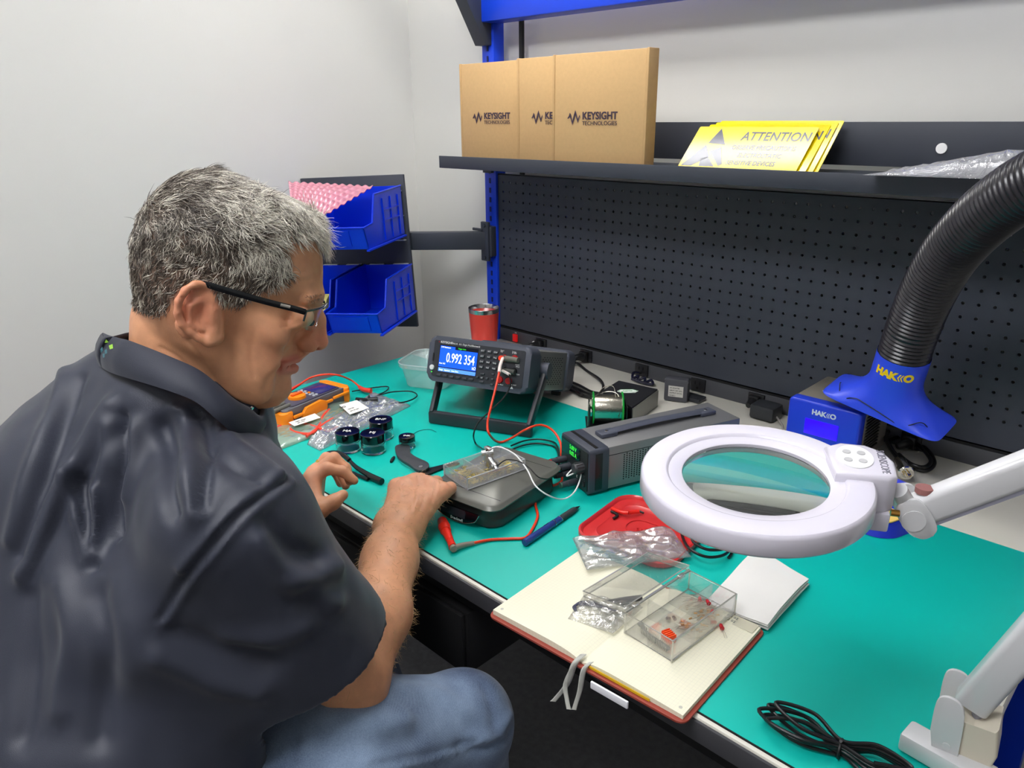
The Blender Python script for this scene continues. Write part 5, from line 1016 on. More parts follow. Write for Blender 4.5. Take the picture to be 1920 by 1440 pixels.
b = B(); b.box((0.20, 0.0015, 0.0055), (0.085, 0.001, 0.004), 0.0004); b.done('yellow_page_edge', mat('page_yellow', (225, 180, 30), 0.7), nbk)
for x in (0.006, NWd - 0.014):
    b = B(); b.lathe([(0.0022, 0.0), (0.0022, 0.0002)], 14, Matrix.Translation((x + 0.004, 0.012, 0.0101 if x < .1 else 0.0086))); b.done('corner_mark', mat('mark_grey', (190, 188, 176), 0.7), nbk)
RIB = mat('ribbon_silver', (190, 190, 182), 0.35, sheen=0.5)
def ribbon(pts, wd_=0.0030):
    P = catmull(pts, 8); b = B()
    def f(u, v):
        i = u * (len(P) - 1); k = min(int(i), len(P) - 2); p = P[k].lerp(P[k + 1], i - k); return p + RT * (wd_ * (v * 2 - 1) * (1 + 0.15 * math.sin(6 * u))) + FW * 0.002 * math.sin(5 * u) * (v - 0.5)
    b.sheet(f, len(P) - 1, 3, 0.0004); return b.done('ribbon_marker', RIB, nbk, ws=True, ang=180)
s0 = MN @ V(SPN - 0.003, 0.0, 0.007)
ribbon([s0 + V(0, 0.01, 0.004), s0 + V(0, -0.006, 0.0), s0 + V(-0.006, -0.012, -0.03), s0 + V(-0.018, -0.018, -0.055), s0 + V(-0.022, -0.02, -0.062)], 0.0036)
ribbon([s0 + V(0.001, 0.01, 0.004), s0 + V(0.001, -0.006, 0.0), s0 + V(-0.007, -0.014, -0.03), s0 + V(-0.003, -0.016, -0.050), s0 + V(0.002, -0.018, -0.060)], 0.0030)
ribbon([s0 + V(0.014, 0.008, 0.002), s0 + V(0.014, -0.006, -0.001), s0 + V(0.012, -0.010, -0.03), s0 + V(0.009, -0.014, -0.050), s0 + V(0.008, -0.016, -0.058)], 0.0030)
b = B(); b.box((0.195, -0.008, -0.008), (0.052, 0.003, 0.010), 0.001); pt = b.done('white_tab', mat('tab_white', (235, 235, 240), 0.4), nbk)
# ================================================================ component box on the notebook
PZ0 = DT + 0.0108
CBF = film('styrene_clear', fac=0.06, rough=0.03, haze=0.03, hazecol=(0.9, 0.92, 0.9))
CBE = film('styrene_edge', tint=(0.93, 0.93, 0.9), fac=0.25, rough=0.06, haze=0.30, hazecol=(0.72, 0.71, 0.66))
cb, Mcb, cbw = clear_case('component_box', 'clear hinged component box with tiny electronic parts on the open notebook', (1171, 1187), (1251, 1236), 0.135, 0.030, PZ0, 2, 3, mf=CBF, me_=CBE, wd=0.072)
Ml = Mcb @ Matrix.Translation((0, 0, 0.030)) @ Matrix.Rotation(math.radians(-10), 4, 'Y')
inv = FRAME[cb.name].inverted()
b = B(); b.box((-0.036, 0.0675, 0.007), (0.070, 0.135, 0.0016), M=Ml); 
for c, d in (((-0.071, 0.0675, 0.0035), (0.0014, 0.135, 0.008)), ((-0.036, 0.0, 0.0035), (0.07, 0.0014, 0.008)), ((-0.036, 0.135, 0.0035), (0.07, 0.0014, 0.008))): b.box(c, d, M=Ml)
b.done('lid', CBF, cb, ws=True)
b = B()
for z in (0.008, 0.0): b.tube([Ml @ V(-0.0005, 0, z), Ml @ V(-0.071, 0, z), Ml @ V(-0.071, 0.135, z), Ml @ V(-0.0005, 0.135, z)], 0.0010, n=6, closed=True, raw=True)
b.done('lid_edge', CBE, cb, ws=True)
b = B(); b.cyl(Mcb @ V(-0.001, 0.0, 0.031), Mcb @ V(-0.001, 0.135, 0.031), 0.0016, n=8)
for y in (0.02, 0.115): b.box((0, y, 0.031), (0.006, 0.012, 0.005), 0.001, M=Mcb)
b.done('hinge', CBE, cb, ws=True)
def comp(name, label, cat, build, m, grp=None):
    b = B(); build(b); o = b.done(name, m); props(o, label, cat, grp); return o
LEDR = mat('led_red', (200, 24, 40), 0.15, coat=0.5); WIRE = mat('tinned_wire', (175, 170, 158), 0.3, 0.9)
def led(x, y, a, z, label):
    p = Mcb @ V(x, y, z); d = (Mcb.to_3x3() @ V(math.cos(a), math.sin(a), 0)).normalized(); t = thing('red_led', label, 'LED', p, group='red LEDs in and around the component box')
    b = B(); b.lathe([(0.0029, 0), (0.0029, 0.001), (0.0025, 0.001), (0.0025, 0.006), (0.0018, 0.0078), (0.0001, 0.0086)], 14, look(p, d)); b.done('lens_cap', LEDR, t, ws=True)
    s_ = d.cross(V(0, 0, 1)); b = B()
    for k in (-1, 1): b.cyl(p + s_ * 0.0012 * k, p + s_ * 0.0014 * k - d * 0.018, 0.0003, n=5)
    b.done('lead_wire', WIRE, t, ws=True)
for k, (x, y, a) in enumerate([(0.030, 0.118, 2.2), (0.042, 0.121, 2.5), (0.056, 0.106, 2.0)]): led(x, y, a, 0.006, ['red LED near the hinge side of the component box, furthest left', 'red LED beside the leftmost one in the rear compartment', 'red LED against the right wall of the component box'][k])
led(0.080, 0.094, 2.4, 0.0028, 'red LED lying outside the component box beside the folded papers')
b = B()
for i in range(70):
    x = random.uniform(0.040, 0.068); y = random.uniform(0.05, 0.115) if random.random() < .6 else random.uniform(0.095, 0.128); x = random.uniform(0.012, 0.066) if y > 0.093 else x
    a = random.gauss(0.9, 0.35); L_ = random.uniform(0.008, 0.014); p = Mcb @ V(x, y, 0.003 + random.random() * 0.006); d = (Mcb.to_3x3() @ V(math.cos(a), math.sin(a), random.uniform(-.1, .2))).normalized(); b.cyl(p - d * L_ * 0.6, p + d * L_ * 0.6, 0.00045, n=5)
o = b.done('resistor_leads', WIRE); props(o, 'tangle of bare resistor leads in the component box', 'resistors', kind='stuff')
b = B()
for i in range(34):
    x = random.uniform(0.042, 0.066); y = random.uniform(0.055, 0.110); a = random.gauss(0.9, 0.35); p = Mcb @ V(x, y, 0.004 + random.random() * 0.006); d = (Mcb.to_3x3() @ V(math.cos(a), math.sin(a), 0)).normalized(); b.tube([p - d * 0.0022, p - d * 0.001, p + d * 0.001, p + d * 0.0022], 0.0010, n=8, raw=True)
o = b.done('resistor_bodies', mat('resistor_tan', (190, 150, 100), 0.5)); props(o, 'small tan resistors heaped in the component box', 'resistors', kind='stuff')
def chip(b, x, y, a, L_):
    M = Mcb @ Matrix.Translation((x, y, 0.004)) @ Matrix.Rotation(a, 4, 'Z'); b.box((0, 0, 0.002), (L_, 0.0065, 0.0035), 0.0004, M=M)
for k, (x, y, a, L_) in enumerate([(0.030, 0.012, -0.15, 0.026), (0.052, 0.010, -0.15, 0.018), (0.008, 0.022, -0.2, 0.007), (0.016, 0.018, 0.1, 0.006)]):
    t = thing('integrated_circuit', ['long dark chip with many pins in the near compartment', 'dark chip under the orange ribbed block', 'little grey block furthest left in the near compartment', 'little grey block left of the long chip'][k], 'chip', Mcb @ V(x, y, 0.004))
    b = B(); chip(b, x, y, a, L_); b.done('package', mat('chip_grey', (62, 66, 72), 0.5), t, ws=True)
    if L_ > 0.01:
        b = B(); M = Mcb @ Matrix.Translation((x, y, 0.004)) @ Matrix.Rotation(a, 4, 'Z')
        for i in range(int(L_ / 0.0025)):
            for s_ in (-1, 1): b.box((-L_ / 2 + 0.0015 + 0.0025 * i, s_ * 0.0036, 0.004), (0.0006, 0.0005, 0.007), M=M)
        b.done('pins', WIRE, t, ws=True)
def oblk(b):
    M = Mcb @ Matrix.Translation((0.048, 0.026, 0.006)) @ Matrix.Rotation(-0.3, 4, 'Z'); b.box((0, 0, 0.002), (0.016, 0.012, 0.010), 0.001, M=M)
    for i in range(5): b.box((-0.0066 + 0.0033 * i, 0, 0.0075), (0.0014, 0.012, 0.002), 0.0004, M=M)
comp('terminal_block', 'orange ribbed block in the near compartment of the component box', 'terminal block', oblk, mat('block_orange', (235, 80, 30), 0.35))
def cap2(b):
    for x, y, a in ((0.020, 0.058, 0.6), (0.030, 0.064, 2.6)):
        p = Mcb @ V(x, y, 0.004); d = (Mcb.to_3x3() @ V(math.cos(a), math.sin(a), 0)); b.cyl(p, p + d * 0.006, 0.002, n=10)
comp('capacitor', 'pair of tiny grey capacitors in the middle compartment of the component box', 'capacitor', cap2, mat('cap_grey', (90, 92, 100), 0.35, 0.4))
# clear bag with black cables under the lid, and the bag over the red lid
bC = pillow_bag('plastic_bag', 'small clear bag with a black cable, under the open lid of the component box', [MN @ V(0.075, 0.105, 0.0105), MN @ V(0.090, 0.050, 0.0105), MN @ V(0.150, 0.065, 0.0105), MN @ V(0.150, 0.135, 0.0105)], lambda u, v: 0.007, film('clear_bag_film3', fac=0.12, rough=0.1, haze=0.06, hazecol=(0.8, 0.82, 0.8), wrinkle=0.8, wscale=25), nu=24, nv=24, seed=31, crink=0.004, fr=4.0)
t = thing('small_cable', 'dark looped cable inside the clear bag on the notebook', 'cable', MN @ V(0.09, 0.09, 0.018))
b = B()
for k in range(4): b.tube([MN @ V(0.130, 0.100 + 0.002 * k, 0.016), MN @ V(0.105, 0.092 + 0.003 * k, 0.015), MN @ V(0.086, 0.082 + 0.003 * k, 0.0145), MN @ V(0.082, 0.072 + 0.002 * k, 0.0145), MN @ V(0.092, 0.066, 0.0135 + 0.001 * k)], 0.0012, n=6)
b.done('cable', mat('cable_slate', (60, 62, 84), 0.4), t, ws=True)
t = thing('black_probe', 'dark slim cable end lying under the component box lid', 'probe', MN @ V(0.13, 0.12, 0.02))
B().tube([MN @ V(0.108, 0.100, 0.0165), MN @ V(0.124, 0.124, 0.0165), MN @ V(0.140, 0.146, 0.015)], lambda u: 0.003 + 0.0015 * u, n=10).done('shaft', mat('probe_dark', (50, 48, 52), 0.4), t, ws=True)
pillow_bag('plastic_bag', 'flat clear plastic bag lying over the red lid and the notebook corner', [onz(1073, 1010, DT + 0.016), onz(1100, 1070, DT + 0.018), onz(1296, 1045, DT + 0.008), onz(1258, 992, DT + 0.018)], lambda u, v: 0.004, film('clear_bag_film4', fac=0.11, rough=0.08, haze=0.13, hazecol=(0.8, 0.85, 0.85), wrinkle=0.5, wscale=16), nu=24, nv=40, seed=41, crink=0.009, fr=3.0)
# ================================================================ folded papers
fx = (onz(1515, 1095, DT) - onz(1418, 1038, DT)); fpx = fx.normalized()
pp = thing('folded_papers', 'stack of folded white papers tucked behind the notebook', 'papers', onz(1450, 1100, DT))
PW = mat('paper_white', (232, 230, 226), 0.7, var=0.01)
PAc = [onz(1322, 1142, DT), onz(1418, 1038, DT), onz(1515, 1100, DT), onz(1438, 1185, DT)]
for k in range(6):
    off = V(random.uniform(-.002, .002), random.uniform(-.002, .002), 0); z0 = 0.0012 + 0.0019 * k
    def pf(u, v, k=k, off=off, z0=z0):
        p = (PAc[0] * (1 - u) + PAc[1] * u) * (1 - v) + (PAc[3] * (1 - u) + PAc[2] * u) * v; p = p + off
        return Vector((p.x, p.y, DT + z0 + 0.006 * math.sin(u * PI * 0.9) * (k / 6) * (0.4 + 0.6 * v) + 0.0015 * noise.noise(Vector((u * 3, v * 3, k * 0.1)))))
    B().sheet(pf, 16, 12, 0.0009).done('paper_sheet', PW, pp, ws=True, ang=60)
tg = B(); MT = MN @ Matrix.Translation((NWd - 0.035, NH - 0.012, 0.0092)); tg.box((0, 0, 0), (0.060, 0.020, 0.0004), M=MT); tgo = tg.done('paper_slip', mat('slip_beige', (205, 200, 178), 0.7), nbk, ws=True)
b = B()
for r in range(2): letter(b, 'LJ 4478 2 02', MT @ Matrix.Translation((-0.026, 0.004 - 0.008 * r, 0.0004)), 0.006)
b.done('slip_print', mat('slip_ink', (120, 125, 118), 0.7), tgo, ws=True, smooth=False)
# ================================================================ pen
pa = onz(983, 1018, DT + 0.0062); pb_ = onz(1087, 949, DT + 0.0042); pd = (pb_ - pa).normalized(); PL_ = (pb_ - pa).length; MPn = look(pa, pd)
pn = thing('pen', 'blue gel pen with dark grip lying right of the kitchen scale', 'pen', pa)
b = B(); b.lathe([(0.0045, 0.0), (0.0058, 0.001), (0.0060, 0.01), (0.0058, PL_ * 0.62), (0.0052, PL_ * 0.63)], 20, MPn); b.done('barrel', mat('pen_blue', (42, 62, 130), 0.25, coat=0.3), pn, ws=True)
b = B(); b.lathe([(0.0054, PL_ * 0.63), (0.0054, PL_ * 0.86), (0.0046, PL_ * 0.90)], 20, MPn); b.done('grip', mat('pen_grip', (50, 54, 58), 0.6), pn, ws=True)
b = B(); b.lathe([(0.0042, PL_ * 0.90), (0.0012, PL_ * 0.985), (0.0006, PL_)], 16, MPn); b.done('tip', mat('pen_tip', (40, 42, 46), 0.3, 0.5), pn, ws=True)
b = B(); b.lathe([(0.0061, PL_ * 0.50), (0.0061, PL_ * 0.51)], 20, MPn); b.lathe([(0.0056, PL_ * 0.615), (0.0060, PL_ * 0.62), (0.0056, PL_ * 0.632)], 20, MPn); b.box((0, 0.0055, PL_ * 0.40), (0.003, 0.0012, 0.012), M=MPn @ Matrix.Rotation(2.4, 4, 'Z')); b.done('silver_trim', STEEL, pn, ws=True)
# ================================================================ implicit surfaces: smooth unions meshed with surface nets
def npv(v): return np.array([v[0], v[1], v[2]], dtype=np.float64)
def P3(px, py, t): return npv(at(px, py, t))
def s_cone(p, a, b, ra, rb):
    ba = b - a; h = np.clip(((p - a) @ ba) / max(1e-12, ba @ ba), 0, 1); return np.linalg.norm(p - a - h[:, None] * ba, axis=1) - (ra + (rb - ra) * h)
def s_ell(p, c, R, r):
    q = (p - c) @ R.T; k0 = np.linalg.norm(q / r, axis=1); k1 = np.linalg.norm(q / (r * r), axis=1); return k0 * (k0 - 1) / np.maximum(k1, 1e-9)
def smin(a, b, k):
    h = np.clip(0.5 + 0.5 * (b - a) / k, 0, 1); return b + (a - b) * h - k * h * (1 - h)
def smax(a, b, k): return -smin(-a, -b, k)
def surface_nets(fn, lo, hi, h, c=6):
    lo = np.array(lo, float); hi = np.array(hi, float); H = h * c; nb = np.ceil((hi - lo) / H).astype(int)
    I = np.stack(np.meshgrid(*[np.arange(n) for n in nb], indexing='ij'), -1).reshape(-1, 3); ctr = lo + (I + 0.5) * H
    d = np.concatenate([fn(ctr[i:i + 60000]) for i in range(0, len(ctr), 60000)]); I = I[np.abs(d) < H * 1.15]
    N = nb * c + 1; key = lambda a: (a[..., 0] * N[1] + a[..., 1]) * N[2] + a[..., 2]
    g = np.stack(np.meshgrid(*[np.arange(c + 1)] * 3, indexing='ij'), -1); vk, vp, quads_k, edges = [], [], [], []
    co = np.array([[x, y, z] for x in (0, 1) for y in (0, 1) for z in (0, 1)]); E = [(a, b) for a in range(8) for b in range(a + 1, 8) if np.abs(co[a] - co[b]).sum() == 1]
    for s in range(0, len(I), 200):
        J = I[s:s + 200]; G = J[:, None, None, None, :] * c + g[None]; pts = lo + G * h; val = fn(pts.reshape(-1, 3)).reshape(G.shape[:-1])
        cv = np.stack([val[:, x:x + c, y:y + c, z:z + c] for x, y, z in co], -1); ins = cv < 0; act = ins.any(-1) & ~ins.all(-1); idx = np.argwhere(act)
        if len(idx):
            V8 = cv[act]; base = J[idx[:, 0]] * c + idx[:, 1:]; acc = np.zeros((len(idx), 3)); cnt = np.zeros(len(idx))
            for a, b in E:
                m = (V8[:, a] < 0) != (V8[:, b] < 0); t = np.where(m, V8[:, a] / np.where(np.abs(V8[:, a] - V8[:, b]) < 1e-12, 1, V8[:, a] - V8[:, b]), 0); acc += np.where(m[:, None], co[a] + (co[b] - co[a]) * t[:, None], 0); cnt += m
            vk.append(key(base)); vp.append(lo + (base + acc / cnt[:, None]) * h)
        for ax in range(3):
            sl0 = [slice(0, c)] * 3; sl1 = list(sl0); sl1[ax] = slice(1, c + 1); v0 = val[:, sl0[0], sl0[1], sl0[2]]; v1 = val[:, sl1[0], sl1[1], sl1[2]]; m = (v0 < 0) != (v1 < 0); ii = np.argwhere(m)
            if len(ii): edges.append(np.concatenate([J[ii[:, 0]] * c + ii[:, 1:], np.full((len(ii), 1), ax), (v0[m] < 0)[:, None].astype(int)], 1))
    vk = np.concatenate(vk); vp = np.concatenate(vp); vk, u = np.unique(vk, return_index=True); vp = vp[u]; e = np.concatenate(edges); F = []
    for ax in range(3):
        q = e[e[:, 3] == ax]; b, c2 = (ax + 1) % 3, (ax + 2) % 3; g0 = q[:, :3]; offs = [(0, 0), (-1, 0), (-1, -1), (0, -1)]; cols = []; ok = np.ones(len(q), bool)
        for ob, oc in offs:
            cc_ = g0.copy(); cc_[:, b] += ob; cc_[:, c2] += oc; k = key(cc_); p = np.searchsorted(vk, k); p = np.minimum(p, len(vk) - 1); ok &= vk[p] == k; cols.append(p)
        f = np.stack(cols, 1)[ok]; fl = q[ok, 4] == 1; f[~fl] = f[~fl][:, ::-1]; F.append(f)
    return vp, np.concatenate(F)
def np_mesh(name, v, f, m, parent=None, ws=True):
    if ws and parent is not None:
        Mi = np.array(frame_of(parent).inverted()); v = v @ Mi[:3, :3].T + Mi[:3, 3]
    me = bpy.data.meshes.new(name); me.vertices.add(len(v)); me.vertices.foreach_set('co', v.astype(np.float32).ravel()); n = f.shape[1]
    me.loops.add(f.size); me.loops.foreach_set('vertex_index', f.astype(np.int32).ravel()); me.polygons.add(len(f)); me.polygons.foreach_set('loop_start', np.arange(0, f.size, n, dtype=np.int32)); me.polygons.foreach_set('loop_total', np.full(len(f), n, dtype=np.int32))
    me.update(calc_edges=True); me.validate(); me.shade_smooth()
    for x in (m if isinstance(m, list) else [m]): me.materials.append(x)
    o = bpy.data.objects.new(name, me); COL.objects.link(o)
    if parent is not None: o.parent = parent
    return o
def vnormals(v, f):
    n = np.zeros_like(v); fn_ = np.cross(v[f[:, 2]] - v[f[:, 0]], v[f[:, 3]] - v[f[:, 1]])
    for k in range(4): np.add.at(n, f[:, k], fn_)
    return n / np.maximum(np.linalg.norm(n, axis=1, keepdims=True), 1e-12)
def relax(v, f, it=2, lam=0.5):
    for _ in range(it):
        s = np.zeros_like(v); c = np.zeros(len(v))
        for k in range(4):
            a, b = f[:, k], f[:, (k + 1) % 4]; np.add.at(s, a, v[b]); np.add.at(s, b, v[a]); np.add.at(c, a, 1); np.add.at(c, b, 1)
        v = v + lam * (s / np.maximum(c, 1)[:, None] - v)
    return v
def polydist(v, pts):
    d = np.full(len(v), 1e9); 
    for a, b in zip(pts, pts[1:]):
        ba = b - a; h = np.clip(((v - a) @ ba) / max(1e-12, ba @ ba), 0, 1); d = np.minimum(d, np.linalg.norm(v - a - h[:, None] * ba, axis=1))
    return d
def carve(v, f, folds, tmap):
    """press or raise lines in a surface: folds = (pixel line, width, height); the line is found where each ray meets the surface"""
    bv = BVHTree.FromPolygons([tuple(p) for p in v], [tuple(int(i) for i in q) for q in f]); n = vnormals(v, f); out = v.copy()
    for line, wd_, amp in folds:
        P = []
        for (x, y) in catmull([Vector((a, b, 0)) for a, b in line], 5) and [(p.x, p.y) for p in catmull([Vector((a, b, 0)) for a, b in line], 5)]:
            d = ray(x, y).normalized(); hit = bv.ray_cast(CAM, d)[0]
            if hit is not None: P.append(npv(hit))
        if len(P) > 1:
            L_ = len(P); near = np.min(np.linalg.norm(v[None, ::1] - np.array([P[0], P[L_ // 2], P[-1]])[:, None], axis=2), axis=0) < 1.0
            d = polydist(v, P); out += n * (amp * np.exp(-(d / wd_) ** 2))[:, None]
    return out
# ================================================================ the man
H0 = P3(430, 530, 0.82)
_L = (-0.031) * npv(RT) + 0.0337 * npv(UP) + 0.133 * npv(FW); LFT = _L / np.linalg.norm(_L); ES = -LFT          # towards his left; ES towards the viewer
_f = npv(RT) * math.cos(math.radians(14)) - npv(UP) * math.sin(math.radians(14)); _f = _f - LFT * (_f @ LFT); EF = _f / np.linalg.norm(_f); EU = np.cross(LFT, EF) ; EU = EU if EU @ npv(UP) > 0 else -EU
RH = np.stack([EF, EU, ES])                                   # world -> head rows
CAMn = npv(CAM)
def hs(px, py, s=0.0):
    """head coordinates (forward, up, side) of the point at side offset s seen at a pixel"""
    d = npv(ray(px, py)); t = (s - (CAMn - H0) @ ES) / (d @ ES); p = CAMn + d * t - H0; return RH @ p
def hw(q): return H0 + q @ RH
def mirror(p): return p - 2 * ((p - H0) @ ES) * ES
front_px = [(400, 322), (440, 324), (480, 332), (530, 352), (570, 386), (594, 425), (604, 467), (606, 502), (605.5, 528), (603, 550), (597, 568), (588, 590), (577, 615), (568, 640), (561, 660), (550, 676), (546, 690), (543, 706), (540, 722), (536, 738), (524, 748), (512, 751)]
back_px = [(400, 322), (360, 326), (322, 340), (288, 368), (266, 405), (254, 445), (251, 485), (254, 525), (262, 560), (290, 600), (335, 640), (375, 668), (410, 695), (440, 718), (475, 740), (512, 751)]
Fp = np.array([hs(x, y)[:2] for x, y in front_px]); Bp_ = np.array([hs(x, y)[:2] for x, y in back_px])
vt = Fp[:, 1].max(); 
def mono(A):
    A = A[np.argsort(-A[:, 1])]; return A
Fp = mono(Fp); Bp_ = mono(Bp_); vtop = min(Fp[0, 1], Bp_[0, 1]); vbot = max(Fp[-1, 1], Bp_[-1, 1])
def interp_desc(v, A): return np.interp(-v, -A[:, 1], A[:, 0])
kW = np.array([0, .03, .08, .14, .22, .30, .38, .46, .54, .62, .70, .78, .85, .90, .94, .97, 0.99, 1.0]); wW = np.array([.012, .024, .036, .046, .055, .061, .0655, .069, .0725, .0755, .0765, .0745, .068, .0595, .049, .036, .020, .004])
kq = np.array([0, .1, .25, .4, .6, .8, 1.0]); qq = np.array([.55, .38, .30, .34, .42, .46, .5]); vs_ = np.linspace(vbot, vtop, 60)
_uf = interp_desc(vs_, Fp); _ub = interp_desc(vs_, Bp_)
def sm(a):
    for _ in range(3): a = np.convolve(np.pad(a, 1, mode='edge'), [.25, .5, .25], 'valid')
    return a
_uf = sm(_uf); _ub = sm(_ub)
def head_base(q):
    u, v, s = q[:, 0], q[:, 1], q[:, 2]; vc = np.clip(v, vbot, vtop); k = (vc - vbot) / (vtop - vbot); uf = np.interp(vc, vs_, _uf); ub = np.interp(vc, vs_, _ub); W = np.interp(k, kW, wW); um = ub + (uf - ub) * np.interp(k, kq, qq)
    a = np.where(u > um, np.maximum(uf - um, .004), np.maximum(um - ub, .004)); e = np.where(u > um, np.interp(k, [0, .12, .22, .36, .46, .58], [2.0, 1.75, 1.58, 1.62, 1.85, 2.12]), 2.3); x = np.abs((u - um) / a); y = np.abs(s / W); G = (x ** e + y ** e) ** (1 / e); rad = np.sqrt((u - um) ** 2 + s ** 2); loc = np.minimum(a, W)
    d = np.where(G > 1e-3, rad * (1 - 1 / np.maximum(G, 1e-3)), -loc); d = np.maximum(d, -loc); over = np.maximum(v - vtop, vbot - v); return np.maximum(d, over) * 0.85
F_ = []
def hcone(a, b, ra, rb, k, sub=False): F_.append(('c', a, b, ra, rb, k, sub))
def hell(c, r, k, rot=0.0, sub=False, yaw=0.0):
    cr, sr = math.cos(rot), math.sin(rot); R = np.array([[cr, sr, 0], [-sr, cr, 0], [0, 0, 1]]); cy, sy = math.cos(yaw), math.sin(yaw); R = np.array([[cy, 0, sy], [0, 1, 0], [-sy, 0, cy]]) @ R; F_.append(('e', c, R, np.array(r), None, k, sub))
h_ = lambda x, y, s=0.0: hs(x, y, s)
def mm_(x, y, s):
    """coordinates taken in the middle plane, then moved sideways"""
    q = hs(x, y, 0.0); q[2] = s; return q
hcone(mm_(592, 554, 0.0), mm_(580, 556, .036), .0085, .007, .010)                        # brow
hell(mm_(588, 583, .031), (.013, .011, .014), .010, sub=True)                           # socket
hell(mm_(568, 585, .032), (.0135, .0120, .014), .004)                                    # lids
hcone(mm_(566, 597, .024), mm_(558, 598, .038), .0030, .003, .008)                       # lower lid
hell(mm_(512, 606, .050), (.022, .014, .012), .018, rot=-.3)                             # cheekbone
hell(mm_(492, 655, .044), (.024, .028, .011), .016)                                      # cheek
hell(mm_(474, 706, .040), (.026, .020, .010), .016, rot=-.5)                             # jowl
hcone(mm_(586, 570, 0), mm_(594, 600, 0), .0092, .0098, .006); hcone(mm_(594, 600, 0), mm_(598.5, 640, 0), .0098, .0094, .004)
hcone(mm_(585, 590, .005), mm_(581, 634, .008), .0065, .0075, .006)
hell(mm_(597.5, 641, .0), (.0098, .0086, .0108), .004)
hell(mm_(577, 642, .0130), (.0118, .0088, .0072), .0022, rot=-.2)                         # wing
hcone(mm_(597, 645, 0), mm_(574, 654, 0), .0052, .005, .003)
hell(mm_(590, 650, .0065), (.0048, .003, .0028), .0015, rot=-.2, sub=True)               # nostril
hcone(mm_(570, 656, .004), mm_(555, 670, .004), .0062, .0060, .005)
hcone(mm_(556, 671, 0), mm_(533, 676, .022), .0058, .0034, .0025)                         # upper lip
hcone(mm_(549, 690, 0), mm_(528, 684, .021), .0070, .0038, .003)                         # lower lip
hcone(mm_(560, 681, 0), mm_(524, 679, .025), .0022, .0014, .001, True)
hell(mm_(525, 728, 0), (.0115, .0135, .0150), .010)                                      # chin
hcone(mm_(400, 690, 0), mm_(478, 726, 0), .040, .024, .020)                              # under the chin
EARS = .0765
def ep(x, y, s): return hs(x, y, s)
rim = [(402, 568, .074), (398, 546, .077), (385, 534, .081), (366, 533, .086), (347, 545, .0895), (335, 565, .091), (333, 588, .0905), (341, 608, .088), (355, 622, .085), (372, 634, .082), (390, 642, .079), (401, 640, .0765)]
for a, b in zip(rim, rim[1:]): hcone(ep(*a), ep(*b), .0040, .0040, .0022)
hell(ep(368, 586, .0790), (.0175, .0300, .0040), .003, rot=-.25, yaw=-.22)
hcone(ep(392, 640, .076), ep(396, 622, .075), .0062, .006, .004)
hcone(ep(386, 556, .079), ep(356, 574, .0855), .0030, .0032, .002); hcone(ep(356, 574, .0855), ep(358, 604, .084), .0032, .003, .002); hcone(ep(358, 604, .084), ep(378, 618, .080), .003, .003, .002)
hell(ep(379, 592, .0865), (.0092, .0130, .0085), .002, rot=-.2, sub=True)
hell(ep(376, 553, .090), (.011, .0036, .0065), .0015, rot=-.25, sub=True); hcone(ep(344, 560, .0945), ep(343, 600, .0940), .0030, .0030, .0015, True)
hcone(ep(398, 580, .0765), ep(396, 600, .0765), .0052, .0045, .002)
hcone(ep(400, 560, .070), ep(404, 630, .069), .010, .009, .006)
def head_sdf(p):
    q = (p - H0) @ RH.T; q = q.copy(); q[:, 2] = np.abs(q[:, 2]); d = head_base(q); 
    for t_, a, b, c_, e_, k, sub in F_:
        x = s_cone(q, a, b, c_, e_) if t_ == 'c' else s_ell(q, a, b, c_); d = smax(d, -x, k) if sub else smin(d, x, k)
    return d
# limbs and hands
SR = P3(430, 985, 0.76); ER = P3(662, 1280, 0.905); FR1 = P3(708, 1150, 0.99); FR2 = P3(731, 1050, 1.085); WRr = P3(746, 988, 1.145)
SL = P3(415, 860, 1.10); EL = np.array([0.40, -1.16, 0.76]); FL1 = np.array([0.46, -1.09, 0.775]); WL = P3(572, 962, 1.19)
BODY = []
def bc_(a, b, ra, rb, k=0.02): BODY.append((a, b, ra, rb, k))
bc_(P3(356, 610, .835), P3(345, 790, .87), .060, .060, .02)
bc_(SR, ER, .050, .040); bc_(ER, FR1, .0385, .0425); bc_(FR1, FR2, .0420, .0355); bc_(FR2, WRr, .0355, .0305, .03)
bc_(SL, EL, .050, .040); bc_(EL, FL1, .039, .041); bc_(FL1, WL, .041, .026)
bc_(P3(345, 830, .88), P3(280, 950, .92), .06, .11, .03); bc_(P3(280, 950, .92), np.array([.68, -1.34, .62]), .12, .13, .04); bc_(SR, P3(340, 850, .88), .036, .05, .03); bc_(SL, P3(340, 850, .89), .036, .05, .03)
def finger(pts, rs, k=.004):
    for i in range(len(pts) - 1): BODY.append((pts[i], pts[i + 1], rs[i], rs[i + 1], k))
def hull(w, mcps, rw, rm, k=.018):
    for m in mcps: BODY.append((w, m, rw, rm, k))
    for a, b in zip(mcps, mcps[1:]): BODY.append((a, b, rm * .95, rm * .95, k * .6))
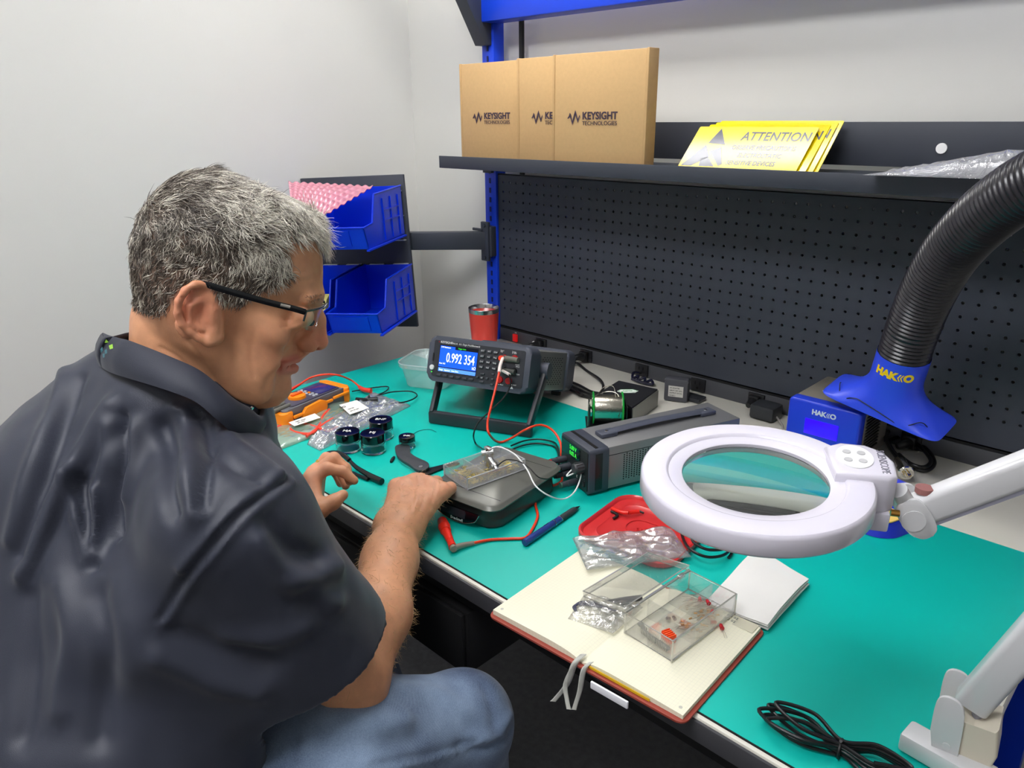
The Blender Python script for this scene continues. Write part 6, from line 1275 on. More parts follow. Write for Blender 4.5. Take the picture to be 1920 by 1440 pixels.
# right hand: closed, knuckles up, finger ends on the front corner of the scale
RM = [P3(745, 914, 1.212), P3(779, 905, 1.220), P3(805, 911, 1.212), P3(829, 921, 1.200)]
wA = WRr + (RM[0] - RM[3]) * .12; wB = WRr - (RM[0] - RM[3]) * .16
hull(wA, RM[:2], .0200, .0135); hull(wB, RM[2:], .0200, .0130); BODY.append((wA, wB, .022, .021, .02)); BODY.append((RM[1], RM[2], .013, .013, .008)); BODY.append(((wA + RM[1]) / 2, (wB + RM[2]) / 2, .0185, .018, .012))
Ff = (RM[1] - WRr); Ff /= np.linalg.norm(Ff); Xx = RM[3] - RM[0]; Xx -= Ff * (Xx @ Ff); Xx /= np.linalg.norm(Xx); Nn = np.cross(Ff, Xx); Nn = Nn if Nn[2] > 0 else -Nn
for i, (L1, L2, L3, a1) in enumerate([(.043, .026, .021, 72), (.045, .028, .022, 66), (.040, .026, .021, 62), (.030, .021, .019, 64)]):
    a = math.radians(a1); p1 = RM[i] + (Ff * math.cos(a) - Nn * math.sin(a)) * L1 + Xx * (.004 * (i - 1)); a = math.radians(a1 + 58); p2 = p1 + (Ff * math.cos(a) - Nn * math.sin(a)) * L2 * .9; a = math.radians(a1 + 100); p3 = p2 + (Ff * math.cos(a) - Nn * math.sin(a)) * L3 * .7
    for p_ in (p1, p2, p3):
        lp_ = Ms.inverted() @ Vector(p_)
        p_[2] = max(p_[2], .819 if (lp_.x > -.012 and lp_.y > -.012) else .774)
    finger([RM[i], p1, p2, p3], [.0118, .0098, .0088, .0080])
tb0 = WRr + (RM[0] - WRr) * .25 - Nn * .008 - Xx * .012; tb1 = tb0 + Ff * .030 - Xx * .008 - Nn * .012; tb2 = tb1 + Ff * .034 - Nn * .014 + Xx * .008; tb3 = tb2 + Ff * .020 - Nn * .008 + Xx * .012
for p_ in (tb1, tb2, tb3): p_[2] = max(p_[2], .777)
finger([tb0, tb1, tb2, tb3], [.017, .0135, .0110, .0092], .006)
# left hand: raised over the mat, fingers bent, thumb apart
LM = [P3(586, 897, 1.205), P3(590, 888, 1.232), P3(594, 884, 1.258), P3(598, 886, 1.280)]
wl0 = WL + np.array([0, 0, .006]); hull(wl0, LM[:2], .0195, .0128); hull(WL + (LM[3] - LM[0]) * .35, LM[2:], .0180, .0118)
BODY.append((WL, WL + (LM[3] - LM[0]) * .35, .021, .019, .01)); BODY.append(((wl0 + LM[1]) / 2, (WL + LM[2]) / 2, .0165, .016, .01))
finger([LM[0], P3(613, 878, 1.205), P3(643, 884, 1.212), P3(664, 901, 1.216)], [.0118, .0102, .0088, .0072])
finger([LM[1], P3(626, 859, 1.238), P3(648, 878, 1.240), P3(656, 902, 1.236)], [.0118, .0100, .0088, .0076])
finger([LM[2], P3(612, 859, 1.262), P3(636, 876, 1.264), P3(648, 910, 1.258)], [.0112, .0098, .0086, .0076])
finger([LM[3], P3(610, 872, 1.290), P3(630, 886, 1.288), P3(638, 906, 1.280)], [.0105, .0088, .0080, .0070])
finger([WL + (LM[0] - WL) * .12 + npv(UP) * -.006, P3(598, 956, 1.172), P3(624, 942, 1.182), P3(643, 928, 1.192)], [.0175, .0140, .0112, .0086], .008)
BODY.append((P3(598, 956, 1.172), LM[0], .0090, .0085, .010))
hq = np.array([H0 - .2, H0 + .2])
def body_sdf(p):
    d = np.full(len(p), 9.0)
    for a, b, ra, rb, k in BODY:
        lo_ = np.minimum(a, b) - max(ra, rb) - .06; hi_ = np.maximum(a, b) + max(ra, rb) + .06; m = ((p > lo_) & (p < hi_)).all(1)
        far = np.linalg.norm(p - (a + b) / 2, axis=1) - np.linalg.norm(b - a) / 2 - max(ra, rb); d = np.where(m, d, np.minimum(d, np.maximum(far, .03)))
        if m.any(): d[m] = smin(d[m], s_cone(p[m], a, b, ra, rb), k)
    r = np.linalg.norm(p - H0, axis=1); m = r < .24
    if m.any(): d[m] = smin(d[m], head_sdf(p[m]), .012)
    return d
t0_ = __import__('time').time()
allp = np.array([x for c in BODY for x in (c[0], c[1])] + [H0 + .15, H0 - .15]); lo_ = allp.min(0) - .14; hi_ = allp.max(0) + .14
HEAD_H = 0.0020
def in_box(f, lo, hi): return lambda p: np.maximum(f(p), np.maximum((lo - p).max(1), (p - hi).max(1)))
vb, fb = surface_nets(body_sdf, lo_, hi_, 0.0020)
print('body verts', len(vb), 'in', round(__import__('time').time() - t0_, 1))
vb = relax(vb, fb, 2, .4)
skin_lines = [([(552, 642), (555, 628), (568, 621), (582, 622)], .0020, -.0013), ([(556, 636), (546, 652), (534, 666), (527, 678)], .0028, -.0011), ([(522, 694), (506, 708), (497, 730), (501, 745)], .0032, -.0015), ([(480, 616), (472, 645), (471, 680), (476, 704)], .0035, -.0010),
    ([(300, 652), (335, 672), (366, 706), (384, 738)], .0025, -.0013), ([(352, 640), (378, 672), (398, 706)], .0025, -.0012), ([(563, 602), (545, 610), (528, 612)], .002, -.0010), ([(604, 560), (590, 566)], .002, -.0008),
    ([(548, 590), (538, 586)], .0016, -.0008), ([(546, 598), (534, 600)], .0016, -.0008), ([(404, 572), (414, 600), (412, 626)], .002, -.0008), ([(558, 512), (580, 508), (600, 512)], .0022, -.0006), ([(562, 528), (584, 524), (602, 530)], .0022, -.0006),
    ([(770, 897), (776, 925), (770, 955)], .003, -.0008), ([(795, 900), (797, 925), (788, 955)], .003, -.0008), ([(818, 905), (815, 930), (803, 955)], .003, -.0008), ([(783, 892), (784, 915), (776, 960)], .0025, .0010), ([(824, 908), (812, 945)], .0025, .0008), ([(752, 902), (750, 940)], .003, .0010)]
vb = carve(vb, fb, skin_lines, None)
man = thing('person', 'grey-haired man in glasses, dark short-sleeved shirt and jeans, leaning over the bench', 'person', (0.68, -1.34, 0.0))
SKIN = bpy.data.materials.new('skin'); SKIN.use_nodes = True
def skin_mat(m):
    nt = m.node_tree; N = nt.nodes; L = nt.links; b = N['Principled BSDF']; b.inputs['Roughness'].default_value = 0.46; b.inputs['Subsurface Weight'].default_value = 0.10; b.inputs['Subsurface Radius'].default_value = (.006, .0022, .0010); b.inputs['Subsurface Scale'].default_value = 1.0; b.inputs['Specular IOR Level'].default_value = 0.4
    at_ = N.new('ShaderNodeAttribute'); at_.attribute_name = 'tone'; tc = N.new('ShaderNodeTexCoord'); n1 = N.new('ShaderNodeTexNoise'); n1.inputs['Scale'].default_value = 60; n1.inputs['Detail'].default_value = 6; L.new(tc.outputs['Object'], n1.inputs['Vector'])
    mr = N.new('ShaderNodeMapRange'); mr.inputs['From Min'].default_value = .3; mr.inputs['From Max'].default_value = .7; mr.inputs['To Min'].default_value = .90; mr.inputs['To Max'].default_value = 1.08; L.new(n1.outputs['Fac'], mr.inputs['Value'])
    sc2 = N.new('ShaderNodeVectorMath'); sc2.operation = 'SCALE'; L.new(at_.outputs['Color'], sc2.inputs[0]); L.new(mr.outputs[0], sc2.inputs['Scale']); L.new(sc2.outputs[0], b.inputs['Base Color'])
    n2 = N.new('ShaderNodeTexNoise'); n2.inputs['Scale'].default_value = 900; n2.inputs['Detail'].default_value = 3; L.new(tc.outputs['Object'], n2.inputs['Vector']); bp = N.new('ShaderNodeBump'); bp.inputs['Strength'].default_value = .35; bp.inputs['Distance'].default_value = .0006; L.new(n2.outputs['Fac'], bp.inputs['Height']); L.new(bp.outputs[0], b.inputs['Normal'])
skin_mat(SKIN)
body = np_mesh('body', vb, fb, SKIN, man)
# skin colour: its own redness on nose, ears, lips, knuckles; cropped stubble tone under the hair
c0_ = np.array(srgb(212, 154, 116)[:3]); red = np.array(srgb(214, 118, 98)[:3]); lipc = np.array(srgb(206, 122, 108)[:3]); scal = np.array(srgb(88, 82, 76)[:3]); handc = np.array(srgb(222, 158, 128)[:3])
col = np.tile(c0_, (len(vb), 1)); Q = (vb - H0) @ RH.T; Qa = Q.copy(); Qa[:, 2] = np.abs(Qa[:, 2])
def blob(c, r, colr, amt):
    w_ = amt * np.exp(-(np.linalg.norm(Qa - c, axis=1) / r) ** 2); global col; col = col * (1 - w_[:, None]) + colr * w_[:, None]
blob(mm_(598, 640, 0), .022, red, .62); blob(ep(365, 580, .088), .030, red, .5); blob(mm_(535, 635, .045), .026, red, .25); blob(mm_(525, 730, 0), .022, red, .22)
w_ = np.exp(-(np.minimum(polydist(Qa, [mm_(562, 672, 0), mm_(536, 676, .022)]), polydist(Qa, [mm_(556, 690, 0), mm_(531, 683, .021)])) / .0082) ** 4) * .85; col = col * (1 - w_[:, None]) + lipc * w_[:, None]
hd = np.min(np.stack([polydist(vb, [m, m + (m - WRr) * .2]) for m in RM] + [polydist(vb, [m, m]) for m in LM]), 0); w_ = np.exp(-(hd / .05) ** 2) * .6; col = col * (1 - w_[:, None]) + handc * w_[:, None]
# hair region on the head, in head coordinates
hair_poly_px = [(606, 463), (585, 450), (566, 438), (545, 434), (530, 440), (527, 458), (536, 476), (548, 496), (546, 516), (536, 532), (512, 544), (485, 550), (466, 562), (454, 576), (436, 574), (412, 566), (402, 548), (388, 530), (366, 527), (344, 538), (330, 560), (318, 578), (300, 584), (278, 588), (252, 586), (200, 560), (200, 280), (640, 280), (660, 400), (640, 455)]
def in_poly(x, y, poly):
    c = np.zeros(len(x), bool); n = len(poly); j = n - 1
    for i in range(n):
        xi, yi = poly[i]; xj, yj = poly[j]; c ^= ((yi > y) != (yj > y)) & (x < (xj - xi) * (y - yi) / (yj - yi + 1e-12) + xi); j = i
    return c
hair_uv = []
for x, y in hair_poly_px:
    s_ = .068 if 330 < x < 560 and y > 470 else (.05 if y > 440 and x < 590 else .0); q = hs(x, y, s_); hair_uv.append((q[0], q[1]))
hm_ = in_poly(Qa[:, 0], Qa[:, 1], hair_uv) & (np.linalg.norm(Q, axis=1) < .22)
# keep the ear free of hair
ear_c = ep(368, 586, .084); eard = np.linalg.norm((Qa - ear_c) / np.array([.024, .036, .02]), axis=1); hm_ &= ~((eard < 1) & (Qa[:, 2] > .0795))
hair_amt = hm_.astype(float)
for _ in range(4):
    s = np.zeros(len(vb)); c = np.zeros(len(vb))
    for k in range(4):
        a, b = fb[:, k], fb[:, (k + 1) % 4]; np.add.at(s, a, hair_amt[b]); np.add.at(s, b, hair_amt[a]); np.add.at(c, a, 1); np.add.at(c, b, 1)
    hair_amt = .5 * hair_amt + .5 * s / c
col = col * (1 - .85 * hair_amt[:, None]) + scal * (.85 * hair_amt[:, None])
ca = body.data.color_attributes.new('tone', 'FLOAT_COLOR', 'POINT'); ca.data.foreach_set('color', np.concatenate([col, np.ones((len(col), 1))], 1).astype(np.float32).ravel())
# ---------------------------------------------------------------- strands
nb_ = vnormals(vb, fb)
def strands(name, roots, normals, dirs, lens, r0, colfn, m, parent, seg=5, curl=0.0, lift=0.35, droop=0.0, scal_min=0.0):
    n = len(roots); k3 = 3; V_ = []; C_ = []
    d = normals * lift + dirs; d /= np.linalg.norm(d, axis=1, keepdims=True); p = roots - normals * .001; side = np.cross(d, normals); side /= np.maximum(np.linalg.norm(side, axis=1, keepdims=True), 1e-9); ph = np.array([noise.noise(Vector(p) * 60) * 9 for p in roots]) + rng.normal(0, .5, n); cols = colfn(n)
    for i in range(seg + 1):
        f = i / seg; r = r0 * (1 - f) ** .7 * (0.6 + .4 * min(1, f * 4)) + r0 * .08; t = dirs; up_ = np.cross(side, d)
        for j in range(k3): a = 2.094 * j; V_.append(p + (side * math.cos(a) + up_ * math.sin(a)) * r)
        step = (lens / seg)[:, None]; bend = side * (np.sin(ph + f * 5.0) * curl)[:, None]; d2 = d + dirs * (.42 * f) - normals * (.16 * f) + bend + np.array([0, 0, -droop * f]); d = d2 / np.linalg.norm(d2, axis=1, keepdims=True); p = p + d * step
    V_ = np.stack(V_, 1).reshape(n, (seg + 1) * k3, 3); fr_ = []
    for i in range(seg):
        for j in range(k3): a = i * k3 + j; b = i * k3 + (j + 1) % k3; fr_.append([a, b, b + k3, a + k3])
    Fc = (np.array(fr_)[None] + (np.arange(n) * (seg + 1) * k3)[:, None, None]).reshape(-1, 4); o = np_mesh(name, V_.reshape(-1, 3), Fc, m, parent)
    cc = np.repeat(cols, (seg + 1) * k3, axis=0); ca = o.data.color_attributes.new('tone', 'FLOAT_COLOR', 'POINT'); ca.data.foreach_set('color', np.concatenate([cc, np.ones((len(cc), 1))], 1).astype(np.float32).ravel()); return o
HAIR = bpy.data.materials.new('hair_strands'); HAIR.use_nodes = True
b_ = HAIR.node_tree.nodes['Principled BSDF']; b_.inputs['Roughness'].default_value = .38; b_.inputs['Specular IOR Level'].default_value = .6; a_ = HAIR.node_tree.nodes.new('ShaderNodeAttribute'); a_.attribute_name = 'tone'; HAIR.node_tree.links.new(a_.outputs['Color'], b_.inputs['Base Color'])
cand = np.where(hair_amt > .55)[0]; tri_w = rng.integers(0, len(cand), 34000); rt = cand[tri_w]; roots = vb[rt] + rng.normal(0, .0008, (len(rt), 3)); nr = nb_[rt]; qr = (roots - H0) @ RH.T
up01 = np.clip((qr[:, 1] - .01) / .075, 0, 1); fr01 = np.clip((qr[:, 0] + .02) / .1, 0, 1)
# flow: on top forwards and to his right, on the sides backwards and down, curling forward at the fringe
side_sgn = np.sign(qr[:, 2])[:, None]
flow_top = EF[None] * .9 + EU[None] * .10 + ES[None] * .35; flow_side = -EF[None] * .55 - EU[None] * .75 + 0 * EF[None]
flow_temple = EF[None] * .15 - EU[None] * .9
fl = flow_top * up01[:, None] + (flow_side * (1 - fr01)[:, None] + flow_temple * fr01[:, None]) * (1 - up01)[:, None]
clump = np.array([noise.noise_vector(Vector(p) * 42) for p in roots]); clump2 = np.array([noise.noise_vector(Vector(p) * 140) for p in roots])
fl = fl + clump * .85 + clump2 * .45 + rng.normal(0, .16, fl.shape); fl -= nr * np.sum(fl * nr, 1, keepdims=True) * .9; fl /= np.linalg.norm(fl, axis=1, keepdims=True)
ln = (.009 + .014 * up01 + .009 * up01 * fr01) * rng.uniform(.7, 1.2, len(rt))
gA = np.array(srgb(250, 243, 228)[:3]); gB = np.array(srgb(72, 62, 54)[:3]); gC = np.array(srgb(160, 150, 136)[:3])
frontness = np.clip((qr[:, 0] + .06) / .14, 0, 1)
def haircol(n):
    u = rng.random(n); cl_ = np.array([noise.noise(Vector(p) * 95) for p in roots]); pw = np.clip(.10 + .85 * frontness * (.45 + .55 * up01) + .95 * cl_, 0, 1); base = np.where((u < pw)[:, None], gA, np.where((u < pw + .30)[:, None], gC, gB)); return base * rng.uniform(.75, 1.1, (n, 1))
hair = strands('hair', roots, nr, fl, ln, .00042, haircol, HAIR, man, curl=.42, lift=.30); hair['label'] = 'short wavy grey hair'
# eyebrow
bc0 = np.where((np.linalg.norm((Qa - mm_(590, 553, .026)) / np.array([.016, .0045, .020]), axis=1) < 1) & (np.linalg.norm(Q, axis=1) < .2))[0]
if len(bc0):
    rt2 = bc0[rng.integers(0, len(bc0), 260)]; q2 = Q[rt2]; sg = np.sign(q2[:, 2])[:, None]; dd = ES[None] * sg * .9 - EF[None] * .4 + EU[None] * .15 + rng.normal(0, .25, (len(rt2), 3)); dd /= np.linalg.norm(dd, axis=1, keepdims=True)
    strands('eyebrows', vb[rt2], nb_[rt2], dd, rng.uniform(.005, .010, len(rt2)), .00028, lambda n: np.where((rng.random(n) < .5)[:, None], gC, np.array(srgb(110, 88, 66)[:3])), HAIR, man, seg=3)
# forearm hair
da = polydist(vb, [ER, FR1, FR2, WRr, RM[1]]); fc = np.where((da < .06) & (np.linalg.norm(vb - ER, axis=1) > .05))[0]; rt3 = fc[rng.integers(0, len(fc), 3400)]
dn = (WRr - ER) / np.linalg.norm(WRr - ER); ddv = -.2 * dn[None] + rng.normal(0, .55, (len(rt3), 3)) + npv(UP)[None] * -.3; ddv /= np.linalg.norm(ddv, axis=1, keepdims=True)
strands('arm_hair', vb[rt3], nb_[rt3], ddv, rng.uniform(.007, .015, len(rt3)), .00022, lambda n: np.tile(np.array(srgb(206, 170, 120)[:3]), (n, 1)), HAIR, man, seg=4, curl=.5, lift=.5)
# eyes
for sg in (1, -1):
    q = mm_(566, 586, .032 * sg); b = B(); b.sphere(tuple(hw(q)), .0121, 20, 14); e_ = b.done('eye', mat('eye_white', (225, 220, 214), 0.15), man, ws=True)
    iris = hw(q + np.array([.0116, -.0035, 0])); b = B(); b.sphere(tuple(iris), .0042, 14, 10); b.done('iris', mat('iris_grey', (60, 76, 84), 0.1), e_, ws=True)
# ring
rc = (LM[2] * .45 + P3(612, 859, 1.262) * .55); rd = P3(612, 859, 1.262) - LM[2]; b = B(); b.lathe([(.0112, -.002), (.0118, -.0018), (.0118, .0018), (.0112, .002)], 28, look(rc, rd)); b.done('finger_ring', mat('gold', (230, 190, 90), 0.2, 1.0), man, ws=True)
# ---------------------------------------------------------------- glasses (part of what he wears)
GB = mat('glasses_black', (16, 18, 22), 0.25)
hp3 = lambda x, y, s: Vector(hw(hs(x, y, s)))
def mpt(p): return Vector(mirror(npv(p)))
tA = [hp3(366, 533, .080), hp3(385, 533, .0835), hp3(412, 541, .0835), hp3(450, 552, .0825), hp3(500, 566, .079), hp3(548, 578, .075), hp3(572, 585, .072)]
b = B(); b.tube(tA, 1, n=10, flat=(.0013, .0034)); gl_ = b.done('eyeglasses', GB, man, ws=True)
b = B(); b.tube([mpt(p) for p in tA], 1, n=10, flat=(.0013, .0034)); b.done('temple_arm', GB, gl_, ws=True)
b = B(); b.tube([hp3(526, 571.5, .0785), hp3(544, 576, .0770)], 1, n=8, flat=(.0018, .0016)); b.done('temple_badge', mat('badge_silver', (200, 196, 186), 0.3, 0.8), gl_, ws=True)
# front: browline and rimless lenses; corner points in head coordinates
cor = hs(573, 585, .072); br = mm_(597, 576, .0); 
def fpt(s_, dv, du=0.0):
    k = 1 - (abs(s_) / .072) ** 2; u = cor[0] + (br[0] + .006 - cor[0]) * k; v = cor[1] + .001 * k; return Vector(hw(np.array([u + du, v + dv, s_])))
for sg in (1, -1):
    b = B(); b.tube([fpt(sg * s_, .001, .0) for s_ in (.072, .062, .045, .028, .014)], .0013, n=8); b.tube([fpt(sg * .071, .001), fpt(sg * .0705, -.010, -.001)], .0012, n=6); b.done('brow_bar', mat('frame_steel', (70, 74, 80), 0.25, 0.8), gl_, ws=True)
    b = B(); b.sheet(lambda u, v: fpt(sg * (.070 - .054 * u), -.0005 - .023 * v * (1 - .35 * (2 * u - 1) ** 2), -.003 * v), 14, 8, .0012); b.done('lens', film('spectacle_lens', fac=.02, edge=.12, rough=.02, haze=.0, tint=(.97, .98, .99)), gl_, ws=True)
b = B(); b.tube([fpt(.015, -.002), fpt(0.0, .002, .003), fpt(-.015, -.002)], .0012, n=8); b.done('bridge', MATS['frame_steel'], gl_, ws=True)
# ---------------------------------------------------------------- shirt
SH = []
def sc3(a, b, ra, rb, k=.04): SH.append((a, b, ra, rb, k))
sc3(P3(190, 940, .90), P3(190, 1230, .92), .134, .165, .05); sc3(P3(262, 905, .92), P3(245, 1380, .86), .135, .150, .05)
sc3(P3(390, 925, .95), P3(330, 1200, .95), .103, .135, .05); sc3(P3(345, 790, .88), P3(425, 965, .79), .072, .078, .05); sc3(P3(345, 790, .89), SL, .075, .070, .05)
sc3(P3(240, 740, .89), P3(330, 800, .88), .060, .090, .04); sc3(P3(352, 738, .855), P3(345, 800, .87), .068, .086, .04)
arm_d = (ER - SR) / np.linalg.norm(ER - SR); SE = P3(600, 1208, .868); arm_d = (SE - SR) / np.linalg.norm(SE - SR)
sc3(SR, SE + arm_d * .10, .0765, .0860, .045); sc3(P3(300, 1160, .78), P3(450, 1240, .82), .075, .070, .05)
sc3(SL, EL, .070, .068, .05); sc3(P3(250, 1380, .86), P3(230, 1480, .90), .150, .16, .05)
def shirt_sdf(p):
    d = np.full(len(p), 9.0)
    for a, b, ra, rb, k in SH: d = smin(d, s_cone(p, a, b, ra, rb), k)
    cut = (p - SE) @ arm_d; near = (np.linalg.norm(p - SE, axis=1) < .17); near &= np.linalg.norm((p - SE) - cut[:, None] * arm_d, axis=1) < .108; d = np.where(near, np.maximum(d, cut), d)
    inner = np.maximum(s_cone(p, SR, SE + arm_d * .12, .066, .0755), -(cut + .07)); d = np.maximum(d, -inner)
    # neck opening
    d = np.maximum(d, -s_cone(p, P3(354, 600, .825), P3(352, 686, .842), .072, .060)); 
    return np.maximum(d, .50 - p[:, 2])
cl_, fl_ = surface_nets(shirt_sdf, np.array([.25, -1.62, .45]), np.array([1.02, -.93, 1.20]), 0.0042)
def biggest(v, f):
    """keep the largest connected piece"""
    lab = np.arange(len(v))
    while True:
        m = lab[f].min(1); new = lab.copy()
        for k in range(4): np.minimum.at(new, f[:, k], m)
        new = new[new]
        if (new == lab).all(): break
        lab = new
    u, c = np.unique(lab, return_counts=True); keep = lab == u[np.argmax(c)]; idx = np.cumsum(keep) - 1; return v[keep], idx[f[keep[f].all(1)]]
cl_, fl_ = biggest(cl_, fl_)
cl_ = relax(cl_, fl_, 2, .5)
folds = [([(122, 700), (92, 790), (50, 900), (20, 1010)], .010, .004), ([(150, 712), (118, 800), (88, 900), (40, 1040)], .009, -.004), ([(205, 760), (150, 850), (95, 950), (40, 1080)], .010, .0045), ([(245, 780), (180, 860), (120, 960), (60, 1080)], .009, -.003),
    ([(228, 780), (232, 850), (222, 920), (222, 1000)], .006, -.005), ([(206, 800), (196, 860), (188, 930), (190, 1010)], .008, .004), ([(248, 790), (250, 860), (240, 930)], .009, .004),
    ([(305, 800), (320, 850), (318, 905), (330, 960)], .010, -.006), ([(345, 770), (352, 830), (352, 900), (362, 960)], .013, .006), ([(388, 800), (392, 850), (384, 900), (380, 950)], .006, -.005), ([(330, 765), (370, 770), (410, 800)], .008, .004), ([(338, 762), (362, 772), (372, 785)], .005, -.004), ([(430, 815), (470, 850), (520, 890)], .008, .003), ([(400, 840), (440, 880), (490, 905)], .007, -.003),
    ([(534, 903), (500, 925), (450, 965), (400, 1020), (350, 1080), (300, 1160)], .0040, -.0026), ([(548, 903), (512, 930), (462, 972), (412, 1030), (360, 1092), (312, 1168)], .0050, .0018), ([(520, 896), (488, 918), (440, 955), (392, 1008), (340, 1068)], .006, .0025),
    ([(126, 890), (140, 950), (158, 1000), (170, 1050)], .008, .006), ([(178, 920), (182, 980), (178, 1040)], .007, .005), ([(150, 900), (165, 980), (175, 1060)], .006, -.005),
    ([(490, 1010), (520, 1060), (545, 1080), (590, 1075), (630, 1062)], .012, .006), ([(505, 990), (540, 1030), (590, 1045)], .012, -.006), ([(545, 1085), (590, 1115), (630, 1130)], .012, .004), ([(560, 1120), (600, 1150)], .012, -.003), ([(600, 1150), (560, 1180), (500, 1200), (430, 1200)], .014, .004),
    ([(330, 1190), (420, 1220), (500, 1240)], .014, -.005), ([(300, 1230), (400, 1280), (480, 1300)], .014, .005), ([(120, 1100), (130, 1200), (110, 1330)], .014, .005), ([(180, 1120), (200, 1240), (190, 1380)], .014, -.005), ([(60, 1120), (60, 1240), (40, 1380)], .014, -.005)]
folds = [(l_, w_, a_ * 1.7) for l_, w_, a_ in folds]
cl_ = carve(cl_, fl_, folds, None)
wr_ = np.array([noise.noise(Vector((p[0] * 13, p[1] * 13, p[2] * 7))) + .5 * noise.noise(Vector((p[0] * 32, p[1] * 32, p[2] * 20))) for p in cl_]); cl_ = cl_ + vnormals(cl_, fl_) * (wr_ * .0035)[:, None]
NAVY = mat('shirt_navy', (40, 44, 58), 0.5, bump=0.25, bscale=1600, sheen=0.12)
def crease(m, sc_, st_, dist):
    nt = m.node_tree; N = nt.nodes; L = nt.links; b = N['Principled BSDF']; tc = N.new('ShaderNodeTexCoord'); mp = N.new('ShaderNodeMapping'); mp.inputs['Scale'].default_value = (1, 1, .55); mp.inputs['Rotation'].default_value = (.3, .4, .2); L.new(tc.outputs['Object'], mp.inputs[0]); n = N.new('ShaderNodeTexNoise'); n.noise_type = 'RIDGED_MULTIFRACTAL'; n.inputs['Scale'].default_value = sc_; n.inputs['Detail'].default_value = 3; n.inputs['Distortion'].default_value = .6; L.new(mp.outputs[0], n.inputs['Vector']); bp = N.new('ShaderNodeBump'); bp.inputs['Strength'].default_value = st_; bp.inputs['Distance'].default_value = dist; L.new(n.outputs['Fac'], bp.inputs['Height']); old = b.inputs['Normal'].links[0].from_socket if b.inputs['Normal'].links else None
    if old: L.new(old, bp.inputs['Normal'])
    L.new(bp.outputs[0], b.inputs['Normal'])
crease(NAVY, 11, .45, .0045)
shirt = np_mesh('shirt', cl_, fl_, NAVY, man); shirt['label'] = 'dark navy short-sleeved shirt'
# collar
def mirn(v_): return mirror(v_)
topn = [P3(193, 624, .850), P3(206, 629, .812), P3(226, 634, .793), P3(251, 641, .780), P3(321, 669, .765), P3(379, 697, .762), P3(437, 746, .772), P3(466, 763, .795), P3(489, 776, .83)]
botn = [P3(184, 676, .862), P3(196, 690, .812), P3(214, 699, .790), P3(236, 706, .776), P3(306, 728, .750), P3(365, 752, .748), P3(408, 788, .755), P3(452, 822, .785), P3(484, 812, .83)]
def loopc(L_): 
    far = [mirn(p) for p in L_[1:-1]][::-1]; return catmull([Vector(p) for p in L_ + far], 8, True)
T_, Bt = loopc(topn), loopc(botn)
def colf(u, v):
    n = len(T_); i = int(round(u * n)) % n; a, b = T_[i], Bt[i]; c = a.lerp(b, v); ctr_ = Vector(P3(345, 735, .83)); o = (c - ctr_); o.z = 0; return c + o.normalized() * (.006 * math.sin(PI * v) + .002)
b = B(); n = len(T_); rings = []
for v_, off in ((1.0, 0), (.8, 0), (.6, 0), (.4, 0), (.2, 0), (.06, 0), (0.0, -.0015), (.06, -.0045), (.3, -.0045), (.7, -.0045), (1.0, -.0045)):
    rg = []
    for i in range(n):
        p = colf(i / n, v_); ctr_ = Vector(P3(345, 735, .83)); o = (p - ctr_); o.z = 0; rg.append(p + o.normalized() * off)
    rings.append(rg)
b.ring_loft(rings, False, False); col_o = b.done('collar', mat('collar_navy', (34, 38, 52), 0.6, bump=0.25, bscale=1600, sheen=0.1), man, ws=True, ang=70)
cb_ = BVHTree.FromPolygons([tuple(p) for r in rings[:7] for p in r], [(i * n + j, i * n + (j + 1) % n, (i + 1) * n + (j + 1) % n, (i + 1) * n + j) for i in range(6) for j in range(n)])
def deco(quads, m, nm):
    b = B()
    for q in quads:
        P_ = []
        for x, y in q:
            h = cb_.ray_cast(CAM, ray(x, y).normalized())[0]
            if h is None: break
            P_.append(h - ray(x, y).normalized() * .0006)
        if len(P_) == 4: b.mesh((P_ + [p + ray(200, 640).normalized() * .0005 for p in P_], [(0, 1, 2, 3), (7, 6, 5, 4), (0, 4, 5, 1), (1, 5, 6, 2), (2, 6, 7, 3), (3, 7, 4, 0)]))
    b.done(nm, m, col_o, ws=True, smooth=False)
deco([[(195, 629), (203, 622), (206, 624), (198, 631)], [(197, 634), (204, 632), (203, 642), (196, 643)], [(212, 636), (217, 629), (224, 630), (219, 638)], [(204, 648), (211, 645), (212, 653), (206, 655)]], mat('accent_lime', (150, 200, 70), 0.5), 'collar_accent')
deco([[(188, 655), (192, 650), (193, 658), (189, 662)], [(196, 657), (200, 654), (201, 662), (197, 664)], [(192, 664), (196, 662), (196, 670), (193, 671)]], mat('accent_teal', (60, 110, 120), 0.5), 'collar_accent')
b = B(); b.cyl(P3(471, 764, .789), P3(474, 766, .7885), .0016, n=10); b.done('zip_pull', STEEL, man, ws=True)
# ---------------------------------------------------------------- jeans and shoes
RHp = np.array([.775, -1.35, .585]); LHp = np.array([.585, -1.30, .575]); RK = P3(866, 1356, 1.03); LK = P3(640, 1165, 1.2); RA = np.array([.86, -.93, .12]); LA_ = np.array([.60, -.86, .12])
JN = [(RHp, P3(650, 1405, .92), .105, .086, .03), (P3(650, 1405, .92), RK, .086, .0635, .03), (RK, RA, .0635, .05, .02), (LHp, LK, .10, .065, .03), (LK, LA_, .065, .05, .02), (RHp, LHp, .12, .12, .05), (RK, RK + (RK - RHp) * .0, .066, .066, .02)]
def jean_sdf(p):
    d = np.full(len(p), 9.0)
    for a, b, ra, rb, k in JN: d = smin(d, s_cone(p, a, b, ra, rb), k)
    return np.maximum(d, .085 - p[:, 2])
jv, jf = surface_nets(jean_sdf, np.array([.40, -1.55, .05]), np.array([1.02, -.75, .76]), 0.0055); jv = relax(jv, jf, 2, .5)
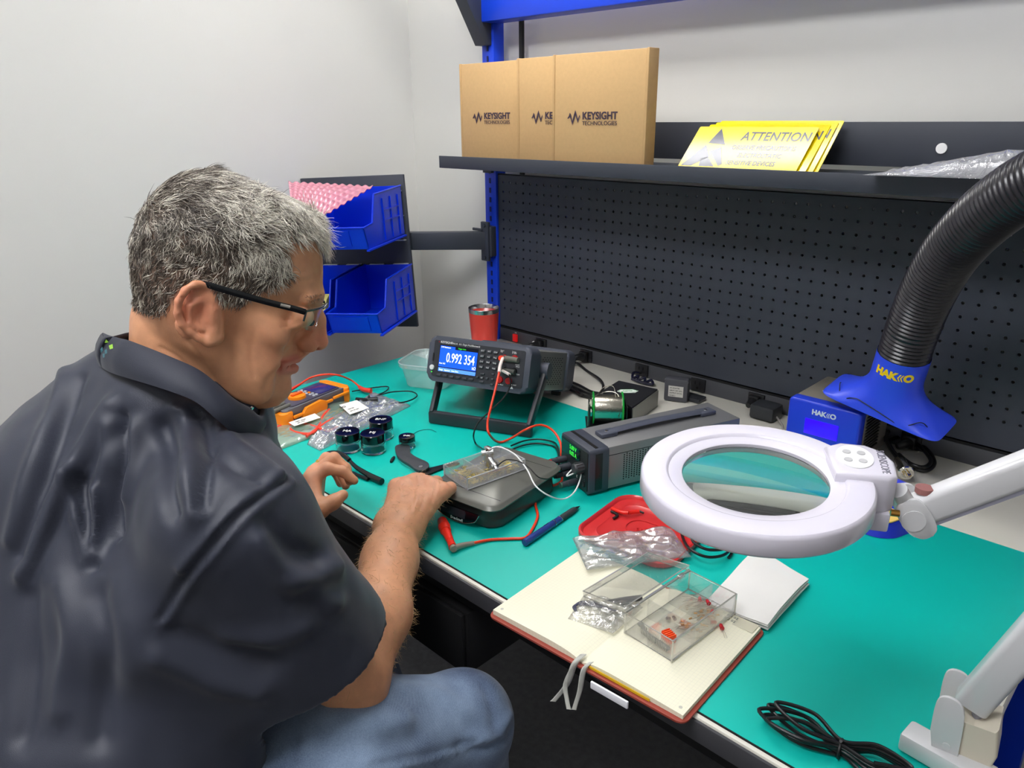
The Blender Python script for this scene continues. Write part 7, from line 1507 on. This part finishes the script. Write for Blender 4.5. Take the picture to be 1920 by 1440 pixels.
jfold = [([(880, 1385), (930, 1375), (955, 1340)], .008, .005), ([(860, 1400), (920, 1400), (958, 1375)], .006, -.004), ([(740, 1440), (820, 1420), (900, 1392), (950, 1380)], .004, .004), ([(700, 1436), (820, 1412), (890, 1386)], .004, -.003), ([(560, 1345), (556, 1400), (548, 1438)], .003, -.003), ([(640, 1340), (700, 1360), (760, 1350)], .014, .005), ([(600, 1400), (700, 1400), (780, 1380)], .014, -.004), ([(760, 1290), (820, 1300), (870, 1330)], .014, .004), ([(910, 1290), (925, 1330), (930, 1380)], .010, -.004), ([(480, 1400), (500, 1440)], .005, .003), ([(495, 1395), (512, 1440)], .005, -.003)]
jv = carve(jv, jf, jfold, None)
DEN = bpy.data.materials.new('denim'); DEN.use_nodes = True
def denim(m):
    nt = m.node_tree; N = nt.nodes; L = nt.links; b = N['Principled BSDF']; b.inputs['Roughness'].default_value = .85; b.inputs['Sheen Weight'].default_value = .2; tc = N.new('ShaderNodeTexCoord')
    wv = N.new('ShaderNodeTexWave'); wv.inputs['Scale'].default_value = 300; wv.inputs['Distortion'].default_value = 1.0; wv.bands_direction = 'DIAGONAL'; L.new(tc.outputs['Object'], wv.inputs['Vector']); n1 = N.new('ShaderNodeTexNoise'); n1.inputs['Scale'].default_value = 9; n1.inputs['Detail'].default_value = 8; L.new(tc.outputs['Object'], n1.inputs['Vector'])
    n2 = N.new('ShaderNodeTexNoise'); n2.inputs['Scale'].default_value = 700; L.new(tc.outputs['Object'], n2.inputs['Vector']); ad_ = N.new('ShaderNodeMath'); ad_.operation = 'MULTIPLY_ADD'; ad_.inputs[1].default_value = .04; L.new(wv.outputs['Fac'], ad_.inputs[0]); L.new(n1.outputs['Fac'], ad_.inputs[2]); a2 = N.new('ShaderNodeMath'); a2.operation = 'MULTIPLY_ADD'; a2.inputs[1].default_value = .3; L.new(n2.outputs['Fac'], a2.inputs[0]); L.new(ad_.outputs[0], a2.inputs[2])
    cr = N.new('ShaderNodeValToRGB'); cr.color_ramp.elements[0].position = .45; cr.color_ramp.elements[0].color = srgb(40, 58, 92); cr.color_ramp.elements[1].position = 1.05 if False else 1.0; cr.color_ramp.elements[1].color = srgb(148, 170, 198); L.new(a2.outputs[0], cr.inputs[0]); L.new(cr.outputs[0], b.inputs['Base Color'])
    bp = N.new('ShaderNodeBump'); bp.inputs['Strength'].default_value = .12; bp.inputs['Distance'].default_value = .0006; L.new(wv.outputs['Fac'], bp.inputs['Height']); L.new(bp.outputs[0], b.inputs['Normal'])
denim(DEN); jeans = np_mesh('jeans', jv, jf, DEN, man); jeans['label'] = 'faded blue jeans'
for A_ in (RA, LA_):
    b = B(); b.tube([(A_[0], A_[1] - .05, .045), (A_[0], A_[1], .055), (A_[0], A_[1] + .08, .045), (A_[0], A_[1] + .17, .035)], 1, n=16, flat=(.045, .04)); b.done('shoe', BLKM, man, ws=True)
# stool he sits on
sto = thing('stool', 'round black work stool under the seated man', 'stool', (.68, -1.36, 0))
b = B(); b.lathe([(.17, .40), (.185, .41), (.19, .44), (.18, .462), (.15, .468)], 40, Matrix.Translation((.68, -1.36, 0))); b.done('seat', BLK, sto, ws=True)
b = B(); b.cyl((.68, -1.36, .06), (.68, -1.36, .40), .025); b.done('post', STEEL, sto, ws=True)
for k in range(5):
    a = 2 * PI * k / 5 + .3; b = B(); b.cyl((.68, -1.36, .08), (.68 + .26 * math.cos(a), -1.36 + .26 * math.sin(a), .055), .018, .012); b.sphere((.68 + .26 * math.cos(a), -1.36 + .26 * math.sin(a), .028), .028); b.done('leg', BLKM, sto, ws=True)
print('person built in', round(__import__('time').time() - t0_, 1))
bpy.context.view_layer.update()
